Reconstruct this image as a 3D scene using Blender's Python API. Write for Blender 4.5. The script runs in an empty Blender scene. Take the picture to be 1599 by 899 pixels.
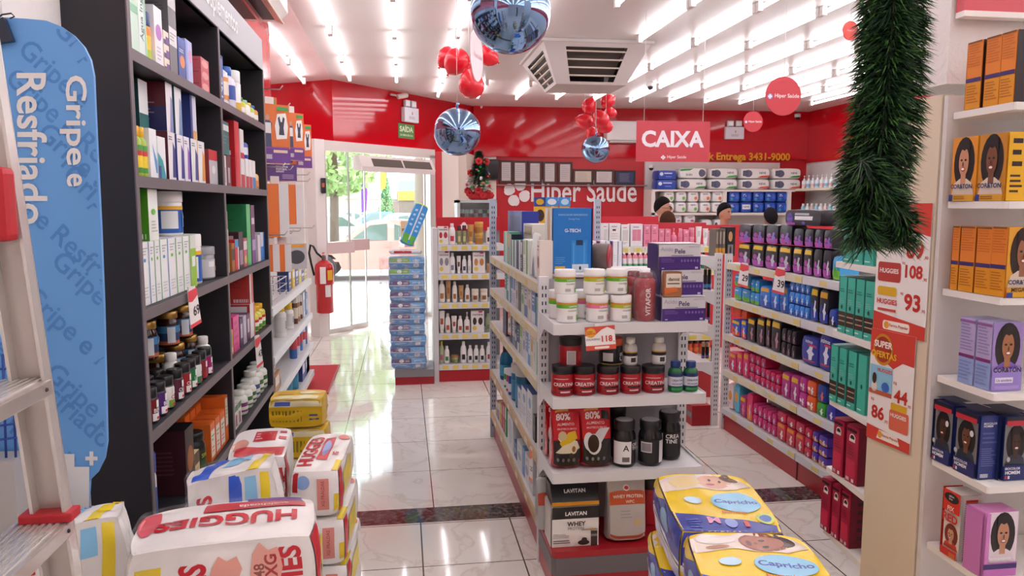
import bpy, bmesh, math, random
from mathutils import Vector, Matrix
R = math.radians
rnd = random.Random(11)
SC = bpy.context.scene
C = SC.collection
# ---------------------------------------------------------------- camera
F_PX, CX, CY, EYE = 1180.0, 799.5, 449.5, 1.6
PITCH, YAW = R(6.263), R(8.197)
cam = bpy.data.cameras.new('camera'); cam.sensor_width = 36; cam.lens = 36 * F_PX / 1599
cam.clip_start = .05; cam.clip_end = 400
camo = bpy.data.objects.new('camera', cam); C.objects.link(camo)
camo.location = (0, 0, EYE); camo.rotation_euler = (R(90) - PITCH, 0, -YAW)
SC.camera = camo
# ---------------------------------------------------------------- world, sun, exposure
SC.view_settings.view_transform = 'Standard'; SC.view_settings.look = 'None'
SC.view_settings.gamma = 1; SC.view_settings.use_curve_mapping = False
SC.view_settings.exposure = 0.38
W = bpy.data.worlds.new('world'); SC.world = W; W.use_nodes = True
bg = W.node_tree.nodes['Background']; bg.inputs[0].default_value = (.80, .90, 1, 1); bg.inputs[1].default_value = 4.2
sun = bpy.data.lights.new('sun', 'SUN'); sun.energy = 6.0; sun.angle = R(1); sun.color = (1, .96, .9)
suno = bpy.data.objects.new('sun', sun); C.objects.link(suno); suno.rotation_euler = (R(-38), R(22), 0)
TUBE_STRENGTH = 9.0
# camera-frame helpers: a pixel of the 1599x899 photo meets a real plane of the shop
FW = Vector((math.sin(YAW) * math.cos(PITCH), math.cos(YAW) * math.cos(PITCH), -math.sin(PITCH)))
RT = Vector((math.cos(YAW), -math.sin(YAW), 0)); UP = RT.cross(FW)
def ray(u, v): return FW + RT * ((u - CX) / F_PX) - UP * ((v - CY) / F_PX)
def PX(u, v, x): d = ray(u, v); t = x / d.x; return Vector((x, d.y * t, EYE + d.z * t))
def PY(u, v, y): d = ray(u, v); t = y / d.y; return Vector((d.x * t, y, EYE + d.z * t))
def PZ(u, v, z): d = ray(u, v); t = (z - EYE) / d.z; return Vector((d.x * t, d.y * t, z))
# ---------------------------------------------------------------- materials
def lin(h):
    h = h.lstrip('#'); o = []
    for i in (0, 2, 4):
        c = int(h[i:i + 2], 16) / 255
        o.append(c / 12.92 if c <= .04045 else ((c + .055) / 1.055) ** 2.4)
    return (o[0], o[1], o[2], 1)
_m = {}
def m(col, rough=.45, metal=0., spec=.5, emit=0., trans=0., bump=0., bscale=60., var=0., alpha=1.):
    k = (col, rough, metal, spec, emit, trans, bump, bscale, var, alpha)
    if k in _m: return _m[k]
    mt = bpy.data.materials.new('m_' + col.strip('#')); mt.use_nodes = True
    nt = mt.node_tree; b = nt.nodes['Principled BSDF']
    b.inputs['Base Color'].default_value = lin(col); b.inputs['Roughness'].default_value = rough
    b.inputs['Metallic'].default_value = metal; b.inputs['Specular IOR Level'].default_value = spec
    b.inputs['Transmission Weight'].default_value = trans; b.inputs['Alpha'].default_value = alpha
    if emit: b.inputs['Emission Color'].default_value = lin(col); b.inputs['Emission Strength'].default_value = emit
    if bump or var:
        tc = nt.nodes.new('ShaderNodeTexCoord'); nz = nt.nodes.new('ShaderNodeTexNoise')
        nz.inputs['Scale'].default_value = bscale; nz.inputs['Detail'].default_value = 4
        nt.links.new(tc.outputs['Object'], nz.inputs['Vector'])
        if bump:
            bp = nt.nodes.new('ShaderNodeBump'); bp.inputs['Strength'].default_value = bump; bp.inputs['Distance'].default_value = .01
            nt.links.new(nz.outputs['Fac'], bp.inputs['Height']); nt.links.new(bp.outputs['Normal'], b.inputs['Normal'])
        if var:
            mx = nt.nodes.new('ShaderNodeMix'); mx.data_type = 'RGBA'; mx.blend_type = 'MULTIPLY'
            mx.inputs[0].default_value = var; mx.inputs[6].default_value = lin(col)
            nt.links.new(nz.outputs['Fac'], mx.inputs[7]); nt.links.new(mx.outputs[2], b.inputs['Base Color'])
    _m[k] = mt; return mt
def glassy(name, col, fac, rough=.05, bump=0., scale=12.):
    """clear sheet: mostly see-through, with gloss"""
    mt = bpy.data.materials.new(name); mt.use_nodes = True; nt = mt.node_tree; nt.nodes.clear()
    o = nt.nodes.new('ShaderNodeOutputMaterial'); t = nt.nodes.new('ShaderNodeBsdfTransparent')
    t.inputs[0].default_value = lin(col); g = nt.nodes.new('ShaderNodeBsdfGlossy'); g.inputs['Roughness'].default_value = rough
    d = nt.nodes.new('ShaderNodeBsdfDiffuse'); d.inputs[0].default_value = (.9, .9, .92, 1)
    a = nt.nodes.new('ShaderNodeAddShader') if False else nt.nodes.new('ShaderNodeMixShader'); a.inputs[0].default_value = .45
    nt.links.new(g.outputs[0], a.inputs[1]); nt.links.new(d.outputs[0], a.inputs[2])
    mx = nt.nodes.new('ShaderNodeMixShader'); mx.inputs[0].default_value = fac
    nt.links.new(t.outputs[0], mx.inputs[1]); nt.links.new(a.outputs[0], mx.inputs[2]); nt.links.new(mx.outputs[0], o.inputs[0])
    if bump:
        tc = nt.nodes.new('ShaderNodeTexCoord'); nz = nt.nodes.new('ShaderNodeTexNoise'); nz.inputs['Scale'].default_value = scale
        nz.inputs['Detail'].default_value = 5; nt.links.new(tc.outputs['Object'], nz.inputs['Vector'])
        bp = nt.nodes.new('ShaderNodeBump'); bp.inputs['Strength'].default_value = bump; bp.inputs['Distance'].default_value = .03
        nt.links.new(nz.outputs['Fac'], bp.inputs['Height']); nt.links.new(bp.outputs['Normal'], g.inputs['Normal'])
        rp = nt.nodes.new('ShaderNodeValToRGB'); rp.color_ramp.elements[0].position = .48; rp.color_ramp.elements[1].position = .72
        rp.color_ramp.elements[0].color = (fac * .6,) * 3 + (1,); rp.color_ramp.elements[1].color = (min(1, fac * 2.6),) * 3 + (1,)
        nt.links.new(nz.outputs['Fac'], rp.inputs[0]); nt.links.new(rp.outputs[0], mx.inputs[0])
    return mt
# ---------------------------------------------------------------- text as mesh
_t = {}
def glyphs(s, bold=0.):
    k = (s, bold)
    if k in _t: return _t[k]
    cu = bpy.data.curves.new('lettering', 'FONT'); cu.body = s; cu.resolution_u = 3; cu.offset = bold; cu.space_line = .9
    ob = bpy.data.objects.new('lettering', cu); me = bpy.data.meshes.new_from_object(ob)
    bm = bmesh.new(); bm.from_mesh(me); bmesh.ops.triangulate(bm, faces=bm.faces[:])
    vs = [(v.co.x, v.co.y) for v in bm.verts]; bm.verts.index_update()
    fs = [tuple(v.index for v in f.verts) for f in bm.faces]; bm.free()
    bpy.data.meshes.remove(me); bpy.data.objects.remove(ob); bpy.data.curves.remove(cu)
    x0 = min(p[0] for p in vs); x1 = max(p[0] for p in vs); y0 = min(p[1] for p in vs); y1 = max(p[1] for p in vs)
    _t[k] = ([(x - x0, y - y0) for x, y in vs], fs, x1 - x0, y1 - y0); return _t[k]
def fit_text(s, u0, v0, u1, v1, aspect, rot=0, bold=0., stretch=False):
    """glyph triangles fitted into the rect (u,v in face units); aspect = face width / height"""
    vs, fs, w, h = glyphs(s, bold)
    W_, H_ = (u1 - u0) * aspect, (v1 - v0)
    if rot in (90, 270): bw, bh = h, w
    else: bw, bh = w, h
    if stretch: kx, ky = W_ / bw, H_ / bh
    else: kx = ky = min(W_ / bw, H_ / bh)
    ox, oy = u0 * aspect + (W_ - bw * kx) / 2, v0 + (H_ - bh * ky) / 2
    out = []
    for x, y in vs:
        if rot == 90: X, Y = h - y, x          # reads upwards
        elif rot == 270: X, Y = y, w - x       # reads downwards
        elif rot == 180: X, Y = w - x, h - y
        else: X, Y = x, y
        out.append(((ox + X * kx) / aspect, oy + Y * ky))
    return out, fs
def split_tris(vs, fs, tol):
    vs = list(vs); work = list(fs); done = []; cache = {}
    def mid(a, b):
        k = (min(a, b), max(a, b))
        if k not in cache: vs.append(((vs[a][0] + vs[b][0]) / 2, (vs[a][1] + vs[b][1]) / 2)); cache[k] = len(vs) - 1
        return cache[k]
    while work:
        a, b, c = work.pop()
        L = [(math.dist(vs[p], vs[q]), p, q, r) for p, q, r in ((a, b, c), (b, c, a), (c, a, b))]
        l, p, q, r = max(L)
        if l <= tol: done.append((a, b, c))
        else:
            k = mid(p, q); work += [(p, k, r), (k, q, r)]
    return vs, done
# ---------------------------------------------------------------- mesh builder
class MB:
    def __init__(s): s.v = []; s.f = []; s.mi = []; s.mt = []; s.sm = []
    def slot(s, mt):
        if isinstance(mt, str): mt = m(mt)
        if mt not in s.mt: s.mt.append(mt)
        return s.mt.index(mt)
    def add(s, vs, fs, mt, smooth=False):
        o = len(s.v); k = s.slot(mt); s.v += [tuple(v) for v in vs]
        for f in fs: s.f.append(tuple(i + o for i in f)); s.mi.append(k); s.sm.append(smooth)
        return s
    def box(s, x0, y0, z0, x1, y1, z1, mt, T=None):
        vs = [Vector((x, y, z)) for x in (x0, x1) for y in (y0, y1) for z in (z0, z1)]
        if T: vs = [T @ v for v in vs]
        return s.add(vs, [(0, 1, 3, 2), (4, 6, 7, 5), (0, 4, 5, 1), (2, 3, 7, 6), (0, 2, 6, 4), (1, 5, 7, 3)], mt)
    def rbox(s, x0, y0, z0, x1, y1, z1, mt, b=.004, T=None):
        bm = bmesh.new(); bmesh.ops.create_cube(bm, size=1)
        for v in bm.verts: v.co = Vector((x0 + (v.co.x + .5) * (x1 - x0), y0 + (v.co.y + .5) * (y1 - y0), z0 + (v.co.z + .5) * (z1 - z0)))
        bmesh.ops.bevel(bm, geom=bm.edges[:], offset=b, segments=2, affect='EDGES', profile=.6); bm.verts.index_update()
        vs = [v.co.copy() for v in bm.verts]; fs = [tuple(v.index for v in f.verts) for f in bm.faces]; bm.free()
        if T: vs = [T @ v for v in vs]
        return s.add(vs, fs, mt)
    def lathe(s, prof, mt, n=16, c=(0, 0, 0), sx=1., sy=1., smooth=True, T=None):
        vs = []; fs = []
        for r, z in prof:
            for i in range(n):
                a = 2 * math.pi * i / n; vs.append(Vector((r * math.cos(a) * sx + c[0], r * math.sin(a) * sy + c[1], z + c[2])))
        for j in range(len(prof) - 1):
            for i in range(n): k = (i + 1) % n; fs.append((j * n + i, j * n + k, (j + 1) * n + k, (j + 1) * n + i))
        L = (len(prof) - 1) * n
        if T: vs = [T @ v for v in vs]
        if prof[0][0] > .0012: s.add(vs[:n], [tuple(range(n - 1, -1, -1))], mt)
        if prof[-1][0] > .0012: s.add(vs[L:], [tuple(range(n))], mt)
        return s.add(vs, fs, mt, smooth)
    def tube(s, pts, r, mt, n=8, smooth=True):
        pts = [Vector(p) for p in pts]; rs = r if isinstance(r, (list, tuple)) else [r] * len(pts)
        vs = []; fs = []; pv = None
        for i, p in enumerate(pts):
            d = (pts[min(i + 1, len(pts) - 1)] - pts[max(i - 1, 0)]).normalized()
            if pv is None: pv = d.orthogonal().normalized()
            pv = (pv - d * pv.dot(d)).normalized(); q = d.cross(pv)
            for k in range(n): a = 2 * math.pi * k / n; vs.append(p + (pv * math.cos(a) + q * math.sin(a)) * rs[i])
        for j in range(len(pts) - 1):
            for i in range(n): k = (i + 1) % n; fs.append((j * n + i, j * n + k, (j + 1) * n + k, (j + 1) * n + i))
        fs.append(tuple(range(n - 1, -1, -1))); L = (len(pts) - 1) * n; fs.append(tuple(range(L, L + n)))
        return s.add(vs, fs, mt, smooth)
    def sphere(s, c, r, mt, n=16, k=10, sc=(1, 1, 1), T=None):
        vs = []; fs = []
        for j in range(k + 1):
            p = math.pi * j / k
            for i in range(n):
                a = 2 * math.pi * i / n
                v = Vector((math.sin(p) * math.cos(a) * r * sc[0], math.sin(p) * math.sin(a) * r * sc[1], math.cos(p) * r * sc[2]))
                vs.append((T @ v if T else v) + Vector(c))
        for j in range(k):
            for i in range(n): q = (i + 1) % n; fs.append((j * n + i, (j + 1) * n + i, (j + 1) * n + q, j * n + q))
        return s.add(vs, fs, mt, True)
    def prism(s, poly, fn, d0, d1, mt, smooth=False):
        """poly of 2-D points, fn(a, b, depth) -> 3-D"""
        n = len(poly); vs = [fn(a, b, d0) for a, b in poly] + [fn(a, b, d1) for a, b in poly]
        fs = [tuple(range(n)), tuple(range(2 * n - 1, n - 1, -1))] + [(i, i + n, (i + 1) % n + n, (i + 1) % n) for i in range(n)]
        return s.add(vs, fs, mt, smooth)
    def flat(s, poly, fn, mt): return s.add([fn(a, b) for a, b in poly], [tuple(range(len(poly)))], mt)
    def words(s, st, fn, u0, v0, u1, v1, mt, rot=0, bold=.01, stretch=False, aspect=1.):
        vs, fs = fit_text(st, u0, v0, u1, v1, aspect, rot, bold, stretch)
        return s.add([fn(a, b) for a, b in vs], fs, mt)
    def build(s, name, parent=None, loc=(0, 0, 0), rz=0., rot=None):
        me = bpy.data.meshes.new(name); me.from_pydata([tuple(v) for v in s.v], [], s.f)
        for mt in s.mt: me.materials.append(mt)
        me.polygons.foreach_set('material_index', s.mi); me.polygons.foreach_set('use_smooth', s.sm)
        bm = bmesh.new(); bm.from_mesh(me); bmesh.ops.recalc_face_normals(bm, faces=bm.faces[:]) if len(s.f) < 4000 else None
        bm.to_mesh(me); bm.free(); me.update()
        o = bpy.data.objects.new(name, me); C.objects.link(o); o.location = loc
        o.rotation_euler = rot if rot else (0, 0, rz)
        if parent is not None: o.parent = parent
        return o
def empty(name, loc=(0, 0, 0), rz=0.):
    o = bpy.data.objects.new(name, None); o.empty_display_size = .1; C.objects.link(o); o.location = loc; o.rotation_euler = (0, 0, rz); return o
REG = []
def tag(o, label, cat, group=None):
    o['label'] = label; o['category'] = cat
    if group: o['group'] = group
    return o
def reg(o, desc, place, cat, key):
    """a thing of a shelf row: its label is finished at the end, once its look-alikes are known"""
    o['category'] = cat; REG.append((o, desc, place, key)); return o
def struct(o): o['kind'] = 'structure'; return o
def twin(o, loc, rz=None, parent=None):
    c = o.copy(); C.objects.link(c); c.location = loc
    if rz is not None: c.rotation_euler = (0, 0, rz)
    for ch in list(o.children):
        d = ch.copy(); C.objects.link(d); d.parent = c
        for g in list(ch.children): e = g.copy(); C.objects.link(e); e.parent = d
    return c
def xz(ox, oz, y, sx=1., sz=1.):
    return lambda a, b, d=0.: Vector((ox + a * sx, y + d, oz + b * sz))
def ell(cx, cy, rx, ry, n=24): return [(cx + rx * math.cos(2 * math.pi * i / n), cy + ry * math.sin(2 * math.pi * i / n)) for i in range(n)]
def rrect(x0, y0, x1, y1, r, n=6):
    o = []
    for cx, cy, a0 in ((x1 - r, y1 - r, 0), (x0 + r, y1 - r, 90), (x0 + r, y0 + r, 180), (x1 - r, y0 + r, 270)):
        o += [(cx + r * math.cos(R(a0 + 90 * i / n)), cy + r * math.sin(R(a0 + 90 * i / n))) for i in range(n + 1)]
    return o
# ================================================================ STRUCTURE
RED = m('#c4101f', .07, spec=.35); REDM = m('#c01c28', .35); WHITE = m('#ece6e1', .5)
def floor_mat():
    mt = bpy.data.materials.new('polished_tile'); mt.use_nodes = True; nt = mt.node_tree; b = nt.nodes['Principled BSDF']; L = nt.links
    tc = nt.nodes.new('ShaderNodeTexCoord'); sp = nt.nodes.new('ShaderNodeSeparateXYZ'); L.new(tc.outputs['Object'], sp.inputs[0])
    def M_(op, a, b_=None):
        n = nt.nodes.new('ShaderNodeMath'); n.operation = op
        for i, x in enumerate((a, b_)):
            if x is None: continue
            if isinstance(x, (int, float)): n.inputs[i].default_value = x
            else: L.new(x, n.inputs[i])
        return n.outputs[0]
    X, Y = sp.outputs[0], sp.outputs[1]
    def line(v, off, p, w):   # 1 on the joint
        return M_('LESS_THAN', M_('ABSOLUTE', M_('SUBTRACT', M_('MODULO', M_('ADD', v, 40 * p - off + p / 2), p), p / 2)), w / 2)
    far = M_('GREATER_THAN', Y, 3.80)
    jf = M_('MAXIMUM', line(X, .14, .567, .006), line(Y, 4.46, .577, .005))
    jn = M_('MAXIMUM', line(X, .066, .454, .007), line(Y, 3.69, .457, .006))
    j = M_('ADD', M_('MULTIPLY', far, jf), M_('MULTIPLY', M_('SUBTRACT', 1, far), jn))
    strip = M_('MULTIPLY', M_('GREATER_THAN', Y, 3.705), M_('LESS_THAN', Y, 3.895))
    nz = nt.nodes.new('ShaderNodeTexNoise'); nz.inputs['Scale'].default_value = 1.6; nz.inputs['Detail'].default_value = 6; nz.inputs['Distortion'].default_value = 2.5
    L.new(tc.outputs['Object'], nz.inputs['Vector'])
    rp = nt.nodes.new('ShaderNodeValToRGB'); e = rp.color_ramp.elements
    e[0].position = .30; e[0].color = lin('#e8e0d8'); e[1].position = .62; e[1].color = lin('#eee8e2')
    v = e.new(.47); v.color = lin('#ebe4dd'); v = e.new(.495); v.color = lin('#ddd2c8'); v = e.new(.52); v.color = lin('#ece6df')
    L.new(nz.outputs['Fac'], rp.inputs[0])
    n2 = nt.nodes.new('ShaderNodeTexNoise'); n2.inputs['Scale'].default_value = 38; n2.inputs['Detail'].default_value = 8; L.new(tc.outputs['Object'], n2.inputs['Vector'])
    r2 = nt.nodes.new('ShaderNodeValToRGB'); r2.color_ramp.elements[0].position = .38; r2.color_ramp.elements[0].color = lin('#2a2426')
    r2.color_ramp.elements[1].position = .68; r2.color_ramp.elements[1].color = lin('#6d6262'); L.new(n2.outputs['Fac'], r2.inputs[0])
    def mixc(f, a, c):
        n = nt.nodes.new('ShaderNodeMix'); n.data_type = 'RGBA'; L.new(f, n.inputs[0])
        for i, x in ((6, a), (7, c)):
            if isinstance(x, str): n.inputs[i].default_value = lin(x)
            else: L.new(x, n.inputs[i])
        return n.outputs[2]
    L.new(mixc(strip, mixc(j, rp.outputs[0], '#4f463f'), r2.outputs[0]), b.inputs['Base Color'])
    b.inputs['Roughness'].default_value = .06; b.inputs['Specular IOR Level'].default_value = .7
    return mt
YB = 12.05; CZ = 3.14; XR = 6.75
A0 = Vector((-.84, 9.77, 0)); B0 = Vector((1.12, YB, 0))
s = MB(); s.prism([(-1.75, -3.05), (7, -3.05), (7, 12.2), (1.2, 12.2), (-1.0, 9.62), (-1.75, 9.85)], lambda a, b, d: (a, b, d), -.1, 0, floor_mat()); struct(s.build('floor'))
CEIL = m('#dcd5d1', .32, spec=.4)
s = MB(); s.prism([(-.84, -3), (XR, -3), (XR, YB), (B0.x, YB), (-.84, A0.y)], lambda a, b, d: (a, b, d), CZ, CZ + .08, CEIL)
struct(s.build('ceiling'))
s = MB(); s.prism([(-.84, CZ), (-1.62, 3.06), (-1.62, 3.22), (-.84, CZ + .08)], lambda a, b, d: (a, d, b), -3, A0.y, m('#f2dedb', .2)); struct(s.build('trim_1'))
s = MB(); s.box(-1.62, -3, 0, -1.1, 6.85, 2.38, m('#e9e2dd', .6, bump=.1)); s.box(-1.62, -3, 2.38, -1.1, 6.85, 3.15, m('#d23a40', .12, spec=.6))
s.box(-1.75, 6.85, 0, -1.62, A0.y, 3.15, m('#efe6e2', .6)); struct(s.build('wall_left'))
s = MB(); s.box(-1.62, A0.y, 2.4, A0.x, A0.y + .08, 3.15, RED); s.box(-1.62, A0.y, 0, -1.04, A0.y + .08, 2.4, m('#efe6e2', .6)); struct(s.build('wall_corner'))
s = MB(); s.box(B0.x, YB, 0, XR + .1, YB + .1, 2.36, REDM); s.box(B0.x, YB - .05, 2.36, XR + .1, YB + .1, 3.15, RED)
struct(s.build('wall_back'))
s = MB(); s.box(XR, -3, 0, XR + .1, YB, 2.3, m('#e4dfdc', .5)); s.box(XR - .03, -3, 2.3, XR + .1, YB, 3.15, RED); struct(s.build('wall_right'))
s = MB(); s.box(-1.7, -3.1, 0, 7, -3, 3.2, m('#e6dfda', .6)); struct(s.build('wall_front'))
# entrance wall: red fascia over the glazing
dw = (B0 - A0).normalized(); nw = Vector((dw.y, -dw.x, 0))        # nw looks into the shop
s = MB()
def along(t, off, z): p = A0 + dw * t + nw * off; return Vector((p.x, p.y, z))
LW = (B0 - A0).length
def slab(s, t0, t1, o0, o1, z0, z1, mt): s.add([along(t, o, z) for t in (t0, t1) for o in (o0, o1) for z in (z0, z1)], [(0, 1, 3, 2), (4, 6, 7, 5), (0, 4, 5, 1), (2, 3, 7, 6), (0, 2, 6, 4), (1, 5, 7, 3)], mt)
slab(s, 0, LW, -.12, 0, 2.36, 3.15, RED); struct(s.build('wall_entrance'))
# recess panel that ends the left shelving, and the white pillar by the sign
s = MB(); s.box(-1.62, 6.86, 0, -.86, 6.93, 2.36, m('#eee9e6', .5)); struct(s.build('wall_recess'))
s = MB(); s.box(-1.6, 2.12, 0, -.985, 2.46, 3.14, m('#e6e1de', .8, bump=.35, bscale=45)); struct(s.build('wall_pillar'))
s = MB(); s.box(1.479, 1.925, 1.93, 2.3, 2.14, 3.14, m('#e3dedb', .8, bump=.5, bscale=40)); struct(s.build('wall_column'))
s = MB(); p = PY(690, 250, 11.0); q = PY(716, 250, 11.0); s.box(p.x, 11.0, 0, q.x, 11.35, 2.36, m('#e9dcd2', .5)); struct(s.build('wall_pier'))
s = MB(); p2 = PY(675, 250, 11.0); s.box(p2.x, 11.0, 0, p.x - .004, 11.3, 2.36, m('#d8313c', .3)); struct(s.build('trim_2'))
# ---- glazing plane (parallel to the entrance wall, a little in front)
G0 = Vector((-1.02, 9.45, 0)); gd = Vector((.69, .724, 0)).normalized(); gn = Vector((gd.y, -gd.x, 0))
def GT(u):   # distance along the glazing where pixel column u meets it
    d = ray(u, 320); return (G0.y * d.x - G0.x * d.y) / (gd.x * d.y - gd.y * d.x)
def gp(t, off, z): p = G0 + gd * t + gn * off; return Vector((p.x, p.y, z))
def gslab(s, t0, t1, o0, o1, z0, z1, mt): s.add([gp(t, o, z) for t in (t0, t1) for o in (o0, o1) for z in (z0, z1)], [(0, 1, 3, 2), (4, 6, 7, 5), (0, 4, 5, 1), (2, 3, 7, 6), (0, 2, 6, 4), (1, 5, 7, 3)], mt)
ALU = m('#cfc8c4', .35, metal=.3); GLASS = glassy('clear_glass', '#f6fbf8', .07, .02)
s = MB(); gslab(s, GT(485), GT(500), -.06, .1, 0, 2.38, m('#ece4e0', .5)); gslab(s, GT(500), GT(507), -.04, .04, 0, 2.38, ALU)
gslab(s, GT(500), GT(676), -.04, .05, 2.26, 2.38, m('#d9cfc9', .4, metal=.2)); gslab(s, GT(668), GT(676), -.05, .05, 0, 2.3, ALU); struct(s.build('trim_3'))
def pane(name, u0, u1, off, mt=GLASS, rail=True):
    s = MB(); gslab(s, GT(u0), GT(u1), off - .005, off + .005, .06, 2.26, mt); o = struct(s.build(name))
    if rail:
        r_ = MB(); gslab(r_, GT(u0), GT(u1), off - .02, off + .02, 0, .06, ALU); r_.build('bottom_rail', o)
        st = MB(); gslab(st, GT(u1) - .012, GT(u1), off - .012, off + .012, .06, 2.26, m('#b9b4b0', .3, metal=.5)); st.build('edge_stile', o)
    return o
pane('window_1', 507, 545, 0); d1 = pane('door_1', 545, 575, -.06); d2 = pane('door_2', 627, 668, -.06)
for o, u0, u1 in ((d1, 548, 576), (d2, 631, 646)):
    s = MB(); gslab(s, GT(u0), GT(u1), -.1, .0, 1.02, 1.16, m('#d9b9b6', .3)); s.build('push_bar', o)
s = MB(); gslab(s, GT(505), GT(548), .012, .05, 1.0, 1.14, m('#dfc6c4', .4)); s.build('push_bar', bpy.data.objects['window_1'])
# ---- ground outside
s = MB(); s.add([(-60, 9.9, -.06), (60, 9.9, -.06), (60, 16, -.06), (-60, 16, -.06)], [(0, 1, 2, 3)], m('#d8cfc6', .8, var=.25, bscale=3))
s.add([(-60, 16, -.16), (60, 16, -.16), (60, 90, -.16), (-60, 90, -.16)], [(0, 1, 2, 3)], m('#b9b4b2', .8, var=.2, bscale=2)); s.add([(-60, 16, -.16), (60, 16, -.16), (60, 16, -.06), (-60, 16, -.06)], [(0, 1, 2, 3)], '#c9c2ba')
struct(s.build('ground'))
s = MB(); s.box(-60, -60, 3.2, 60, -3.2, 3.3, m('#cfc8c2', .8)) if False else None
s.box(-1.8, -3.1, 3.24, 7.2, 12.2, 3.34, m('#a8a29c', .8)); struct(s.build('trim_4'))
# ---- ceiling tube lights
TUBE = m('#fbfaff', .4, emit=TUBE_STRENGTH); SOCK = m('#d8cfcb', .4)
def make_tube(L):
    r0 = empty('ceiling_tube_light')
    s = MB(); s.tube([(0, .05, 0), (0, L - .05, 0)], .0155, TUBE, 10); s.build('glass_tube', r0)
    for y in (0, L - .05):
        s = MB(); s.rbox(-.02, y, -.026, .02, y + .05, .047, SOCK, .006); s.build('end_socket', r0)
    return r0
PIT = 1.27; tproto = make_tube(PIT - .012); n_t = 0
rows = [(-1.13, 3.045)] + [(-.6 + .553 * k, CZ - .048) for k in range(13)]
order = ['leftmost', 'second', 'third', 'fourth', 'fifth', 'sixth', 'seventh', 'eighth', 'ninth', 'tenth', 'eleventh', 'twelfth', 'thirteenth', 'fourteenth']
for i, (x, z) in enumerate(rows):
    yend = (A0.y if x < A0.x else A0.y + (x - A0.x) * dw.y / dw.x if x < B0.x else YB) - .25
    y0 = 5.62 + .05 * (i % 3); k0 = -6 if i else 1
    ys = [y0 + PIT * k for k in range(k0, 6) if y0 + PIT * (k + 1) < yend]
    if i in (4, 5, 6): ys = [y for y in ys if not (y + PIT > 6.95 and y < 8.6)] 
    for k, y in enumerate(reversed(ys)):
        o = tproto if n_t == 0 else twin(tproto, (0, 0, 0)); n_t += 1; o.location = (x, y, z)
        far = 'nearest the far wall' if k == 0 else order[k] + ' from the far wall'
        tag(o, f'glowing white ceiling tube light, {order[i]} row from the left, {far}', 'ceiling light', 'tube lights in rows across the ceiling')
# ================================================================ PACKAGING BUILDERS
# local frame of every pack: front face looks to -y, base centre of the front face at the origin
FACES = {'F': lambda u, v: (2 * u - 1, -1, 2 * v - 1), 'R': lambda u, v: (1, 2 * u - 1, 2 * v - 1), 'L': lambda u, v: (-1, 1 - 2 * u, 2 * v - 1),
         'T': lambda u, v: (2 * u - 1, 2 * v - 1, 1), 'B': lambda u, v: (1 - 2 * u, 1, 2 * v - 1), 'D': lambda u, v: (2 * u - 1, 1 - 2 * v, -1)}
NRM = {'F': (0, -1, 0), 'R': (1, 0, 0), 'L': (-1, 0, 0), 'T': (0, 0, 1), 'B': (0, 1, 0), 'D': (0, 0, -1)}
def shaper(w, d, h, a, wr, seed, taper=0.):
    r_ = random.Random(seed); ks = [[r_.uniform(-1, 1) * 9 for _ in range(3)] + [r_.uniform(0, 6.3)] for _ in range(7)]
    def S(face, u, v, e=0.):
        x, y, z = FACES[face](u, v); n = NRM[face]
        X = x * (1 - a * (y ** 4 + (0 if taper else z ** 4)) / 2); Y = y * (1 - a * (x ** 4 + z ** 4) / 2); Z = z * (1 - a * (x ** 4 + y ** 4) / 2)
        if taper: t = 1 - taper * max(0, (z + 1) / 2) ** 2; Y *= t
        q = Vector((X * w / 2, d / 2 + Y * d / 2, h / 2 + Z * h / 2))
        if wr:
            g = sum(math.sin(k[0] * x + k[1] * y + k[2] * z + k[3]) for k in ks) / 7
            q += Vector(n) * ((g - .6) * wr) if max(abs(x), abs(y), abs(z)) < 1.01 and sorted((abs(x), abs(y), abs(z)))[1] < .97 else Vector((0, 0, 0))
        return q + Vector(n) * e
    return S
ASP = {}
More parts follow.
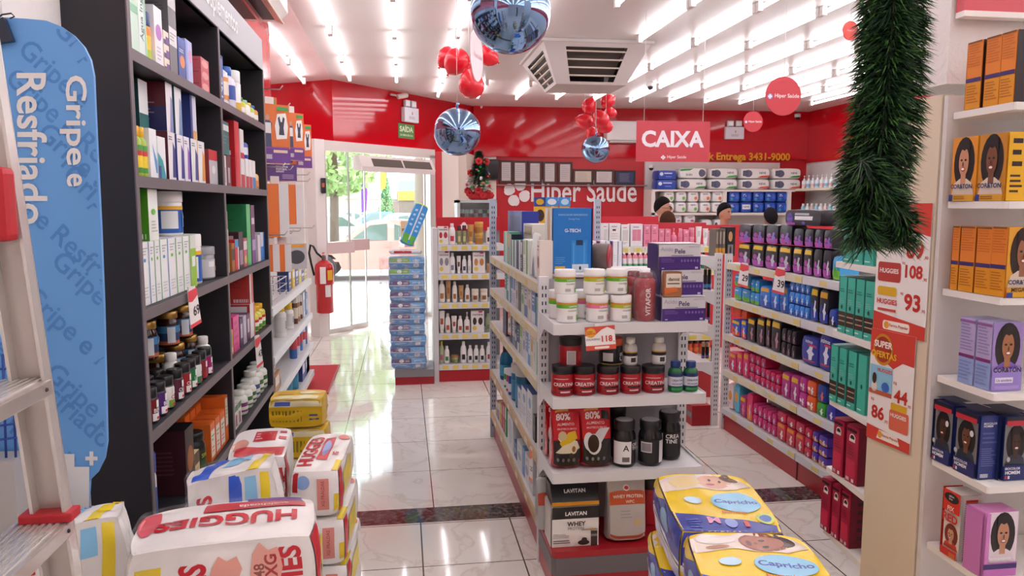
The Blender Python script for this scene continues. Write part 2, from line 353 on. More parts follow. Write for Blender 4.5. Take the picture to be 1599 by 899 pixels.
def decals(s, S, dims, dec, n, e0=.0004, rough=.4):
    w, d, h = dims; asp = {'F': w / h, 'B': w / h, 'R': d / h, 'L': d / h, 'T': w / d, 'D': w / d}
    for i, D in enumerate(dec):
        f, u0, v0, u1, v1, col = D[:6]; kind = D[6] if len(D) > 6 else None; e = e0 * (i + 1) if n == 1 else e0 * 1.3 + e0 * .14 * i
        mt = m(col, rough) if isinstance(col, str) else col; fn = lambda a, b: S(f, a, b, e)
        if kind is None:
            q_ = 1 if n == 1 else 2 * n; k = 1 if n == 1 else int(q_ * max(u1 - u0, .01) + .99); l = 1 if n == 1 else int(q_ * max(v1 - v0, .01) + .99)
            vs = [fn(u0 + (u1 - u0) * a / k, v0 + (v1 - v0) * b / l) for a in range(k + 1) for b in range(l + 1)]
            s.add(vs, [(a * (l + 1) + b, (a + 1) * (l + 1) + b, (a + 1) * (l + 1) + b + 1, a * (l + 1) + b + 1) for a in range(k) for b in range(l)], mt, n > 1)
        elif kind == '@e':
            cx, cy, rx, ry = (u0 + u1) / 2, (v0 + v1) / 2, (u1 - u0) / 2, (v1 - v0) / 2; nr = 1 if n == 1 else max(2, int(2 * n * max(rx, ry)))
            N = 20; vs = [fn(cx, cy)]; fs = []
            for q in range(1, nr + 1): vs += [fn(cx + rx * q / nr * math.cos(2 * math.pi * t / N), cy + ry * q / nr * math.sin(2 * math.pi * t / N)) for t in range(N)]
            for t in range(N): fs.append((0, 1 + t, 1 + (t + 1) % N))
            for q in range(1, nr):
                for t in range(N): t2 = (t + 1) % N; o = 1 + (q - 1) * N; fs.append((o + t, o + N + t, o + N + t2, o + t2))
            s.add(vs, fs, mt, n > 1)
        elif kind == '@l':      # rows of fine print
            k = D[7]; r_ = random.Random(k * 7 + i)
            for q in range(k):
                y = v1 - (v1 - v0) * (q + .25) / k; hh = (v1 - v0) / k * .42; ue = u0 + (u1 - u0) * r_.uniform(.6, 1)
                s.add([fn(u0, y), fn(ue, y), fn(ue, y - hh), fn(u0, y - hh)], [(3, 2, 1, 0)], mt)
        elif kind == '@b':      # bar code bars
            r_ = random.Random(5); x = u0
            while x < u1: b_ = (u1 - u0) * r_.choice((.03, .05, .07)); s.add([fn(x, v0), fn(x + b_, v0), fn(x + b_, v1), fn(x, v1)], [(0, 1, 2, 3)], mt); x += b_ * 1.9
        elif kind == '@p':      # free outline, points inside the rect
            P = [(u0 + (u1 - u0) * a, v0 + (v1 - v0) * b) for a, b in D[7]]
            if n == 1: s.add([fn(*p) for p in P], [tuple(range(len(P)))], mt)
            else:
                c = (sum(p[0] for p in P) / len(P), sum(p[1] for p in P) / len(P)); q = P + [c]
                vs, fs = split_tris(q, [(len(P), t, (t + 1) % len(P)) for t in range(len(P))], (.7 / n)); s.add([fn(*p) for p in vs], fs, mt, True)
        else:
            rot = D[7] if len(D) > 7 else 0; bold = D[8] if len(D) > 8 else .012; st = D[9] if len(D) > 9 else False
            vs, fs = fit_text(kind, u0, v0, u1, v1, asp[f], rot, bold, st)
            if n > 1: vs, fs = split_tris(vs, fs, .8 / n)
            s.add([fn(*p) for p in vs], fs, mt, n > 1)
def pack(w, d, h, base, dec=(), a=0., n=1, wr=0., seed=1, rough=.4, taper=0., mb=None):
    s = mb or MB(); S = shaper(w, d, h, a, wr, seed, taper); bm_ = m(base, rough) if isinstance(base, str) else base
    for f in 'FRLTBD':
        vs = [S(f, i / n, j / n) for i in range(n + 1) for j in range(n + 1)]
        s.add(vs, [(i * (n + 1) + j, (i + 1) * (n + 1) + j, (i + 1) * (n + 1) + j + 1, i * (n + 1) + j + 1) for i in range(n) for j in range(n)], bm_, n > 1)
    decals(s, S, (w, d, h), dec, n, .0004 if n == 1 else .0009, rough); return s
# ---- turned containers: (r, z) relative to radius and height
BODY = {'tub': [(.90, 0), (.97, .02), (.97, .74), (.94, .76)], 'jar': [(.86, 0), (.98, .04), (.99, .60), (.95, .70), (.84, .76), (.82, .80)],
        'pot': [(.92, 0), (.98, .03), (.98, .68), (.93, .72), (.93, .74)], 'pill': [(.9, 0), (.98, .04), (.98, .64), (.86, .73), (.58, .78), (.56, .80)],
        'shampoo': [(.85, 0), (.98, .05), (1, .62), (.8, .76), (.55, .82)], 'can': [(.9, 0), (.98, .02), (.98, .93), (.88, .97)],
        'tube': [(.62, .14), (.72, .2), (.9, .6), (1, .98), (1, 1)], 'spray': [(.92, 0), (.98, .03), (.98, .66), (.7, .74)], 'pump': [(.9, 0), (.98, .04), (.98, .52), (.75, .62), (.3, .66), (.3, .7)],
        'slim': [(.95, 0), (.98, .02), (.98, .70), (.9, .72)]}
LID = {'tub': [(1, .76), (1.0, .775), (1.0, .97), (.97, 1)], 'jar': [(.86, .80), (.9, .81), (.9, .985), (.84, 1)], 'pot': [(.97, .74), (1, .75), (1, .98), (.96, 1)],
       'pill': [(.62, .80), (.66, .81), (.66, .98), (.6, 1)], 'shampoo': [(.5, .82), (.52, .83), (.5, .98), (.45, 1)], 'can': [(.9, .96), (.9, .98), (.86, 1)],
       'tube': [(.66, 0), (.68, .01), (.64, .15), (.6, .15)], 'spray': [(.72, .72), (.74, .73), (.74, .98), (.6, 1)], 'pump': [(.45, .68), (.45, .76), (.12, .77), (.12, .92), (.3, .93), (.3, 1)],
       'slim': [(.93, .72), (.95, .73), (.95, .985), (.9, 1)]}
ZL = {'tub': (.06, .72), 'jar': (.08, .60), 'pot': (.05, .67), 'pill': (.07, .62), 'shampoo': (.08, .62), 'can': (.05, .9), 'tube': (.3, .9), 'spray': (.06, .64), 'pump': (.07, .5), 'slim': (.06, .68)}
def jar(name, w, h, kind, body, lid, bands=(), front=(), n=16, sy=1., rough=.3, lidrough=.35, d=None):
    """bands: (v0,v1,colour) right round; front: (a0,a1,v0,v1,colour[,text[,rot]]) patches, angle from the front in degrees, v over the label height"""
    r = w / 2; sy = sy if d is None else d / w
    P = lambda L: [(a * r, b * h) for a, b in L]; c = (0, r * sy, 0)
    s = MB(); s.lathe(P(BODY[kind]), m(body, rough) if isinstance(body, str) else body, n, c, 1, sy); o = s.build(name)
    t = MB(); t.lathe(P(LID[kind]), m(lid, lidrough) if isinstance(lid, str) else lid, n, c, 1, sy); t.build('lid', o)
    if bands or front:
        z0, z1 = ZL[kind]; B = BODY[kind]; q = MB()
        def rad(z):
            for (ra, za), (rb, zb) in zip(B, B[1:]):
                if za <= z <= zb: return (ra + (rb - ra) * (z - za) / max(zb - za, 1e-6)) * r
            return B[-1][0] * r
        e = .0006
        for v0, v1, col in bands:
            za, zb = z0 + (z1 - z0) * v0, z0 + (z1 - z0) * v1
            vs = []; k = 2
            for j in range(k + 1):
                z = za + (zb - za) * j / k
                vs += [(c[0] + (rad(z) + e) * math.cos(2 * math.pi * i / n), c[1] + (rad(z) + e) * sy * math.sin(2 * math.pi * i / n), z * h) for i in range(n)]
            q.add(vs, [(j * n + i, j * n + (i + 1) % n, (j + 1) * n + (i + 1) % n, (j + 1) * n + i) for j in range(k) for i in range(n)], col if not isinstance(col, str) else m(col, .4), True); e += .0003
        for D in front:
            a0, a1, v0, v1, col = D[:5]; za, zb = z0 + (z1 - z0) * v0, z0 + (z1 - z0) * v1; e += .0004
            fn = lambda u, v: Vector((c[0] + (rad(za + (zb - za) * v) / math.cos(math.pi / n) + e) * math.sin(R(a0 + (a1 - a0) * u)), c[1] - (rad(za + (zb - za) * v) / math.cos(math.pi / n) + e) * sy * math.cos(R(a0 + (a1 - a0) * u)), (za + (zb - za) * v) * h))
            if len(D) > 5:
                asp = r * R(a1 - a0) / ((zb - za) * h); vs, fs = fit_text(D[5], 0, 0, 1, 1, asp, D[6] if len(D) > 6 else 0, .015)
                vs, fs = split_tris(vs, fs, .35); q.add([fn(*p) for p in vs], fs, m(col, .4))
            else:
                k = max(1, int(abs(a1 - a0) / 12))
                q.add([fn(i / k, j) for j in (0, 1) for i in range(k + 1)], [(i, i + 1, k + 2 + i, k + 1 + i) for i in range(k)], m(col, .4), True)
        if q.v: q.build('label', o)
    return o
# ---- shelf rows: pixel columns of the photo meet the plane of the shelf front
class Row:
    def __init__(s, plane, c, z, place, face):
        s.pl, s.c, s.z, s.place, s.face = plane, c, z, place, face; s.rz = {'+x': R(90), '-x': R(-90), '-y': 0.}[face]; s.k = 0; s.lim = None; s.zmax = None
    def span(s, u0, u1):
        if s.pl == 'x': a, b = PX(u0, 400, s.c).y, PX(u1, 400, s.c).y
        else: a, b = PY(u0, 400, s.c).x, PY(u1, 400, s.c).x
        return (a + b) / 2, abs(b - a)
    def top(s, u, v): return (PX(u, v, s.c) if s.pl == 'x' else PY(u, v, s.c)).z
    def _pl(s, o, t, inset, zb, yaw, desc, cat, u):
        if s.face == '+x': o.location = (s.c - inset, t, zb + .0015)
        elif s.face == '-x': o.location = (s.c + inset, t, zb + .0015)
        else: o.location = (t, s.c + inset, zb + .0015)
        o.rotation_euler = (0, 0, s.rz + R(yaw)); reg(o, desc, s.place, cat, u); return o
    def size(s, u0, u1, vt, zb, h):
        t, w = s.span(u0, u1); zb = s.z if zb is None else zb
        if s.lim: t = min(max(t, s.lim[0] + w * .48), s.lim[1] - w * .48)
        if s.zmax: h = min(h or 9, s.zmax - zb - .003) if h else min(s.top((u0 + u1) / 2, vt) - zb, s.zmax - zb - .003)
        return t, w * .96, (h if h else s.top((u0 + u1) / 2, vt) - zb), zb
    def fitw(s, t, w): return t if not (w and s.lim) else min(max(t, s.lim[0] + w / 2), s.lim[1] - w / 2)
    def box(s, u0, u1, vt, base, dec, desc, d=.1, zb=None, h=None, inset=.012, yaw=0, name='carton', cat='box', rough=.4, w=None):
        t, w_, h, zb = s.size(u0, u1, vt, zb, h); t = s.fitw(t, w); o = pack(w or w_, d, h, base, dec, rough=rough).build(name); s._pl(o, t, inset, zb, yaw, desc, cat, (u0 + u1) / 2); s.last = zb + h; return o
    def soft(s, u0, u1, vt, base, dec, desc, d=.1, zb=None, h=None, a=.16, n=6, inset=.012, yaw=0, name='pads_pack', cat='pack', rough=.28, w=None, wr=0., taper=0.):
        t, w_, h, zb = s.size(u0, u1, vt, zb, h); s.k += 1; o = pack(w or w_, d, h, base, dec, a, n, wr, s.k, rough, taper).build(name); s._pl(o, t, inset, zb, yaw, desc, cat, (u0 + u1) / 2); s.last = zb + h; return o
    def jar(s, u0, u1, vt, kind, body, lid, desc, bands=(), front=(), zb=None, h=None, inset=.012, yaw=0, name='jar', cat='jar', n=14, sy=1., w=None, d=None):
        t, w_, h, zb = s.size(u0, u1, vt, zb, h); t = s.fitw(t, w); o = jar(name, w or w_, h, kind, body, lid, bands, front, n, sy, d=d); s._pl(o, t, inset, zb, yaw, desc, cat, (u0 + u1) / 2); s.last = zb + h; return o
    def rowz(s, z): s.z = z; return s
def price_tag(name, label, p, w, h, rz, num, head='#e8505a', tilt=0, lean=0.):
    """small promotion card hanging from a shelf edge; p = top centre"""
    o = empty(name, p, rz); tag(o, label, 'price tag', 'promotion price tags hanging from shelf edges')
    f = xz(-w / 2, -h, 0, w, h)
    s = MB(); s.prism([(0, 0), (1, 0), (.9, 1), (.1, 1)], f, 0, .0015, '#f4efec'); g = lambda a, b: f(a, b, -.0006)
    s.flat([(.07, .72), (.4, .68), (.93, .8), (.9, 1), (.1, 1)], g, head); s.flat([(0, 0), (1, 0), (1, .1), (0, .1)], g, head)
    g2 = lambda a, b: f(a, b, -.001)
    s.words(num, g2, .38, .2, .95, .62, '#2a1a1e', aspect=w / h, bold=.02); c = s.build('card', o); c.rotation_euler = (lean, R(tilt), 0)
    k = MB(); k.box(-w * .3, 0, -.01, w * .3, .006, .012, m('#e9e4e0', .2)); k.build('clip', o)
    return o
# ================================================================ BLACK SUPPLEMENT UNIT (left)
XB = -.8; BLK = m('#26242a', .55, bump=.05, bscale=120); EDGE = m('#6d6367', .45)
unit = empty('shelving_unit', (XB, 2.47, 0)); tag(unit, 'tall black two-bay shelving unit along the left wall, filled with supplements', 'shelving unit')
Y0, Y1, Y2 = 2.47, 3.625, 4.72
def upart(name, x0, y0, z0, x1, y1, z1, mt): s = MB(); s.rbox(x0 - XB, y0 - Y0, z0, x1 - XB, y1 - Y0, z1, mt, .002); return s.build(name, unit)
upart('back_panel', XB - .298, Y0, 0, XB - .28, Y2, 2.54, BLK)
for y in (Y0, Y1, Y2):
    p = upart('side_panel', XB - .28, y - .012, 0, XB - .004, y + .012, 2.52, BLK); s = MB(); s.box(XB - .004 - XB, y - .014 - Y0, 0, 0, y + .014 - Y0, 2.39, EDGE); s.build('edge_strip', p)
BZ = [2.072, 1.69, 1.275, .88, .505, .14]
for z in BZ:
    for a, b in ((Y0, Y1), (Y1, Y2)):
        p = upart('shelf', XB - .28, a + .013, z - .034, XB - .004, b - .013, z, BLK); s = MB(); s.box(XB - .004 - XB, a + .014 - Y0, z - .036, .0, b - .014 - Y0, z - .001, EDGE); s.build('edge_strip', p)
upart('top_panel', XB - .28, Y0, 2.385, XB - .006, Y2, 2.4, BLK)
hd = upart('header_board', XB - .03, Y0, 2.385, XB, Y2, 2.56, m('#aeadb2', .4))
s = MB(); L = lambda a, b: Vector((.002, a, b))
s.words('Suplementos', L, 3.30 - Y0, 2.415, 4.15 - Y0, 2.53, '#f4f2f2', bold=.02, aspect=1.); s.build('lettering', hd)
NB, FB = "black near bay", "black far bay"
T5 = ["'s top shelf", "'s second shelf", "'s third shelf", "'s fourth shelf", "'s lowest shelf"]
def br(i, bay):
    r = Row('x', XB - .012, BZ[i], "on " + bay + T5[i], '+x'); r.lim = (Y0 + .016, Y1 - .016) if bay == NB else (Y1 + .016, Y2 - .016); r.zmax = BZ[i - 1] - .036 if i else 2.384; return r
G_ = '#7d7a80'
# --- near bay, top shelf
r = br(0, NB)
r.box(221, 241, 0, '#cfe8d8', [('L', .1, .1, .9, .95, '#b9bdb5'), ('L', .2, .2, .8, .9, '#6c706c', '@l', 14), ('F', .0, .42, 1, .5, '#8cc9a2'), ('F', .1, .55, .9, .95, '#e6efe9')], 'tall mint carton with green band', h=.30, d=.12)
r.box(241, 252, 0, '#e3f1ea', [('F', .12, .08, .75, .92, '#4c6a70', 'Água Inglesa', 90), ('F', .8, 0, 1, 1, '#a8dcbf')], 'mint carton with vertical lettering', h=.30, d=.10)
r.jar(252.5, 263.5, 35, 'slim', '#d9a520', '#20407c', 'yellow bottle with orange label', [(.0, .3, '#b9cf3a'), (.3, .75, '#f0c83a'), (.75, 1, '#f08a2a')], name='bottle', cat='bottle')
r.box(264, 276, 28, '#f1edf2', [('F', .15, .45, .9, .72, '#b56ac0', '@e'), ('F', .2, .1, .8, .35, '#c9bfcc', '@l', 4)], 'slim white carton with purple oval', d=.07)
for k in range(3): r.box(277, 285, 0, '#f0dfcc', [('F', 0, 0, 1, .35, '#4a2a6c'), ('F', .4, .1, 1, .6, '#6a3a8c')], 'small cream and purple carton', h=.046, zb=2.072 + .047 * k, d=.07)
r.box(285.5, 297, 58, '#6e6c70', [('F', 0, .62, 1, 1, '#e6e3e4'), ('F', .1, .7, .9, .9, '#a5a2a6', '@l', 3), ('L', .1, .1, .9, .9, '#59575b', '@l', 9)], 'lower grey carton with white label', d=.12)
r.box(285.5, 297, -2, '#6e6c70', [('F', 0, .5, 1, 1, '#d5d2d4'), ('L', .08, .1, .92, .95, '#55535a', '@l', 12)], 'upper grey carton with white label', d=.12, zb=r.last, h=.17)
r.box(298, 308.5, 73, '#2c4c9c', [('F', .2, .3, .9, .6, '#e88a4a', '@e'), ('F', 0, .8, 1, 1, '#3d62b8'), ('F', .1, .65, .9, .75, '#c9d4ee', '@l', 2)], 'blue carton with orange figure', d=.08)
r.box(309, 319, 76, '#b9bde8', [('F', 0, 0, .3, 1, '#8ea2e0'), ('F', .4, .5, .9, .8, '#d89ac8', '@e')], 'pale lilac carton', d=.08)
for k in range(3): r.box(331, 343, 0, '#d4626a', [('F', .1, .2, .9, .85, '#e8a09c', '@e'), ('L', .1, .2, .9, .8, '#b84a54', '@l', 3)], 'small red stacked carton', h=.047, zb=2.072 + .048 * k, d=.09)
# --- far bay, top shelf
r = br(0, FB)
r.box(357, 364, 101, '#2a56ac', [('F', .2, .1, .8, .6, '#dfe6f4', 'NE', 90)], 'blue carton with white letters', d=.07)
r.jar(364.5, 376, 97, 'spray', '#e6dde6', '#1e3478', 'large white bottle with navy lid and orange label', [(0, .95, '#f0eaf0')], [(-50, 60, .1, .85, '#dd9030'), (-35, 30, .25, .7, '#efe2d2')], name='bottle', cat='bottle')
r.jar(378, 385, 115, 'pill', '#e6e0ee', '#3a72c8', 'white bottle with blue lid', [(.3, .9, '#2c4ca8')], name='bottle', cat='bottle')
r.jar(386, 393, 121, 'slim', '#efecec', '#f3f1f0', 'white capped bottle with yellow base', [(0, .3, '#e0b030')], name='bottle', cat='bottle')
for u, c1, l in ((393.5, '#d8c82a', '#2e8a44'), (400, '#f0efe4', '#9ad0a0'), (406, '#b8cc3a', '#e0c030'), (411.5, '#e09a40', '#2a62b0')):
    r.jar(u, u + 5.4, 0, 'pill', c1, l, 'small vitamin bottle', [(.2, .7, '#f2efe8')], name='bottle', cat='bottle', h=.10)
# --- near bay, second shelf
r = br(1, NB)
for u in (222, 229, 236.5, 244): r.jar(u - 3.6, u + 3.4, 212, 'pill', '#a8c03a', '#f0b41e', 'vitamin bottle with yellow lid', [(0, .18, '#4a9a3c'), (.2, .62, '#f2d42e'), (.62, .8, '#c8322c'), (.8, 1, '#4a9a3c')], name='bottle', cat='bottle', h=.16)
r.box(248, 259, 205, '#eef0f2', [('F', .3, .1, 1, .7, '#5a9ad0', '@p', [(.1, 1), (1, .4), (1, 0), (.7, 0)])], 'white carton with blue swoosh', d=.08)
r.box(260, 272, 217, '#edf0f2', [('F', 0, 0, 1, .62, '#2aa0a8', '@p', [(0, 1), (.6, .7), (1, 0), (.2, 0), (0, .2)]), ('F', 0, 0, .35, .3, '#2c4a8c')], 'white carton with teal swoosh', d=.08)
zt = []
for u0, u1, c, sw in ((276, 287, '#efecef', '#2c3c80'), (289.5, 299.5, '#f0eef2', '#2a3a8a'), (300, 308.5, '#f0eef4', '#8a5ab8'), (310.5, 320.5, '#eef0ee', '#3a4a90'), (321, 331, '#eef0f4', '#e8a04a')):
    r.box(u0, u1, 230, c, [('F', .45, .05, 1, .8, sw, '@p', [(.4, 1), (1, .8), (1, 0), (.1, 0)]), ('L', 0, 0, 1, 1, '#5c2230' if u0 < 280 else sw), ('F', .1, .82, .7, .92, '#6a6a80', '@l', 2)], 'white vitamin carton with swoosh', d=.085, h=.17)
r.box(337, 350, 237, '#c9c4c8', [('F', 0, .7, 1, 1, '#cf3c44'), ('F', .3, .3, .7, .55, '#efeaec', '@e'), ('L', 0, 0, 1, 1, '#9a3a34')], 'grey carton with red top', d=.08)
z2 = 1.69 + .171
r.box(258, 271, 166, '#e9ebec', [('L', 0, 0, 1, 1, '#234a50'), ('F', 0, 0, 1, .3, '#2a6a6a')], 'dark teal carton stacked on upper row', d=.11, zb=z2, h=.16, inset=.06)
r.box(276, 286, 165, '#ece9ee', [('F', .4, 0, 1, .75, '#8a90c0', '@p', [(.5, 1), (1, .9), (1, 0), (.1, 0)]), ('L', 0, .5, 1, 1, '#5a1c28'), ('L', 0, 0, 1, .5, '#2a2a58'), ('L', .1, .82, .6, .95, '#e6e0e2'), ('L', .1, .2, .8, .6, '#8a7a90', '@l', 6)], 'maroon carton stacked on upper row', d=.17, zb=z2, h=.19)
r.box(289, 299.5, 170, '#edeef2', [('F', .4, 0, 1, .8, '#7a9ac0', '@p', [(.5, 1), (1, .9), (1, 0), (.1, 0)]), ('L', 0, 0, 1, 1, '#24565c')], 'teal and white carton stacked on upper row', d=.10, zb=z2, h=.185)
r.box(312.5, 321, 174, '#d8dcea', [('F', 0, 0, .3, 1, '#26408c'), ('F', .3, 0, 1, .2, '#d8a860'), ('L', 0, 0, 1, 1, '#26367c'), ('L', .1, .1, .7, .35, '#b9bfd6')], 'navy carton stacked on upper row', d=.16, zb=z2, h=.175)
# --- far bay, second shelf
r = br(1, FB)
for u0, u1, c in ((356, 359, '#1e2a50'), (359.4, 363, '#e9dfe0'), (363.4, 370, '#6a2c30')): r.box(u0, u1, 245, c, [('F', .3, .1, .7, .6, '#b9b0b4')], 'slim upright carton under teal box', d=.12)
r.box(357, 369, 0, '#1f6a6a', [('F', .0, .72, 1, .9, '#dfe6e6'), ('F', .1, .3, .9, .6, '#4c8c8c', '@l', 3), ('L', 0, .7, 1, .92, '#dfe6e6')], 'teal carton with white label laid on top', zb=r.last + .001, h=.155, d=.14)
r.box(377, 384, 250, '#c9242c', [('F', .3, 0, 1, 1, '#d8404a'), ('L', .1, .6, .5, .75, '#efe6e6')], 'lower tall red carton', d=.1)
r.box(377, 384, 200, '#c9242c', [('F', .3, 0, 1, 1, '#d8404a'), ('L', .1, .08, .8, .2, '#efe6e6')], 'upper tall red carton', d=.1, zb=r.last + .001, h=.185)
r.box(385.5, 391, 250, '#efeaea', [('F', 0, 0, 1, .45, '#c8303c')], 'lower white and red slim carton', d=.07)
r.box(385.5, 391, 212, '#efeaea', [('F', 0, 0, 1, .2, '#c8303c')], 'upper white and red slim carton', d=.07, zb=r.last + .001, h=.15)
for u, c in ((392.5, '#c8303c'), (397.5, '#c63a48'), (402.5, '#4a8ac8')): r.box(u, u + 4.6, 257, '#f2f0f0', [('F', 0, 0, 1, .4, c)], 'slim white medicine carton', d=.07, h=.155)
r.jar(393, 401, 226, 'pill', '#2448b0', '#2a5cc8', 'blue bottle standing on slim cartons', [(.2, .8, '#dfe4ee')], zb=r.last + .001, h=.12, name='bottle', cat='bottle')
r.jar(408.5, 415, 265, 'pill', '#e6b87a', '#e0b030', 'small amber bottle', [(.1, .6, '#e88a4a')], name='bottle', cat='bottle')
# --- near bay, third shelf
r = br(2, NB)
for i, (u0, u1) in enumerate(((226, 238.5), (239, 247), (247.5, 256), (256.5, 268), (268.5, 280.5), (281, 291), (291.5, 301.5))):
    dot = '#3a8ad0' if i in (0, 3) else '#6abf3a'
    r.box(u0, u1, 400, '#eef0ee', [('F', .3, .68, .6, .74, dot, '@e'), ('F', .2, .78, .85, .92, '#a8b0b4', '@l', 3), ('F', .15, .1, .85, .3, '#c8cdd0', '@l', 4), ('L', 0, 0, 1, 1, '#3a9ad8'), ('F', .93, 0, 1, 1, dot)], 'slim white carton with coloured dot', d=.09, h=.205)
zt = r.last + .001
r.box(302.5, 311, 397, '#dfe6d8', [('F', 0, 0, 1, .75, '#9ac832'), ('F', .2, .4, .8, .6, '#f2f4ee')], 'lime carton', d=.08, h=.205)
r.box(241, 256, 328, '#eef2ea', [('L', 0, 0, 1, 1, '#4e9a22'), ('L', .05, .03, .9, .13, '#e6efe0', '@b'), ('L', .15, .3, .8, .8, '#3c7c1a', '@l', 5), ('F', .3, .5, .7, .62, '#6abf3a', '@e'), ('F', .2, .15, .85, .4, '#b9c2bc', '@l', 4)], 'green carton lying on white cartons', d=.12, zb=zt, h=.20)
YB_ = [(0, .8, '#1f5cb0'), (.8, .92, '#f0b41e')]
r.jar(312, 326, 388, 'tub', '#f0efec', '#f3f2ef', 'lower blue tub with white lid', YB_, [(-70, -25, .1, .75, '#e6e8ea')], name='tub', cat='tub', h=.205)
zl = r.last + .001
r.jar(285, 322, 332, 'tub', '#f0efec', '#f3f2ef', 'large upper blue tub with white lid', YB_, [(-75, -25, .15, .75, '#e3e6e6'), (-5, 50, .2, .7, '#3a8ad0'), (5, 45, .5, .6, '#f0f2f4')], name='tub', cat='tub', zb=zl, n=24, w=.155, h=.19, inset=.04)
r.jar(328, 351, 385, 'tub', m('#a8aaae', .15, trans=.3), '#9a9ca2', 'clear grey tub', [(.0, .85, '#c9c9cb')], [(-40, -10, .5, .75, '#e9e9ea'), (0, 30, .3, .5, '#e2a070')], name='tub', cat='tub', n=20, w=.13)
# --- far bay, third shelf
r = br(2, FB)
r.jar(358, 365, 330, 'slim', '#d8cdb4', '#b89a60', 'tall cream bottle', [(.1, .6, '#a8b890')], name='bottle', cat='bottle', d=.06)
r.box(366, 371, 380, '#a8682c', [('F', 0, .4, 1, .8, '#4a2a20')], 'brown slim carton', d=.1)
r.box(371.5, 377, 374, '#d8303c', [('F', 0, .75, 1, 1, '#3a9ad0'), ('F', .7, 0, 1, .75, '#eceaf0')], 'red carton with blue top', d=.12)
r.box(377.5, 384, 362, '#3c2430', [('F', .1, .1, .9, .5, '#a890a8'), ('L', .2, .6, .8, .9, '#b9b0b0')], 'dark plum carton', d=.13)
r.box(384.5, 390, 372, '#c85a70', [('F', 0, .6, 1, .9, '#e8d8dc'), ('F', .2, .1, .8, .4, '#c8d040', '@e')], 'rose carton with white band', d=.08)
r.box(390.5, 396.5, 370, '#57c070', [('L', 0, 0, 1, 1, '#3a9a5c')], 'lower green carton', d=.12)
zg = r.last + .001
r.box(390.5, 396.5, 327, '#5cc47a', [('L', 0, 0, 1, 1, '#2f8a58'), ('L', .3, .45, .7, .55, '#1c5c3a', '@l', 2)], 'upper green carton', d=.22, zb=zg, h=.175)
r.box(397.5, 403.5, 370, '#6a3a80', [('F', .1, .5, .9, .9, '#b9a0c8')], 'lower purple carton', d=.1)
r.box(397.5, 403, 327, '#7a4a70', [('F', .1, .4, .9, .6, '#dcd0dc')], 'upper purple carton', d=.1, zb=r.last + .001, h=.175)
r.box(404.5, 410.5, 367, '#e4e0e4', [('F', 0, 0, .3, 1, '#8a6a90')], 'white slim carton', d=.08)
r.box(411, 417, 363, '#d6deea', [('F', .0, .0, 1, .5, '#4a8ad0'), ('F', .7, 0, 1, 1, '#2c6cc0')], 'blue and white carton', d=.08)
# --- near bay, fourth shelf
r = br(3, NB)
AMB = m('#3a1c14', .12); GOLD = m('#b9924a', .3, metal=.6)
AB = [(0, .55, '#c86a44'), (.2, .75, '#2c4474'), (.62, 1, '#4a92c8')]; AF = [(-75, -35, .1, .95, '#dfe8ee'), (-12, 32, .66, .95, '#eef2f6', 'A')]
for i, u in enumerate((243, 268, 297, 322, 340)): r.jar(u - 9, u + 9, 0, 'jar', AMB, GOLD, 'lower amber jar with gold lid', AB, AF, name='pill_jar', w=.088, h=.145, inset=.10)
zb = r.last + .001
for u in (256, 284, 314, 333): r.jar(u - 9, u + 9, 0, 'jar', AMB, GOLD, 'stacked amber jar with gold lid', AB, AF, name='pill_jar', w=.088, h=.145, inset=.10, zb=zb)
for u, c in ((292, '#dfe8df'), (330.5, '#dfe6dc')): r.jar(u - 8, u + 8, 0, 'pill', '#eef0ea', '#f2f2ee', 'white bottle with green label', [(.05, .45, c), (.4, .95, '#3f7a34')], name='pill_jar', w=.066, h=.155, inset=.045 if u < 300 else .02)
fr = [(236, '#7a1220', '#f0eef0', 'BERR'), (250, '#4c2470', '#efeaf2', 'BERI'), (262.5, '#f0eee6', '#7aa040', 'CAL'), (277.5, '#5a1c34', '#efecee', 'OLEO'), (290, '#9c1a24', '#f0eae6', 'CRAN'), (299.5, '#1f7a40', '#eef2ec', 'LEV'), (307.5, '#e6ece4', '#3a8a5a', 'LE'), (316.5, '#8a2430', '#9a3038', ''), (325, '#a81c6a', '#f0e6f0', 'B')]
for i, (u, c1, c2, t) in enumerate(fr):
    f = [(-50, 50, .02, .36, c2), (-20, 22, .62, .95, '#f2f2ee')]
    if t: f.append((-46, 46, .40, .58, '#f4f0f0' if c1 != '#f0eee6' else '#b0202c', t))
    f.append((-22, 24, .08, .2, '#c8323c'))
    r.jar(u - 6, u + 6, 0, 'slim', '#17151a', '#17151a', 'dark front-row bottle', [(0, 1, c1)], f, name='pill_jar', w=.058, h=.118, inset=.004)
    if i < 7: r.jar(u - 6, u + 6, 0, 'slim', '#17151a', '#17151a', 'dark second-row bottle', [(0, 1, c1)], name='pill_jar', w=.056, h=.118, inset=.068 if i < 4 else .06) if i in (0, 1, 2, 3) else None
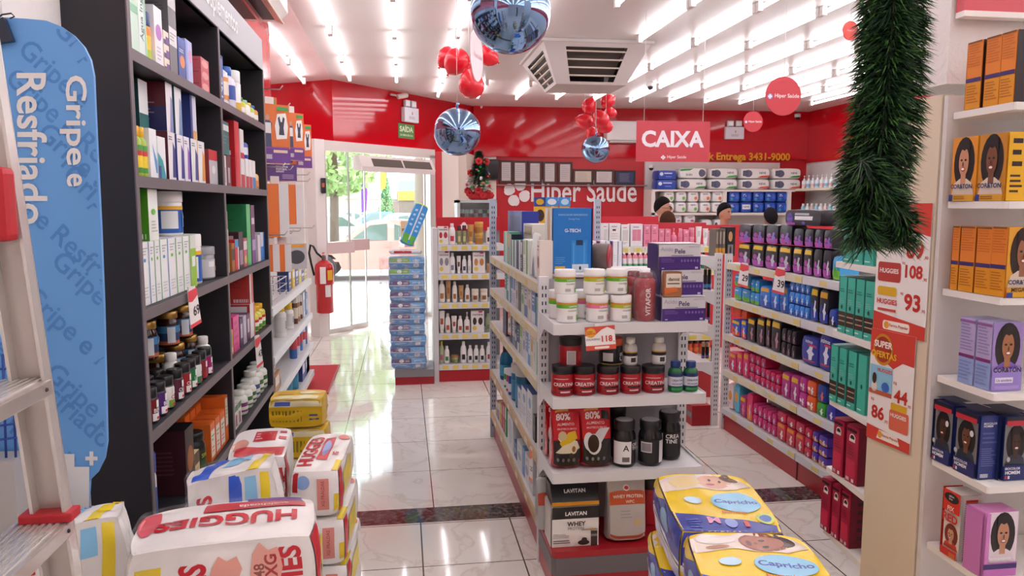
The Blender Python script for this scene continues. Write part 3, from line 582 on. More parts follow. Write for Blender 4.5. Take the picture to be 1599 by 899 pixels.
# --- far bay, fourth shelf
r = br(3, FB)
r.box(357.5, 363, 500, '#d8902c', [('F', .2, .5, .8, .9, '#7aa03a', '@e'), ('F', .2, .1, .8, .3, '#e9dcc0')], 'yellow and green carton', d=.09, h=.12)
r.box(363.5, 373, 496, '#e0488c', [('F', .1, .1, .9, .9, '#c8307a', '@l', 4), ('L', 0, 0, 1, 1, '#d83a80')], 'pink carton', d=.1)
for u, c in ((374, '#4a2c58'), (379.5, '#b8a8c0'), (385, '#5a2a50')): r.box(u, u + 5, 500, c, [('F', .2, .3, .8, .8, '#c9bccc')], 'slim purple carton', d=.1, h=.145)
r.box(390.5, 398, 482, '#e8e2e2', [('F', .75, 0, 1, 1, '#c23c3c'), ('L', 0, 0, 1, 1, '#c8403e'), ('L', .06, .06, .94, .94, '#ece6e6')], 'white carton with red border', d=.25, h=.185)
r.box(391.5, 396.5, 438, '#efeaea', [('L', 0, 0, 1, 1, '#c8433e'), ('L', .55, .05, .95, .16, '#efe8e6', '@b'), ('L', .15, .5, .85, .85, '#b23630', '@l', 4), ('F', .4, 0, 1, 1, '#d86a64')], 'red carton lying on white carton', d=.19, zb=r.last + .001, h=.165)
r.box(366, 371, 440, '#b2362f', [('L', 0, 0, 1, 1, '#7c1f22')], 'dark red carton behind red one', d=.08, zb=.88 + .186, h=.165, inset=.17)
for u in (401.5, 406.8, 412): r.jar(u, u + 4.8, 0, 'pill', '#dcd65a', '#f0b41e', 'vitamin bottle with yellow lid', [(0, .3, '#4a9a3c'), (.3, .6, '#f2efe0'), (.6, .8, '#c8322c')], name='bottle', cat='bottle', h=.135)
zb = r.last + .001
for u in (403.5, 409): r.jar(u, u + 4.8, 0, 'pill', '#dcd65a', '#5aa83c', 'green-lidded vitamin bottle stacked above', [(0, .4, '#f0c83a'), (.4, .8, '#c8322c')], name='bottle', cat='bottle', h=.10, zb=zb) if False else None
# --- lowest visible shelf, both bays
r = br(4, NB)
r.jar(234, 247, 724, 'pot', '#e8ecf0', '#2a4cb0', 'white pot with blue lid', [(.2, .8, '#3a62b8')], name='pot', w=.07, inset=.03)
r.box(280, 294, 690, '#3c1a1c', [('F', .0, .75, 1, 1, '#241618'), ('F', .15, .3, .9, .7, '#a8622c', '@e'), ('F', .2, .1, .8, .25, '#7a3a20', '@e'), ('L', 0, 0, 1, 1, '#47202a'), ('L', .08, .8, .35, .9, '#b9b0b4'), ('L', .5, .3, .9, .7, '#6a3a44', '@l', 6), ('T', 0, 0, 1, 1, '#1c1618')], 'dark brown carton with chocolate', d=.24, h=.25)
r.box(294.5, 302, 730, '#e0c8a0', [('F', 0, .6, 1, 1, '#5a3a2a'), ('F', .1, .1, .9, .5, '#c8a878', '@l', 4)], 'small beige carton', d=.05, h=.12)
r.jar(303, 320, 688, 'jar', '#1c1d20', '#17181a', 'black jar with green label', [(.05, .95, '#2c3a26')], [(-40, 40, .55, .75, '#c8c83a', 'SPIRU'), (-40, 40, .1, .45, '#3a5a34')], name='pill_jar', w=.095, n=20)
for i, u in enumerate((321, 329.2, 337.2)):
    for k in range(2): r.box(u, u + 7.5, 0, '#e8702c', [('F', .1, .1, .9, .8, '#f0e6da'), ('F', .2, .5, .8, .7, '#7aa03a', '@l', 2), ('F', .2, .2, .8, .4, '#d88a5a', '@l', 2), ('T', .1, .1, .9, .9, '#d85f22'), ('L', .2, .6, .8, .8, '#d05a20', '@l', 2)], ('front' if k == 0 else 'back') + ' orange carton', d=.10, h=.165 + .035 * k, inset=.012 + .102 * k)
r.box(351, 353.5, 0, '#e8702c', [('F', .1, .35, .9, .95, '#f0ece2'), ('F', .2, .5, .8, .8, '#a8c07a', '@l', 4), ('T', .1, .1, .9, .9, '#d85f22')], 'tall orange carton at the divider', d=.2, h=.215, w=.055)
r = br(4, FB)
r.jar(368, 389, 567, 'pot', '#e6e2da', GOLD, 'white jar with gold lid stacked on top', [(.1, .8, '#6a5248')], [(-30, 30, .3, .7, '#a89888')], name='pot', w=.10, zb=.505 + .13, h=.135, inset=.09)
r.jar(368, 389, 600, 'pot', '#e6e2da', '#efece4', 'white jar under gold-lidded jar', [(.2, .7, '#c9c2b4')], name='pot', w=.105, h=.129, inset=.09)
for u, h_ in ((361, .115), (366.5, .115)): r.box(u, u + 5, 0, '#ece6e0', [('F', 0, .75, 1, 1, '#2f7a44'), ('F', .15, .1, .6, .6, '#7a1a3a')], 'white carton with green top', d=.03, h=h_)
for i, (u, c) in enumerate(((379, '#8a3a7a'), (387, '#3f7a44'), (393, '#2f6a3c'), (399, '#3a5a8a'), (405, '#3f7a34'), (411, '#2f6a34'))):
    r.jar(u, u + 6, 0, 'pill', '#eceee6', '#f0f0ea', 'white pill bottle with coloured label', [(.1, .8, c), (.25, .5, '#e8ebe0')], name='pill_jar', h=.125 + (.03 if i > 2 else 0))
# price tags on the unit
p = PX(300, 452, XB + .02); price_tag('price_tag', 'red and white price tag 69 hanging under white slim cartons', p, .085, .14, R(78), '69', tilt=-8)
p = PX(402, 527, XB + .02); price_tag('price_tag', 'red and white price tag 43 hanging under red cartons', p, .085, .16, R(78), '43', tilt=-8)
# ================================================================ CENTRE GONDOLA with end cap
STEEL = m('#dedcdd', .35); STEELB = m('#b4bccb', .35); SLOT = m('#3a3a40', .6); PANEL = m('#a9a5a9', .5); CREAM = m('#dccfae', .45); TAN = m('#c8a880', .5); GREYB = m('#6c6668', .4); REDP = m('#a81a26', .35)
def upright(parent, x, y, z1, w=.045, d=.03, mt=STEEL, name='upright', face='-y'):
    s = MB(); s.rbox(x, y, 0, x + w, y + d, z1, mt, .002)
    z = .08
    while z < z1 - .03:
        for k in (.30, .62):
            if face == '-y': s.box(x + w * k, y - .0006, z, x + w * k + .006, y + .0004, z + .016, SLOT)
            else: s.box(x - .0006, y + d * k, z, x + .0004, y + d * k + .006, z + .016, SLOT)
        z += .034
    return s.build(name, parent)
gon = empty('gondola_shelving', (0, 0, 0)); tag(gon, 'white metal gondola with toothpaste on its aisle side and supplements on its end', 'shelving')
GX = .585
upright(gon, .578, 3.2, 1.292); upright(gon, 1.215, 3.2, 1.292)
upright(gon, .578, 5.06, 1.64, mt=STEELB); upright(gon, 1.3, 5.06, 1.64, mt=STEELB)
s = MB(); s.box(.9, 3.24, .1, .93, 5.05, 1.25, PANEL); s.build('back_panel', gon)
s = MB(); s.box(.624, 3.215, .19, 1.214, 3.228, 1.28, PANEL); s.build('end_panel', gon)
GZ = [1.26, 1.045, .82, .485, .2]
for i, z in enumerate(GZ):
    for sx in (0, 1):
        x0, x1 = (GX + .002, .898) if sx == 0 else (.932, 1.23)
        s = MB(); s.box(x0, 3.24, z - .022, x1, 5.05, z, STEEL); o = s.build('shelf', gon)
        s = MB(); e = CREAM if i < 3 else TAN; xe = GX - .008 if sx == 0 else 1.23
        for a, b in ((3.24, 4.0), (4.008, 5.05)): s.box(xe, a, z - .045, xe + .01, b, z - .001, e)
        for k in range(5): y = 3.5 + .31 * k; s.box(xe - .001, y, z - .036, xe + .0005, y + .07, z - .01, m('#e0c66a', .5) if i < 3 else m('#e8dcc0', .5))
        s.build('price_rail', o)
s = MB(); s.box(GX + .02, 3.24, .0, 1.22, 5.05, .15, REDP); s.build('plinth', gon)
s = MB(); s.box(.672, 3.2, 1.288, 1.21, 3.60, 1.3, STEEL); s.build('top_board', gon)
EZ = [1.13, .83, .52]
for z in EZ:
    s = MB(); s.box(.585, 2.9, z - .03, 1.222, 3.195, z, STEEL); s.box(.585, 2.896, z - .042, 1.222, 2.902, z + .001, STEEL)
    o = s.build('end_shelf', gon)
    for x in (.582, 1.222):
        s = MB(); s.prism([(3.2, z - .11), (3.2, z + .012), (2.9, z + .004), (2.9, z - .042), (3.1, z - .05)], lambda a, b, d: (x + d, a, b), 0, .003, m('#e6e4e4', .35)); s.build('bracket', o)
s = MB(); s.prism([(.585, 3.24), (.585, 2.92), (.60, 2.9), (1.21, 2.9), (1.225, 2.92), (1.225, 3.24)], lambda a, b, d: (a, b, d), .01, .187, REDP); o = s.build('base_plinth', gon)
s = MB(); s.prism([(.583, 3.2), (.583, 2.918), (.599, 2.897), (1.211, 2.897), (1.228, 2.918), (1.228, 3.2)], lambda a, b, d: (a, b, d), .085, .16, GREYB); s.build('grey_band', o)
# ---- aisle side, top shelf
def gr(i):
    r = Row('x', GX + .004, GZ[i], 'on gondola aisle side, ' + ['top', 'second', 'third', 'fourth', 'lowest'][i] + ' shelf', '-x'); r.lim = (3.245, 5.045); r.zmax = GZ[i - 1] - .046 if i else None; return r
def slim(r, u0, u1, vt, c, c2, desc, d=.1, kind=0, **k):
    D = [('F', .12, .55, .88, .95, c2), ('F', .2, .1, .8, .45, c2, '@l', 5)] if kind == 0 else [('F', 0, 0, .45, 1, c2)] if kind == 1 else [('F', .15, .3, .85, .62, c2, '@e'), ('F', .2, .72, .8, .9, c2, '@l', 2)] if kind == 2 else [('F', 0, 0, 1, .35, c2), ('F', .2, .5, .8, .85, c2, '@l', 3)]
    return r.box(u0, u1, vt, c, D, desc, d=d, **k)
r = gr(0)
for u0, u1, vt, c, c2, ds, kd in ((783.5, 788.5, 362, '#bfe0d4', '#5aa89c', 'pale teal slim pack', 1), (789, 793, 362, '#58a890', '#d8a050', 'teal slim pack with orange band', 0), (793.3, 795.6, 366, '#1d2c3a', '#dfe4e6', 'dark slim pack', 1), (796, 800, 375, '#1f8a78', '#d8ece6', 'green slim pack', 1), (800.5, 805, 376, '#1c2450', '#e6e8ee', 'navy slim pack', 1), (805.5, 808.5, 376, '#e6e6ea', '#1c2450', 'white and navy slim pack', 1), (809, 812.5, 376, '#1e2848', '#c9ccd8', 'dark navy slim pack', 0), (813, 817.5, 374, '#eceee6', '#b8c8a0', 'white slim pack', 0), (818, 822.5, 376, '#e6ece0', '#2f9a3c', 'white slim pack with green half', 1), (834.5, 838.5, 376, '#e9dcd2', '#a85a3a', 'cream slim pack with brown figure', 2)):
    slim(r, u0, u1, vt, c, c2, ds, kind=kd, d=.06)
r.soft(823, 833.5, 364, '#e6e2de', [('F', .3, .0, .7, .5, '#2c4a80', '@p', [(0, 0), (.5, 1), (1, 0)])], 'pearly white pouch', d=.04, taper=.7, n=4, name='pouch', cat='pouch')
r2 = Row('x', GX + .09, 1.26, 'on gondola top shelf, back row', '-x')
r2.box(790, 812, 330, '#2a3c9c', [('F', .1, .55, .9, .9, '#1c2a78'), ('F', .5, .4, .95, .5, '#7ab0e0'), ('L', 0, 0, 1, 1, '#2c44a8')], 'large dark blue carton', d=.1)
r2.box(814, 828, 350, '#d8d2c4', [('F', .05, .3, .95, .7, '#eceae4'), ('F', .1, .75, .9, .95, '#a8906a')], 'beige carton', d=.12)
r = gr(1)
for u0, u1, vt, c, c2, ds, kd in ((785, 788, 424, '#2f8a86', '#dfe9e6', 'teal slim pack', 3), (788.5, 791, 424, '#d8e6e4', '#2f8a9a', 'white and teal slim pack', 3), (791.5, 794.3, 428, '#3aa0a8', '#eceeee', 'turquoise slim pack', 1), (794.8, 798, 430, '#dfe4ec', '#2a5ab8', 'white slim pack with blue top', 0), (798.4, 801.5, 432, '#e2e4ea', '#3a6ac8', 'pale slim pack with blue top', 0), (802, 805.5, 434, '#c9c2ba', '#8a7a6a', 'beige slim pack', 2), (806, 809.5, 430, '#1c1a1e', '#3a383c', 'black slim pack', 3), (810, 815, 438, '#c9cdc4', '#4a9a4a', 'grey pack with green print', 2), (815.5, 820, 440, '#d0d0d6', '#3a6aa0', 'grey pack with blue print', 3), (820.5, 826, 446, '#dcd4d0', '#b89a90', 'cream pack', 2), (826.5, 832.5, 452, '#4a7ab8', '#dfe6ee', 'blue pack with white print', 3), (833, 837.5, 465, '#6a9ac0', '#3aa05a', 'small blue pack', 0)):
    slim(r, u0, u1, vt, c, c2, ds, kind=kd, d=.07)
r = gr(2)
for u0, u1, vt, c, c2, ds, kd in ((782, 787.5, 475, '#2a2438', '#4a4260', 'dark purple tall pack', 3), (793, 796, 490, '#3a3038', '#b8a0a0', 'dark pack', 2), (796.5, 800, 498, '#e4e6e8', '#5a7ab0', 'white pack with blue print', 3), (800.4, 804, 505, '#39486a', '#c8ccd8', 'slate blue pack', 2), (804.4, 807.5, 508, '#2e3c6a', '#dfe2ea', 'navy pack', 3), (808, 812.5, 503, '#d8dcd8', '#8ab83a', 'white pack with lime top', 0), (813, 817, 513, '#dfdfe6', '#8a9ab8', 'pale grey pack', 2), (817.4, 821, 518, '#7aa8d8', '#e6ecf2', 'light blue pack', 3), (821.4, 825, 522, '#e2e6ea', '#5a9ad0', 'white pack with blue base', 3), (825.4, 829, 528, '#eceade', '#d8b03a', 'white pack with yellow top', 0), (829.3, 832, 530, '#e9ebe6', '#c8ccd0', 'plain white pack', 2), (832.4, 837.5, 532, '#2f9a4a', '#e2eee4', 'bright green pack', 1)):
    slim(r, u0, u1, vt, c, c2, ds, kind=kd, d=.08)
r = gr(3)
BLU = m('#2f86b8', .08, trans=.5)
r.jar(773, 781, 540, 'shampoo', BLU, '#2c2a2e', 'blue mouthwash bottle with black cap', [(.1, .7, '#4aa0c8')], name='bottle', cat='bottle', w=.085)
r.jar(781.5, 787, 546, 'shampoo', m('#3a9ac0', .08, trans=.5), '#e6e6ea', 'blue mouthwash bottle', [(.1, .6, '#3f8ac0')], name='bottle', cat='bottle', w=.085, inset=.10)
for u, c, c2 in ((781.8, '#2f9a48', '#e6ece6'), (785.2, '#c83a4a', '#e9e2ea'), (788.4, '#3a52a8', '#e2e6f0')): r.jar(u, u + 3.4, 575, 'slim', c, c2, 'small coloured bottle', [(.1, .6, c2)], name='bottle', cat='bottle', w=.045, d=.045)
r.jar(792, 797.8, 568, 'tub', m('#3a8ab8', .1, trans=.4), '#d8d4cc', 'blue tub with cream lid', [(.0, .8, '#3a86b4')], name='tub', cat='tub', w=.11)
r.jar(798.3, 804.6, 571, 'tub', m('#3a8ab8', .1, trans=.4), '#dcd8d0', 'blue tub with cream lid', [(.0, .8, '#3a86b4')], name='tub', cat='tub', w=.115)
for u0, u1, vt in ((805, 810, 606), (811, 819, 607), (820, 828, 612)): r.box(u0, u1, vt, '#e3e6ea', [('T', 0, 0, 1, 1, '#3a62a8'), ('F', .1, .2, .9, .5, '#a8bcd8', '@l', 4), ('F', .3, .6, .8, .85, '#7aa8d0', '@e'), ('L', 0, 0, 1, 1, '#c9ccd2')], 'white carton with blue top', d=.17)
r.box(829, 832.5, 650, '#26242a', [('F', .1, .4, .9, .6, '#5a5860')], 'black slim pack', d=.1)
r = gr(4)
for u, c, c2 in ((771, '#c87a3a', '#e8d0a8'), (773.5, '#3a6aa8', '#dfe6ee'), (776, '#d8b03a', '#f0e6c0'), (779, '#c82c3c', '#e89aa0'), (782, '#b8304c', '#eabcc4'), (785, '#2f9a48', '#d8ecd8')): slim(r, u, u + 2.2, 625 + (u - 771) * .6, c, c2, 'slim bright pack', d=.07, kind=0)
r.box(789, 798, 650, '#e2e4e6', [('F', .1, .1, .9, .9, '#bcc8d4', '@e'), ('L', 0, 0, 1, 1, '#8a8488')], 'white carton with grey side', d=.12)
for u0, u1, vt, c in ((799.5, 803.5, 690, '#3a62a8'), (804, 812, 693, '#dfe4ea'), (812.5, 816, 700, '#5a9ad8'), (816.5, 823, 712, '#e2e2e4'), (823.5, 829, 725, '#d6dae0')): slim(r, u0, u1, vt, c, '#9ab0c8', 'pale blue and white pack', d=.1, kind=2)
p = PX(795, 486, GX - .012); price_tag('price_tag', 'salmon price tag hanging from third gondola shelf over the aisle', p, .05, .13, R(-80), '19', head='#e8906a')
p = PX(829, 702, GX - .012); price_tag('price_tag', 'salmon price tag hanging from fourth gondola shelf over the aisle', p, .05, .15, R(-80), '25', head='#e8906a')
# ---- top of the gondola
tb = Row('y', 3.3, 1.3, 'on top of the gondola end', '-y')
o = tb.box(863, 925, 331, '#1d78c8', [('F', .14, .86, .9, .93, '#9cc0e2', 'PURIFICADOR REFRIGERADO', 0, .02), ('F', .35, .81, .75, .845, '#8ab4de', 'Energy Free'), ('F', .30, .60, .72, .70, '#e6eef6', 'G-TECH', 0, .03), ('F', .48, .12, .9, .50, '#2f8ad6'), ('F', .52, .12, .56, .46, '#4f9fe0'), ('F', .8, .12, .84, .46, '#4f9fe0'), ('F', .60, .42, .78, .50, '#1c3a5c'), ('F', .50, .0, .93, .12, '#c9d6e2'), ('F', .68, .03, .74, .09, '#1c2836', '@e'), ('F', .05, .03, .32, .09, '#d0a83a'), ('F', .06, .12, .35, .24, '#5aa0da', '@l', 4), ('L', 0, 0, 1, 1, '#e6e4e6'), ('L', .1, .5, .9, .95, '#f0ece8'), ('L', .35, .45, .75, 1, '#d8a070', '@e'), ('L', .1, .05, .9, .35, '#c9d4e0'), ('R', 0, 0, 1, 1, '#1a62a8')], 'large bright blue water purifier carton', d=.17, h=.285)
s = MB(); s.lathe([(.001, .0), (.06, .0), (.06, .07), (.045, .09), (.001, .09)], m('#6c5a52', .4), 24); s.lathe([(.001, -.004), (.059, -.004), (.059, 0), (.001, 0)], m('#9c1c2c', .4), 24)
p = PY(938, 372, 3.42); o = s.build('round_gift_tin', None, (p.x + .042, 3.42, 1.3015 + .0605), rot=(R(-90), 0, R(62))); tag(o, 'round dark red ended tin beside the blue purifier carton', 'tin')
rr = Row('y', 3.95, 1.26, 'behind the supplement end', '-y')
for u0, u1, c, c2 in ((926.5, 932.5, '#e6dde2', '#8a3a5a'), (933, 938, '#7a2c58', '#c9b0c0'), (938.5, 947, '#ecebee', '#a8a2b8'), (947.5, 954, '#e9e8ee', '#5a4c90'), (954.5, 957.5, '#4a3a7c', '#c08aa0'), (958, 966, '#edecef', '#b9b4c2'), (966.5, 973, '#e9e9ee', '#5a5a88')):
    rr.box(u0, u1, 377, c, [('F', .85, 0, 1, 1, c2), ('F', .2, .2, .7, .5, '#d6d2da', '@l', 4)], 'tall slim white carton', d=.08)
for u0, u1, c in ((974, 981, '#e87a8a'), (981.5, 990, '#e6a0b0'), (990.5, 999, '#ea8494'), (999.5, 1007, '#e89aa8'), (1007.5, 1014, '#e8808e')):
    rr.jar(u0, u1, 388, 'pump', c, '#f2efee', 'pink pump bottle with white pump', [(.0, .25, '#5ab88a'), (.3, .95, '#f0dfe2' if c < '#e88' else '#f4f0ee')], name='pump_bottle', cat='bottle', d=.045)
# ---- end cap, upper shelf
ea = Row('y', 2.905, EZ[0], 'on end cap upper shelf', '-y')
def lav(r, u0, u1, vt, c, c2, where, **k):
    return r.jar(u0, u1, vt, 'tub', '#f1efec', '#f3f1ee', 'white collagen tub with %s band %s' % (c2, where), [(0, 1, '#f2f0ed'), (.70, .93, c), (.91, 1, '#d88a1e')], [(0, 52, .74, .88, '#f4f4ee', 'LAVITAN'), (-5, 48, .52, .64, '#3a3a40', 'COLÁGENO'), (-10, 20, .12, .3, '#b9b4b0'), (46, 62, .05, .34, c)], name='tub', cat='tub', n=24, **k)
G1, P1, Y1_ = '#6ab82e', '#e0709a', '#b9c22e'
lav(ea, 873, 908, 462, G1, 'green', 'in lower row'); lav(ea, 921, 957, 463, P1, 'pink', 'in lower row'); lav(ea, 959.5, 994, 463, Y1_, 'olive', 'in lower row'); zt = EZ[0] + ea.size(921, 957, 463, None, None)[2] + .003
lav(ea, 869, 903, 460, G1, 'green', 'in back row', inset=.125); lav(ea, 911, 945, 460, P1, 'pink', 'in back row', inset=.125); lav(ea, 955, 989, 463, G1, 'green', 'in back row', inset=.125)
for u0, u1, vt, c, c2 in ((871, 906, 422, G1, 'green'), (918, 952.5, 420, Y1_, 'olive'), (954.5, 989, 423, G1, 'green')): lav(ea, u0, u1, vt, c, c2, 'in upper row', zb=zt, h=.1, inset=.03)
VR = m('#a01c2e', .3)
for u0, u1, ins, wh in ((997, 1033, .01, 'front'), (992, 1022, .105, 'back')):
    s = MB(); t, w_ = ea.span(u0, u1); w_ *= .95; h_ = .195
    s.lathe([(.40 * w_, 0), (.47 * w_, .006), (.48 * w_, h_ * .78), (.44 * w_, h_ * .86), (.30 * w_, h_ * .9)], VR, 20, (0, w_ / 2, 0)); o = s.build('vitamin_bottle')
    s = MB(); s.lathe([(.33 * w_, h_ * .9), (.34 * w_, h_ * .98), (.28 * w_, h_)], m('#7a1824', .4), 20, (0, w_ / 2, 0)); s.build('lid', o)
    s = MB(); fn = lambda u, v: Vector((.486 * w_ * math.sin(R(-22 + 44 * u)), w_ / 2 - .486 * w_ * math.cos(R(-22 + 44 * u)), h_ * (.12 + .58 * v)))
    vs, fs = fit_text('VITAFOR', 0, 0, 1, 1, .3, 90, .02); vs, fs = split_tris(vs, fs, .3); s.add([fn(*q) for q in vs], fs, '#f0dfe2'); s.build('label', o)
    s = MB(); s.lathe([(.49 * w_, .001), (.53 * w_, .03), (.54 * w_, h_ * .7), (.50 * w_, h_ * .95), (.40 * w_, h_ * 1.03), (.2 * w_, h_ * 1.05)], glassy('wrap_film', '#ffffff', .12, .12, .6, 40.), 20, (0, w_ / 2, 0)); s.build('plastic_wrap', o)
    o.location = (t, ea.c + ins, EZ[0] + .0015); reg(o, f'dark red bottle in plastic wrap, {wh} one', 'on end cap upper shelf', 'bottle', u0)
PELE = [('F', 0, 0, 1, .52, '#4a2a7c'), ('F', .38, .60, .63, .86, '#4a3a6c', 'Pele', 0, .02), ('F', .04, .72, .34, .92, '#a8a4b4', 'Acido', 0, .01), ('F', .72, .86, .97, .95, '#a8a6ac', 'NATUVITA', 0, .01), ('F', .06, .28, .38, .46, '#7a5ca8', '@l', 3), ('F', .3, .545, .82, .58, '#8a80a0'), ('T', 0, 0, 1, 1, '#dedce0')] + [('F', .52 + .075 * k, .30, .57 + .075 * k, .42, '#8468b0', '@e') for k in range(6)] + [('L', 0, 0, 1, 1, '#3a1f66'), ('F', .06, .05, .12, .09, '#c9bfe0'), ('F', .86, .04, .93, .12, '#c9bfe0')]
o = ea.box(1036, 1107, 465, '#d4d2d6', PELE, 'wide purple and grey carton, lowest of stack', d=.13, rough=.35); zt = ea.last + .001
eb = Row('y', 2.96, EZ[0], 'on end cap upper shelf', '-y')
eb.box(1034, 1102, 423, '#d4d2d6', PELE, 'wide purple and grey carton, middle of stack', d=.13, zb=zt, h=.105); z3 = eb.last + .001
eb.box(1029, 1097, 381, '#d4d2d6', PELE, 'wide purple and grey carton, topmost of stack', d=.13, zb=z3, h=.105)
s = pack(.078, .035, .103, '#a8704a', [('F', .08, .38, .94, .96, '#e8dccc'), ('F', .2, .62, .85, .84, '#5a3428', 'danoz', 0, .03), ('F', .15, .52, .85, .57, '#6a4434'), ('F', 0, .1, .8, .40, '#d8703a', '@p', [(0, 0), (1, .4), (.8, 1), (0, .9)]), ('T', 0, 0, 1, 1, '#8a5434')], .1, 6); o = s.build('cocoa_can', None, (ea.span(1037, 1070)[0], 2.912, zt + .0015)); tag(o, 'brown can with cream label standing on the lowest purple and grey carton', 'can')
# ---- end cap, middle shelf
ec = Row('y', 2.91, EZ[1], 'on end cap middle shelf', '-y'); ec.lim = (.589, 1.22)
RB = m('#b01c26', .3); KB = m('#1a191c', .35)
def crea(r, u0, u1, vt, desc, txt='CREATINA', **k):
    f = [(-58, 58, .42, .72, '#f0e6e6', txt), (-30, 50, .30, .40, '#1a191c'), (-55, 20, .86, .89, '#e6d8d8'), (-20, 30, .12, .2, '#e8c8ca')]
    return r.jar(u0, u1, vt, 'pot', RB, KB, desc, [(0, .16, '#8a141e')], f, name='supplement_pot', cat='jar', n=24, **k)
for u0, u1 in ((861, 898), (899.5, 938), (939.5, 976), (977, 1011), (1012.5, 1050)): crea(ec, u0, u1, 575, 'red creatine pot with black lid')
zt = ec.last + .002
for u in (1053, 1077.5): ec.jar(u, u + 24, 567, 'pill', '#1e6a3c', '#1f3c7c', 'green bottle with navy lid', [(.2, 1, '#23306c'), (.25, .8, '#d3d6e0')], [(-45, 45, .5, .7, '#2a3470', 'CREATINE'), (-40, 40, .3, .45, '#3a4480', 'POWDER'), (-50, 50, .02, .14, '#2f9a50')], name='pill_jar', n=20)
ed = Row('y', 2.95, EZ[1], 'on end cap middle shelf', '-y')
o = ed.jar(878, 916, 526, 'pot', RB, KB, 'red pot with black lid on the creatine pots', [(0, .16, '#8a141e')], [(-30, 15, .08, .85, '#cfcaca'), (30, 60, .3, .8, '#d04a50'), (-25, 10, .1, .8, '#b0a8a8')], name='supplement_pot', zb=zt, h=.118, n=24)
ed.jar(943, 982, 530, 'pot', '#1c1c20', '#d8562c', 'black pot with orange lid on the creatine pots', [(0, .05, '#b9a060')], [(-55, -5, .2, .7, '#d6d3d0'), (30, 55, .15, .8, '#c9c9cf', 'CR', 90)], name='supplement_pot', zb=zt, h=.112, n=24)
for u in (980, 1026): ed.jar(u, u + 23, 531, 'pill', '#d8d4cc', '#efece4', 'white-capped bottle with black label', [(.62, .8, '#d8a030'), (0, .62, '#efeceb'), (.5, .72, '#1c1b1e')], [(-10, 30, .1, .4, '#3a3a3e')], name='pill_jar', zb=zt, h=.112, n=18)
p = PY(936, 509, 2.89); w_, h_ = .122, .094
o = empty('price_card', (p.x, 2.888, p.z)); tag(o, 'red and white price card reading 118 under the upper end cap shelf', 'price tag')
f = xz(-w_ / 2, -h_, 0, w_, h_); s = MB(); s.prism([(0, 0), (1, 0), (1, 1), (0, 1)], f, 0, .0015, '#f2eeea')
g = lambda a, b: f(a, b, -.0006); g2 = lambda a, b: f(a, b, -.0011)
s.flat([(0, .62), (.3, .60), (.55, .85), (.75, .95), (1, .80), (1, 1), (0, 1)], g, '#d8503c'); s.flat([(0, 0), (1, 0), (1, .2), (0, .2)], g, '#d8503c'); s.flat(rrect(.28, .05, .78, .15, .05), g2, '#f0e6dc')
s.flat(ell(.19, .74, .17, .2), g2, '#e8a82c'); s.words('SUPER\nOFERTAS', lambda a, b: f(a, b, -.0016), .05, .60, .34, .88, '#b8341c', aspect=w_ / h_, bold=.02)
s.words('COLÁGENO', g2, .02, .42, .48, .52, '#4a4448', aspect=w_ / h_); s.words('118', g2, .54, .28, .90, .64, '#d23a30', aspect=w_ / h_, bold=.03); s.words(',90', g2, .9, .28, .98, .36, '#d23a30', aspect=w_ / h_)
c = s.build('card', o); c.rotation_euler = (R(-8), R(-3), 0); s = MB(); s.box(-.02, .0, -.012, .02, .006, .012, m('#e6e2e0', .2)); s.build('clip', o)
# ---- end cap, lower shelf
ee = Row('y', 2.92, EZ[2], 'on end cap lower shelf', '-y'); ee.lim = (.589, 1.22)
def pouch(r, u0, u1, vt, desc, kind, inset=.01, yaw=0, d=.11, h=None):
    RF = m('#c21d28', .15, metal=.35)
    D = [('F', 0, .0, 1, .46, '#1a181a'), ('F', .12, .80, .66, .92, '#f0e6e2', '80%', 0, .03), ('F', .16, .70, .8, .77, '#e6c8c4', 'ALIMENTO', 0, .01), ('F', .16, .63, .88, .69, '#e6c8c4', 'PROTEICO EM PÓ', 0, .01), ('F', .1, .945, .6, .985, '#d89a3a')]
    if kind == 1: D += [('F', .06, .20, .98, .54, '#d8ccae', '@p', [(0, .1), (.3, .5), (.1, .9), (.4, 1), (.9, .7), (1, .3), (.6, .1)]), ('F', .22, .36, .9, .62, '#d8b21e', '@p', [(0, .2), (.5, .9), (.9, 1), (1, .5), (.6, .2), (.1, 0)]), ('F', .18, .46, .5, .62, '#c9b488', '@e'), ('F', .62, .22, .88, .40, '#dccaa6', '@e'), ('F', .68, .25, .82, .36, '#8a5a2c', '@e')]
    else: D += [('F', .05, .26, .4, .58, '#dedad8', '@e'), ('F', .34, .40, .98, .66, '#d2cfce', '@p', [(0, .3), (.4, .9), (1, 1), (.7, .4), (.5, 0)]), ('F', .14, .19, .66, .55, '#d9d5d2', '@e'), ('F', .18, .23, .58, .54, '#2e1a16', '@e'), ('F', .70, .8, .98, .94, '#1a181a')]
    D += [('F', .1 + .2 * k, .08, .2 + .2 * k, .15, '#6c686a', '@e') for k in range(4)]
    return r.soft(u0, u1, vt, RF, D, desc, d=d, a=.22, n=12, wr=.003, taper=.85, inset=inset, yaw=yaw, name='protein_pouch', cat='pouch', rough=.25, h=h)
pouch(ee, 858, 908, 634, 'red and black protein pouch with passion fruit', 1, h=.262); pouch(ee, 911, 964, 633, 'red and black protein pouch with chocolate biscuit', 2, h=.264); 
pouch(ee, 852, 888, 628, 'red and black protein pouch behind the others', 0, inset=.14, d=.09, h=.26)
KJ = m('#1b1b1e', .25)
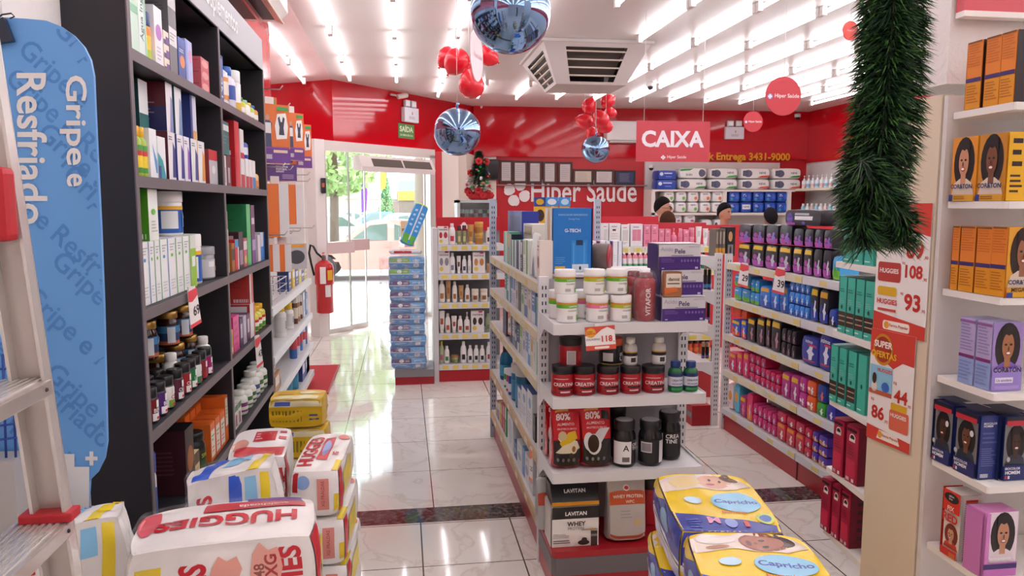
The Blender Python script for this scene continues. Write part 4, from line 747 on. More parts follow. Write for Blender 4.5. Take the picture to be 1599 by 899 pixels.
def blackjar(u0, u1, vt, ins, desc, f, h=None):
    o = ee.jar(u0, u1, vt, 'jar', KJ, '#1e1e21', desc, [(0, 1, '#1d1d20')], f, name='supplement_jar', cat='jar', n=28, inset=ins, h=h)
    t, w_ = ee.span(u0, u1); H_ = max(v.co.z for v in o.data.vertices); s = MB(); w_ *= .96
    s.lathe([(.001, 0), (.36 * w_, 0), (.36 * w_, .001), (.001, .001)], m('#c4c6ca', .5), 24, (0, w_ / 2, H_ / .8 + .0006), smooth=False); s.build('lid_disc', o); return o
blackjar(966, 1004, 660, .0, 'black jar with white label and figure', [(-75, 20, 0, .95, '#eceae8'), (-22, 8, .5, .86, '#1a1a1c', 'A'), (24, 75, .55, .9, '#eceaea', 'CREA\nTINE'), (-25, 10, .1, .3, '#6a686a')])
blackjar(1008, 1047, 660, .0, 'black jar showing its back label', [(-65, -10, .45, .9, '#cfc9cb'), (28, 85, .0, .95, '#dcd9d8'), (-60, -14, .5, .85, '#8a8688')])
blackjar(1047, 1085, 653, .06, 'black jar lettered CREATINE at right end', [(-80, -50, .0, .95, '#e6e4e3'), (-36, 34, .55, .95, '#eeecec', 'CREA\nTINE')])
blackjar(969, 1004, 647, .13, 'black jar half hidden in the back', [])
# ---- end cap base
ef = Row('y', 2.93, .187, 'on end cap red base', '-y')
o = ef.box(864, 943, 793, '#ebe6e0', [('F', 0, .70, 1, 1, '#1d1c1f'), ('F', .28, .76, .74, .90, '#efece6', 'LAVITAN', 0, .03), ('F', .32, .50, .72, .64, '#1f1e22', 'WHEY', 0, .03), ('F', .32, .42, .70, .49, '#5a585c', 'PROTEIN', 0, .0), ('F', .02, .22, .38, .34, '#b9b2ac', '@l', 3), ('F', .02, .08, .42, .18, '#5c5858', '@l', 2), ('F', .55, .03, .8, .16, '#2a1e1e', '@e'), ('F', .63, .12, .75, .22, '#352524', '@e'), ('F', .83, 0, .97, .38, '#3a2c2c'), ('F', .83, .24, .97, .30, '#8a7c78'), ('F', .62, .40, .97, .44, '#a8a2a0'), ('F', .82, .40, .9, .44, '#d8961e'), ('L', 0, 0, 1, 1, '#d6d0ca'), ('T', 0, 0, 1, 1, '#1d1c1f')], 'white whey protein carton with black top', d=.14)
lid = MB(); t, w_ = ef.span(864, 943); w_ *= .96; zl = max(v.co.z for v in o.data.vertices)
lid.prism([(0, zl), (0, zl + .016), (.05, zl + .075), (.14, zl + .075), (.14, zl)], lambda a, b, d: (d, a, b), -w_ / 2, w_ / 2, m('#1c1b1e', .35)); lid.box(-w_ / 2 - .001, -.001, zl, w_ / 2 + .001, .0, zl + .016, m('#d8921a', .4))
fn = lambda a, b: Vector((-w_ / 2 + a * w_, .0 + .05 * b - .0008, zl + .016 + .059 * b + .0008)); lid.words('LAVITAN', fn, .28, .35, .74, .85, '#efece6', bold=.03, aspect=w_ / .077); lid.build('lid', o)
SILV = m('#bdb6b0', .3, metal=.2)
o = ef.soft(956, 1022, 737, SILV, [('F', 0, .58, 1, .80, '#c8562c'), ('F', .1, .66, .95, .76, '#f0e2d6', 'WHEY PROTEIN', 0, .02), ('F', .45, .60, .7, .65, '#f0e2d6', 'WPC'), ('F', .40, .79, .58, .89, '#f0e6e0', '@e'), ('F', .43, .81, .55, .87, '#c83028', '@e'), ('F', .0, .02, 1, .07, '#b04a30'), ('F', .3, .35, .62, .5, '#a8a09a', '@l', 3), ('F', .65, .22, .9, .36, '#cdb48a', '@e')], 'silver whey protein pouch with orange band', d=.11, a=.2, n=14, wr=.003, taper=.85, name='protein_pouch', cat='pouch', inset=.005, h=.286)
eg = Row('y', 3.08, .187, 'on end cap red base', '-y')
eg.jar(1008, 1047, 775, 'pot', m('#c01e2c', .35), KB, 'red jar with black lid at base', [(0, 1, '#b81c2a')], name='supplement_pot', cat='jar', n=20, h=.22, w=.115)
eg.soft(842, 872, 752, m('#b9b9b6', .3, metal=.2), [('F', 0, .5, 1, .75, '#c0482c'), ('F', .1, .55, .9, .7, '#d87a5a', '@l', 2)], 'grey pouch beside white whey carton', d=.1, n=8, wr=.004, taper=.8, name='protein_pouch', cat='pouch')
eg.soft(902, 945, 752, m('#5a2c2c', .35), [('F', .1, .3, .9, .6, '#8a3a3a')], 'dark brown pouch behind white whey carton', d=.09, n=8, wr=.003, taper=.8, name='protein_pouch', cat='pouch')
# ================================================================ PADS GONDOLA (right aisle)
PXX = 2.25
pg = empty('gondola_shelving', (0, 0, 0)); tag(pg, 'long white gondola full of sanitary pad packs along the right aisle', 'shelving')
PZ_ = [1.20, .95, .697, .44, .165]
upright(pg, PXX - .01, 5.02, 1.26, w=.05)
s = MB(); s.box(PXX + .34, 2.42, .1, PXX + .37, 5.02, 1.3, m('#8f8b90', .5)); s.build('back_panel', pg)
s = MB(); s.box(PXX + .01, 2.42, 0, PXX + .34, 5.02, .118, REDP); s.box(PXX + .006, 3.99, .0, PXX + .0105, 4.0, .118, '#5a1018'); s.build('plinth', pg)
for i, z in enumerate(PZ_):
    s = MB(); s.box(PXX + .003, 2.42, z - .022, PXX + .34, 5.02, z, STEEL); o = s.build('shelf', pg); s = MB()
    for a, b in ((2.42, 3.992), (4.0, 5.02)): s.box(PXX - .008, a, z - .045, PXX + .002, b, z - .002, m('#ded6c0', .45) if (a > 3.99 and i < 4) else m('#d9d8de', .4))
    for k in range(9): y = 2.7 + .26 * k; s.box(PXX - .0092, y, z - .036, PXX - .0075, y + .075, z - .01, m('#e4cf86', .5))
    s.build('price_rail', o)
def pr(i, row=''):
    r = Row('x', PXX + .004, PZ_[i], 'on pads ' + ['top', 'second', 'third', 'fourth', 'lowest'][i] + ' shelf' + row, '-x'); r.lim = (2.43, 5.015); r.zmax = PZ_[i - 1] - .047 if i else None; return r
def padpk(r, u0, u1, vt, c, c2, pad, lab, desc, d=.11, n=6, **k):
    D = [('F', 0, 0, 1, .28, c2)]
    if pad: D.append(('F', .45, .08, .85, .62, pad, '@p', [(.3, 0), (.7, .05), (.75, .3), (1, .45), (.7, .6), (.85, .95), (.45, 1), (.3, .7), (0, .5), (.25, .35)]))
    D.append(('F', .1, .3, .45, .55, c2 if c2 != c else '#ffffff', '@e'))
    if lab: D.append(('F', .08, .76, .92, .94, lab))
    return r.soft(u0, u1, vt, c, D, desc, d=d, n=n, a=.14, **k)
r = pr(0); rt = pr(0)
cols = [(1148.5, 1168.5), (1170, 1189.5), (1191, 1210.5), (1212, 1232), (1234, 1249.5), (1251, 1265), (1266.5, 1280), (1281, 1294.5)]
K_, PU, MG, YL = '#221c26', '#5a3aa8', '#b04ab0', '#e8bc22'
for i, (a, b) in enumerate(cols):
    o = padpk(r, a, b, 379 + i * 1.5, K_, MG, '#c9c4d6', YL if i < 6 else None, 'black and magenta pads pack in lower row', wr=.003); zt = r.last + .001
    padpk(rt, a, b, 360 + i * 2, K_, MG, '#8a6ac8', None, 'black and magenta pads pack in upper row', zb=zt, h=.125 if i < 4 else .105, wr=.003); zu = rt.last
t, w_ = r.span(1218, 1275); o = pack(.42, .12, .095, K_, [('F', .3, .35, .8, .6, '#e6e4e8'), ('F', .3, .66, .7, .8, '#b9b6be'), ('F', .05, .1, .25, .8, PU, '@e'), ('F', 0, 0, .3, .16, MG), ('F', .5, .05, .6, .25, PU, '@e')], .15, 8, .003, 5).build('pads_pack'); o.location = (PXX + .02, t, zu + .013); o.rotation_euler = (0, 0, R(-90)); tag(o, 'large black pads pack lying across the top of the upright packs', 'pack')
r.soft(1296, 1308.5, 400, '#4aa8e0', [('F', 0, 0, 1, .4, '#8ac832'), ('F', .2, .1, .9, .7, '#5ab83a', '@p', [(0, 0), (.3, 1), (.5, .3), (.8, .8), (1, 0)])], 'sky blue and green pack', d=.12)
r = pr(1)
for u0, u1 in ((1144.5, 1156.5), (1157, 1170)):
    for k in range(2):
        r.soft(u0, u1, 0, '#4aa0e0', [('F', 0, 0, 1, .3, '#8ac82e'), ('F', .1, .1, .9, .6, '#5fbf3a', '@p', [(0, 0), (.3, 1), (.5, .3), (.8, .8), (1, 0)]), ('F', .2, .65, .8, .85, '#dff0fa', '@l', 1)], ('lower' if k == 0 else 'upper') + ' blue and green pack', d=.1, zb=.95 + .092 * k, h=.09)
for u0, u1 in ((1171, 1177), (1177.5, 1184)):
    for k in range(2): r.soft(u0, u1, 0, '#3f9ae0', [('F', 0, 0, 1, .35, '#7ac030'), ('F', .2, .5, .8, .8, '#dff0fa', '@l', 1)], ('lower' if k == 0 else 'upper') + ' small blue and green pack', d=.1, zb=.95 + .083 * k, h=.081)
for u0, u1 in ((1185, 1201.5), (1202.5, 1215.5), (1216.5, 1230)): padpk(r, u0, u1, 447, '#3a86e0', '#3a52b8', '#d6e6fa', '#e0a030', 'bright blue pads pack with orange label')
for u0, u1 in ((1203, 1215), (1217, 1231)): padpk(r, u0, u1, 0, '#2f62c0', '#2a4aa8', '#9ac0f0', None, 'dark blue pack stacked on bright blue packs', zb=r.last + .002, h=.055)
for i, (u0, u1) in enumerate(((1231, 1239), (1239.5, 1247.5), (1248, 1255.5), (1256, 1263))):
    for k in range(3): padpk(r, u0, u1, 0, '#4a94ea' if k else '#3f8ae6', '#3458c0', '#e2eefc', None, ['bottom', 'middle', 'top'][k] + ' light blue small pack', zb=.95 + .072 * k, h=.07, n=4)
for u0, u1, vt, lab in ((1265, 1277.5, 447, '#e8c022'), (1278.5, 1293.5, 452, '#d8a02a')): padpk(r, u0, u1, vt, '#1c1a28', '#2c3fa8', '#dfe8fa', lab, 'black and blue pads pack with yellow label')
padpk(r, 1294.5, 1306, 484, '#2c4cb0', '#1c1a28', '#dfe8fa', None, 'small blue and black pads pack')
padpk(r, 1266, 1292, 0, '#1e1c2a', '#2a3a90', '#dfe8fa', None, 'black pack lying on the black and blue packs', zb=.95 + .19, h=.035, d=.1, w=.2) if False else None
r = pr(2)
for u0, u1 in ((1142, 1156.5), (1157.5, 1166)): padpk(r, u0, u1, 500, '#2f5ad0', '#e8502c', '#f0e0e0', '#e8c022', 'blue and orange pads pack', n=5)
zt = r.last + .002
for u0, u1 in ((1142, 1156.5), (1157.5, 1166)): padpk(r, u0, u1, 0, '#e8502c', '#d8442a', None, None, 'orange pack stacked on blue packs', zb=zt, h=.06)
for u0, u1 in ((1167, 1180), (1182, 1195), (1196.5, 1204), (1205, 1220.5)): padpk(r, u0, u1, 497, '#241a20', '#3a2430', '#b88aa0', YL, 'black pads pack with yellow label', wr=.002)
for u0, u1 in ((1222, 1229.5), (1230, 1237.5), (1238, 1245)):
    for k in range(2): padpk(r, u0, u1, 0, '#2a2026', '#3a2838', '#a888a0', None, ('lower' if k == 0 else 'upper') + ' small black pads pack', zb=.697 + .083 * k, h=.081)
for u0, u1, vt, t in ((1253, 1280.5, 527, ''), (1281.5, 1302.5, 523, 'intimus')):
    r.soft(u0, u1, vt, '#2c3aa0', [('F', .35, .15, .85, .75, '#dfe6f6', '@p', [(.3, 0), (.7, .05), (.75, .3), (1, .45), (.7, .6), (.85, .95), (.45, 1), (.3, .7), (0, .5), (.25, .35)]), ('F', .1, .1, .9, .15, '#c83a5a'), ('F', .08, .78, .9, .9, '#eef0fa', 'intimus', 0, .02), ('F', .45, .68, .95, .75, '#d03a5a')], 'royal blue pads pack with white pad', d=.09)
r = pr(3)
for u0, u1 in ((1139.5, 1151.5), (1152.5, 1161.5), (1162.5, 1171.5)): padpk(r, u0, u1, 552, '#e03a78', '#c8285c', '#e6ecfa', '#e8a02a', 'pink pads pack with orange label')
zt = r.last + .002
for u0, u1 in ((1139.5, 1145), (1146, 1151.5), (1152.5, 1161.5), (1162.5, 1171.5)): padpk(r, u0, u1, 0, '#d8306a', '#b8245a', '#9ab0e8', None, 'small pink pack in top row', zb=zt, h=.05, n=4)
for i, (u0, u1) in enumerate(((1172.5, 1181), (1181.5, 1190), (1190.5, 1198), (1198.5, 1206), (1206.5, 1214), (1214.5, 1222))):
    for k in range(2 if i > 2 else 3): padpk(r, u0, u1, 0, '#d02c62', '#b82050', '#a8c0f0', None, ['bottom', 'middle', 'top'][k] + ' small crimson pads pack', zb=.44 + .062 * k, h=.06, n=4)
for u0, u1, vt in ((1224.5, 1238, 585), (1239, 1252.5, 590)): padpk(r, u0, u1, vt, '#c23a92', '#b02c82', '#efe6f0', YL, 'magenta pads pack with yellow label')
for u0, u1, c, nm in ((1253.5, 1264, '#c83c98', 'magenta'), (1265, 1280, '#e8602c', 'orange')):
    for k in range(2): padpk(r, u0, u1, 0, c, c, '#f4e8e6', None, ('lower ' if k == 0 else 'upper ') + nm + ' square pack', zb=.44 + .088 * k, h=.086)
padpk(r, 1281.5, 1296, 0, '#3aa03a', '#2f8a30', '#eef4ee', None, 'green square pack', zb=.44, h=.075); padpk(r, 1281.5, 1296, 0, '#2c4aa0', '#263f8c', '#e06a6a', None, 'blue pack on green pack', zb=.517, h=.1)
padpk(r, 1297, 1312, 0, '#3a3aa8', '#2f2f94', '#eef0fa', None, 'indigo square pack', zb=.44, h=.085)
r = pr(4)
for u0, u1, c, c2, nm in ((1139.5, 1148.5, '#f0dfe2', '#e8a04a', 'white and orange'), (1149.5, 1158.5, '#5ac0e0', '#e8b04a', 'cyan and orange')):
    r.soft(u0, u1, 602, c, [('F', .3, .35, .9, .75, c2, '@e'), ('F', .1, .1, .6, .25, '#e6709a', '@l', 2)], nm + ' tall pack', d=.14)
padpk(r, 1159.5, 1169.5, 622, '#c03a8a', '#a82a78', '#e8a0b0', YL, 'purple pads pack with yellow label'); padpk(r, 1170.5, 1180, 618, '#e83a72', '#f0803a', '#e8c0c0', None, 'tall pink and orange pack')
for i in range(5):
    for k in range(2): padpk(r, 1181 + 7.6 * i, 1188 + 7.6 * i, 0, '#d83a80', '#c02c6c', '#e6dcf4', None, ('lower' if k == 0 else 'upper') + ' small pink pads pack', zb=.165 + .072 * k, h=.07, n=4)
for u0, u1 in ((1219.5, 1234), (1235, 1249), (1250, 1264)):
    padpk(r, u0, u1, 0, '#d8344e', '#c42840', '#f4e4e4', '#e8912a', 'red pads pack with orange label', zb=.165, h=.115)
    padpk(r, u0, u1, 0, '#cf2c54', '#b82448', '#f4e4ea', None, 'crimson pack stacked on red packs', zb=.282, h=.06)
for k in range(3): padpk(r, 1265, 1276, 0, '#d22c50', '#ba2444', '#f2e2e6', None, ['bottom', 'middle', 'top'][k] + ' crimson small pack', zb=.165 + .058 * k, h=.056, n=4)
for i, (u0, u1) in enumerate(((1277, 1286.5), (1287.5, 1302))):
    for k in range(3): padpk(r, u0, u1, 0, '#5a3aa8', '#e8903a', '#e2dcf4', None, ['bottom', 'middle', 'top'][k] + ' violet and orange pack', zb=.165 + .058 * k, h=.056, n=4)
for i, (u, v) in enumerate(((1163, 413), (1219, 420))):
    p = PX(u, v, PXX - .02); price_tag('price_tag', 'red and white price card on top pads shelf, ' + ('far' if i == 0 else 'near') + ' one', p, .10, .15, R(-75), '39' if i else '29', tilt=6)
# ---- the far end cap seen edge-on, black and teal bottles
fe = empty('gondola_shelving', (0, 0, 0)); tag(fe, 'white end rack with black hair products at the far end of pads gondola', 'shelving')
upright(fe, PXX - .05, 5.10, 1.26, w=.05)
FZ = [1.235, .985, .74, .47]
for z in FZ:
    s = MB(); s.box(2.04, 5.12, z - .02, PXX - .05, 5.75, z, STEEL); o = s.build('shelf', fe)
    s = MB(); s.prism([(PXX - .05, z - .1), (PXX - .05, z + .005), (2.04, z + .005), (2.04, z - .05), (2.12, z - .06)], lambda a, b, d: (a, 5.10 + d, b), 0, .012, m('#eceaea', .35)); s.build('bracket', o)
s = MB(); s.box(2.06, 5.12, .0, PXX - .05, 5.75, .15, REDP); s.box(2.055, 5.115, .06, 2.06, 5.75, .1, GREYB); s.build('plinth', fe)
for i, z in enumerate(FZ):
    rw = Row('y', 5.125, z, 'on far end rack, ' + ['top', 'second', 'third', 'lowest'][i] + ' shelf', '-y')
    if i == 0:
        for u0, u1, c in ((1118, 1122.7, '#6a655c'), (1123.2, 1127.8, '#625c54'), (1128.3, 1133, '#6a645a')): rw.box(u0, u1, 358, c, [('F', 0, .05, 1, .3, '#d89a3a'), ('F', .2, .45, .8, .9, '#a89a88')], 'grey hair carton with amber base', d=.12)
        rw.box(1134, 1148.5, 355, '#1e1a1c', [('F', .25, .5, .7, .85, '#c89a6a', '@e'), ('F', .2, .05, .8, .4, '#8a8688'), ('F', .4, .05, .6, .35, '#3a2a28', '@e')], 'black hair carton with portrait', d=.12)
    else:
        for u in ((1118, 1123), (1121, 1125.5))[i % 2:] if i < 3 else ((1117, 1125),): rw.jar(u[0], u[1], {1: 415, 2: 468, 3: 0}[i], 'slim' if i < 3 else 'tub', '#1c1a20', '#b8a888' if i < 3 else '#26242a', 'black hair product bottle', [(.0, .2, '#3a8ac8' if i == 1 else '#7a5ab8')], name='bottle', cat='bottle', h=None if i < 3 else .12)
        for k in range(2): rw.jar(1111 + 6.5 * k, 1116.5 + 6.5 * k, 0, 'slim', '#1c1a20', '#b8a888', 'black slim bottle in back', [(.0, .2, '#3a8ac8' if i == 1 else '#7a5ab8')], name='bottle', cat='bottle', h=.2 if i < 3 else .12, inset=.12) 
# ================================================================ HAIR DYE SHELVES (right foreground)
WD = m('#e9e4df', .45, bump=.03, bscale=90); WE = m('#d9cfc0', .5)
hd_ = empty('hair_dye_shelving', (0, 0, 0)); tag(hd_, 'white wooden shelving with hair dye boxes at the right edge', 'shelving')
DX, DY0, DY1 = 1.468, 1.67, 1.9
DZ = [1.848, 1.609, 1.37, 1.126, .884, .637, .40, .12]
s = MB(); s.box(DX, DY1, .02, 2.6, DY1 + .016, 1.895, m('#d8d3d0', .5)); s.build('back_panel', hd_)
s = MB(); s.box(DX + .014, DY1 + .017, 0, DX + .03, 2.13, 1.9, m('#cdbfa8', .5)); s.build('end_panel', hd_)
for z in DZ:
    s = MB(); s.prism([(DX + .012, DY1 - .008), (DX, DY0 + .004), (DX + .004, DY0), (2.6, DY0), (2.6, DY1 - .001)], lambda a, b, d: (a, b, d), z - .018, z, WD); s.build('shelf', hd_)
s = MB(); s.box(DX + .02, 1.885, 2.1, 2.6, 1.918, 2.115, m('#ece6e2', .5)); s.box(DX + .02, 1.887, 2.115, 2.6, 1.918, 2.45, m('#d0525c', .4)); s.build('header_board', hd_)
tl = empty('hair_dye_shelving', (0, 0, 0)); tag(tl, 'white wooden shelving bay with teal and wine red boxes beside promotion posters', 'shelving')
TZ = [1.407, 1.168, .922, .677, .45, .2]
for z in TZ:
    s = MB(); s.prism([(DX - .022, 2.142), (DX + .012, 2.42), (1.75, 2.42), (1.75, 2.142)], lambda a, b, d: (a, b, d), z - .02, z, WD); s.build('shelf', tl)
s = MB(); s.box(1.75, 2.142, 0, 1.765, 2.42, 1.62, WD); s.build('back_panel', tl)
bp = empty('end_board', (DX - .012, 2.02, 0)); 
tag(bp, 'beige end board between the hair dye bays, carrying two posters', 'board')
s = MB(); s.prism([(DX - .004, DY1 + .02), (DX - .026, 2.139), (DX - .006, 2.139), (DX + .012, DY1 + .02)], lambda a, b, d: (a - DX + .012, b - 2.02, d), 0, 1.9, m('#d9cbb4', .5, bump=.04)); s.build('panel', bp)
# ---- dye boxes
SKIN = ['#c68a66', '#8a5a40', '#a86c4c', '#6a4030']
def portrait(f, u0, v0, u1, v1, bgc, hair, skin, top='#d8c8b8'):
    U = lambda a: u0 + (u1 - u0) * a; V = lambda b: v0 + (v1 - v0) * b
    return [(f, u0, v0, u1, v1, bgc), (f, U(.08), V(.10), U(.92), V(1), hair, '@e'), (f, U(.05), V(.0), U(.95), V(.28), top, '@p', [(0, 0), (.1, .7), (.35, 1), (.65, 1), (.9, .7), (1, 0)]), (f, U(.40), V(.18), U(.60), V(.42), skin), (f, U(.30), V(.32), U(.70), V(.82), skin, '@e'), (f, U(.28), V(.66), U(.72), V(.95), hair, '@p', [(0, 0), (.2, .5), (.5, .35), (.8, .5), (1, 0), (1, .9), (.5, 1), (0, .9)]), (f, U(.37), V(.58), U(.46), V(.62), '#1c1210', '@e'), (f, U(.54), V(.58), U(.63), V(.62), '#1c1210', '@e'), (f, U(.41), V(.405), U(.59), V(.475), '#9a4a44', '@e'), (f, U(.435), V(.425), U(.565), V(.465), '#f2ece6', '@e'), (f, U(.475), V(.48), U(.525), V(.57), '#5a3020', '@e')]
PL_ = ['top', 'second', 'third', 'fourth', 'fifth', 'sixth', 'lowest']
def lrow(i): r = Row('x', DX + .006, DZ[i], 'on ' + PL_[i] + ' dye shelf', '-x'); r.lim = (1.674, 1.895); return r
def frow(i): r = Row('y', DY0 + .006, DZ[i], 'on ' + PL_[i] + ' dye shelf', '-y'); r.lim = ([1.563, 1.536, 1.57, 1.57, 1.538, 1.476][i], 2.5); return r
OR = '#e0822a'
def side9(f): return [(f, 0, 0, 1, .40, '#e0961e'), (f, .06, .62, .94, .96, '#c86a1c', '@l', 9), (f, .08, .08, .92, .36, '#b86a18', '@l', 7), (f, 0, .40, 1, .46, '#3a2c6c'), (f, .04, .975, .96, 1, '#7a4a1c')]
OSIDE = side9('F') + [('L', 0, 0, 1, 1, '#d87420'), ('R', 0, 0, 1, 1, '#2a2024')]
HB = dict(name='hair_dye_box')
r = lrow(0)
for u0, u1, dd in ((1489, 1512, .08), (1517, 1540, .08), (1540, 1563, .08)): r.box(u0, u1, 50, OR, OSIDE, 'orange hair dye box, text side out', d=dd, h=.172, inset=.004, **HB)
frow(0).box(1580, 1612, 28, OR, OSIDE, 'orange hair dye box at the near right corner', d=.09, h=.18, **HB)
r = lrow(1)
COR = [('F', 0, 0, 1, .1, '#d8a028'), ('F', 0, .0, .16, .1, '#2c3c8c'), ('F', .06, .18, .94, .28, '#1f2c5c', 'COR&TON', 0, .03), ('F', .2, .02, .9, .08, '#8a5a1c', '@l', 2)]
for i, (u0, u1, sk) in enumerate(((1476, 1515, '#c88e6c'), (1516.5, 1560, '#7c4c34'))):
    r.box(u0, u1, 203, '#e8a020', portrait('F', 0, .1, 1, 1, '#e0922c' if i == 0 else '#c8862c', '#1c1414', sk) + COR + [('R', 0, 0, 1, 1, '#e8b020'), ('R', .15, .1, .85, .4, '#3a2c20', '@l', 4), ('R', .2, .45, .8, .95, '#2a1c18', '@l', 3)], 'hair dye box with smiling ' + ('light-skinned woman' if i == 0 else 'dark-skinned woman'), d=.052, h=.168, inset=.003, **HB)
for u0, u1 in ((1581, 1604), (1606, 1629)): frow(1).box(u0, u1, 196, OR, OSIDE, 'orange hair dye box, text side out', d=.08, h=.172, inset=.03, **HB)
r = lrow(2)
for u0, u1 in ((1484, 1495), (1496.5, 1520), (1522, 1546)): r.box(u0, u1, 343, OR, OSIDE, 'orange hair dye box, text side out', d=.08, h=.172, inset=.004, **HB)
r.box(1549, 1574, 346, OR, side9('F') + portrait('R', 0, .14, 1, 1, '#e0a030', '#2a1a14', '#9a6446') + [('R', 0, 0, 1, .14, '#d8a028'), ('R', .04, .17, .9, .27, '#1f2c5c', 'COR&TON', 0, .03), ('R', .05, .08, .7, .14, '#4a3018', 'MEGA', 0, .02), ('R', 0, 0, .2, .07, '#2c3c8c')], 'orange hair dye box with curly-haired portrait', d=.085, h=.174, inset=.004, **HB)
r = lrow(3)
LIL = [('F', 0, 0, 1, .42, '#94a8dc'), ('F', 0, .42, 1, 1, '#b8a8d4'), ('F', 0, .40, 1, .45, '#7a2a6c'), ('F', .08, .5, .92, .92, '#8a86b8', '@l', 9), ('F', .08, .05, .92, .36, '#7a8ac0', '@l', 6), ('F', 0, .93, 1, .97, '#8a5a98')]
r.box(1505, 1530, 487, '#b0b0dc', LIL, 'lilac hair dye box, text side out', d=.08, h=.176, inset=.004, **HB)
r.box(1532, 1557, 487, '#b0b0dc', LIL + portrait('R', 0, .2, 1, 1, '#a088c8', '#1c1414', '#a8704c', '#7a5ab8') + [('R', 0, 0, 1, .34, '#9a86d0'), ('R', .03, .26, .95, .36, '#2a1c24', 'COR&TON', 0, .03), ('R', .1, .12, .7, .2, '#e6e0f2'), ('R', .14, .13, .66, .19, '#6a5a98', 'Us amdeva', 0, .01), ('R', .08, .03, .9, .08, '#b098d8')], 'lilac hair dye box with afro portrait', d=.085, h=.176, inset=.004, **HB)
r = lrow(4)
HOM = [('F', 0, 0, 1, .24, '#24306c'), ('F', 0, .86, 1, .94, '#c02c3c'), ('F', 0, .94, 1, 1, '#1c1c2c'), ('F', .04, .16, .7, .22, '#e6e8f0', 'BIOCOLOR', 0, .02), ('F', .04, .10, .7, .155, '#eef0f4', 'HOMEM', 0, .035), ('F', .04, .03, .12, .08, '#c02c3c'), ('F', .16, .03, .24, .08, '#e6e6f0'), ('F', .74, .64, .92, .74, '#d6d4d8', '@e'), ('F', .05, .30, .2, .38, '#b9b6ba', '@e'), ('R', 0, 0, 1, 1, '#2a3878'), ('R', .15, .80, .85, .92, '#dfe2ee', 'BIOCOLOR\nHOMEM', 0, .02), ('R', .1, .2, .9, .5, '#5a68a8', '@l', 9), ('R', .1, .55, .9, .76, '#4a5898', '@l', 3), ('R', .1, .03, .5, .09, '#e6e8ee', '@b'), ('T', 0, 0, 1, 1, '#1e2450'), ('L', 0, 0, 1, 1, '#1f2858')]
for i, (u0, u1, nm) in enumerate(((1474, 1503, 'leftmost'), (1509, 1545, 'middle'))): r.box(u0, u1, 640, '#24306c', portrait('F', 0, .22, 1, .87, '#77787c', '#171314', ['#4a2e22', '#6a4230'][i], '#2c3446') + HOM, f'navy men hair dye box with portrait, {nm}', d=.055, h=.17, inset=.004, **HB)
frow(4).box(1585, 1624, 640, '#24306c', portrait('F', 0, .22, 1, .87, '#77787c', '#171314', '#3a241c', '#2c3446') + HOM, 'navy men hair dye box with portrait, rightmost', d=.085, h=.17, inset=.03, **HB)
r = lrow(5)
r.box(1498, 1526, 770, '#d8d4cf', portrait('F', .02, .12, 1, .5, '#e2d8cc', '#7a2c1c', '#d09a7c', '#c8402c') + [('F', 0, .68, 1, 1, '#d8301c'), ('F', .05, .82, .95, .97, '#1c1618', '@e'), ('F', .2, .86, .8, .94, '#f0ece6', 'salon\nline'), ('F', .15, .70, .85, .77, '#f4e0d8', 'FIX', 0, .02), ('F', .04, .52, .95, .66, '#c8281c', 'RED', 0, .04), ('F', 0, 0, 1, .12, '#c8281c'), ('F', .55, 0, 1, .08, '#e89a2c', '@l', 3), ('R', 0, 0, 1, 1, '#dedad6'), ('R', .08, .1, .92, .9, '#8c8886', '@l', 24), ('R', .1, .02, .6, .09, '#1a1a1a', '@b'), ('R', .1, .9, .7, .94, '#d8301c'), ('R', .1, .6, .6, .63, '#d8301c'), ('L', 0, 0, 1, 1, '#c8281c')], 'red and white hair dye box lettered RED', d=.06, h=.185, inset=.004, **HB)
frow(5).box(1560, 1616, 783, '#d88ac8', portrait('F', .12, .2, 1, 1, '#e6d8e2', '#141012', '#c08a6c', '#e0d4da') + [('F', 0, 0, 1, .22, '#c070b8'), ('F', 0, .12, 1, .2, '#3a2a6c'), ('F', .1, .24, .8, .34, '#f4f0f4', 'Permanente', 0, .01), ('F', 0, .22, .12, 1, '#d080c4'), ('L', 0, 0, 1, 1, '#c878bc')], 'pink hair dye box with black-haired portrait', d=.06, h=.172, inset=.004, **HB)
o = jar('gel_bottle', .05, .13, 'pill', '#1c1c26', '#b8923a', [(.2, .8, '#2a3a8c'), (.4, .5, '#e6e6ee')], n=14); o.location = (DX + .012, 2.25, TZ[5] + .0015); tag(o, 'dark bottle with gold cap on the lowest shelf under the wine red boxes', 'bottle')
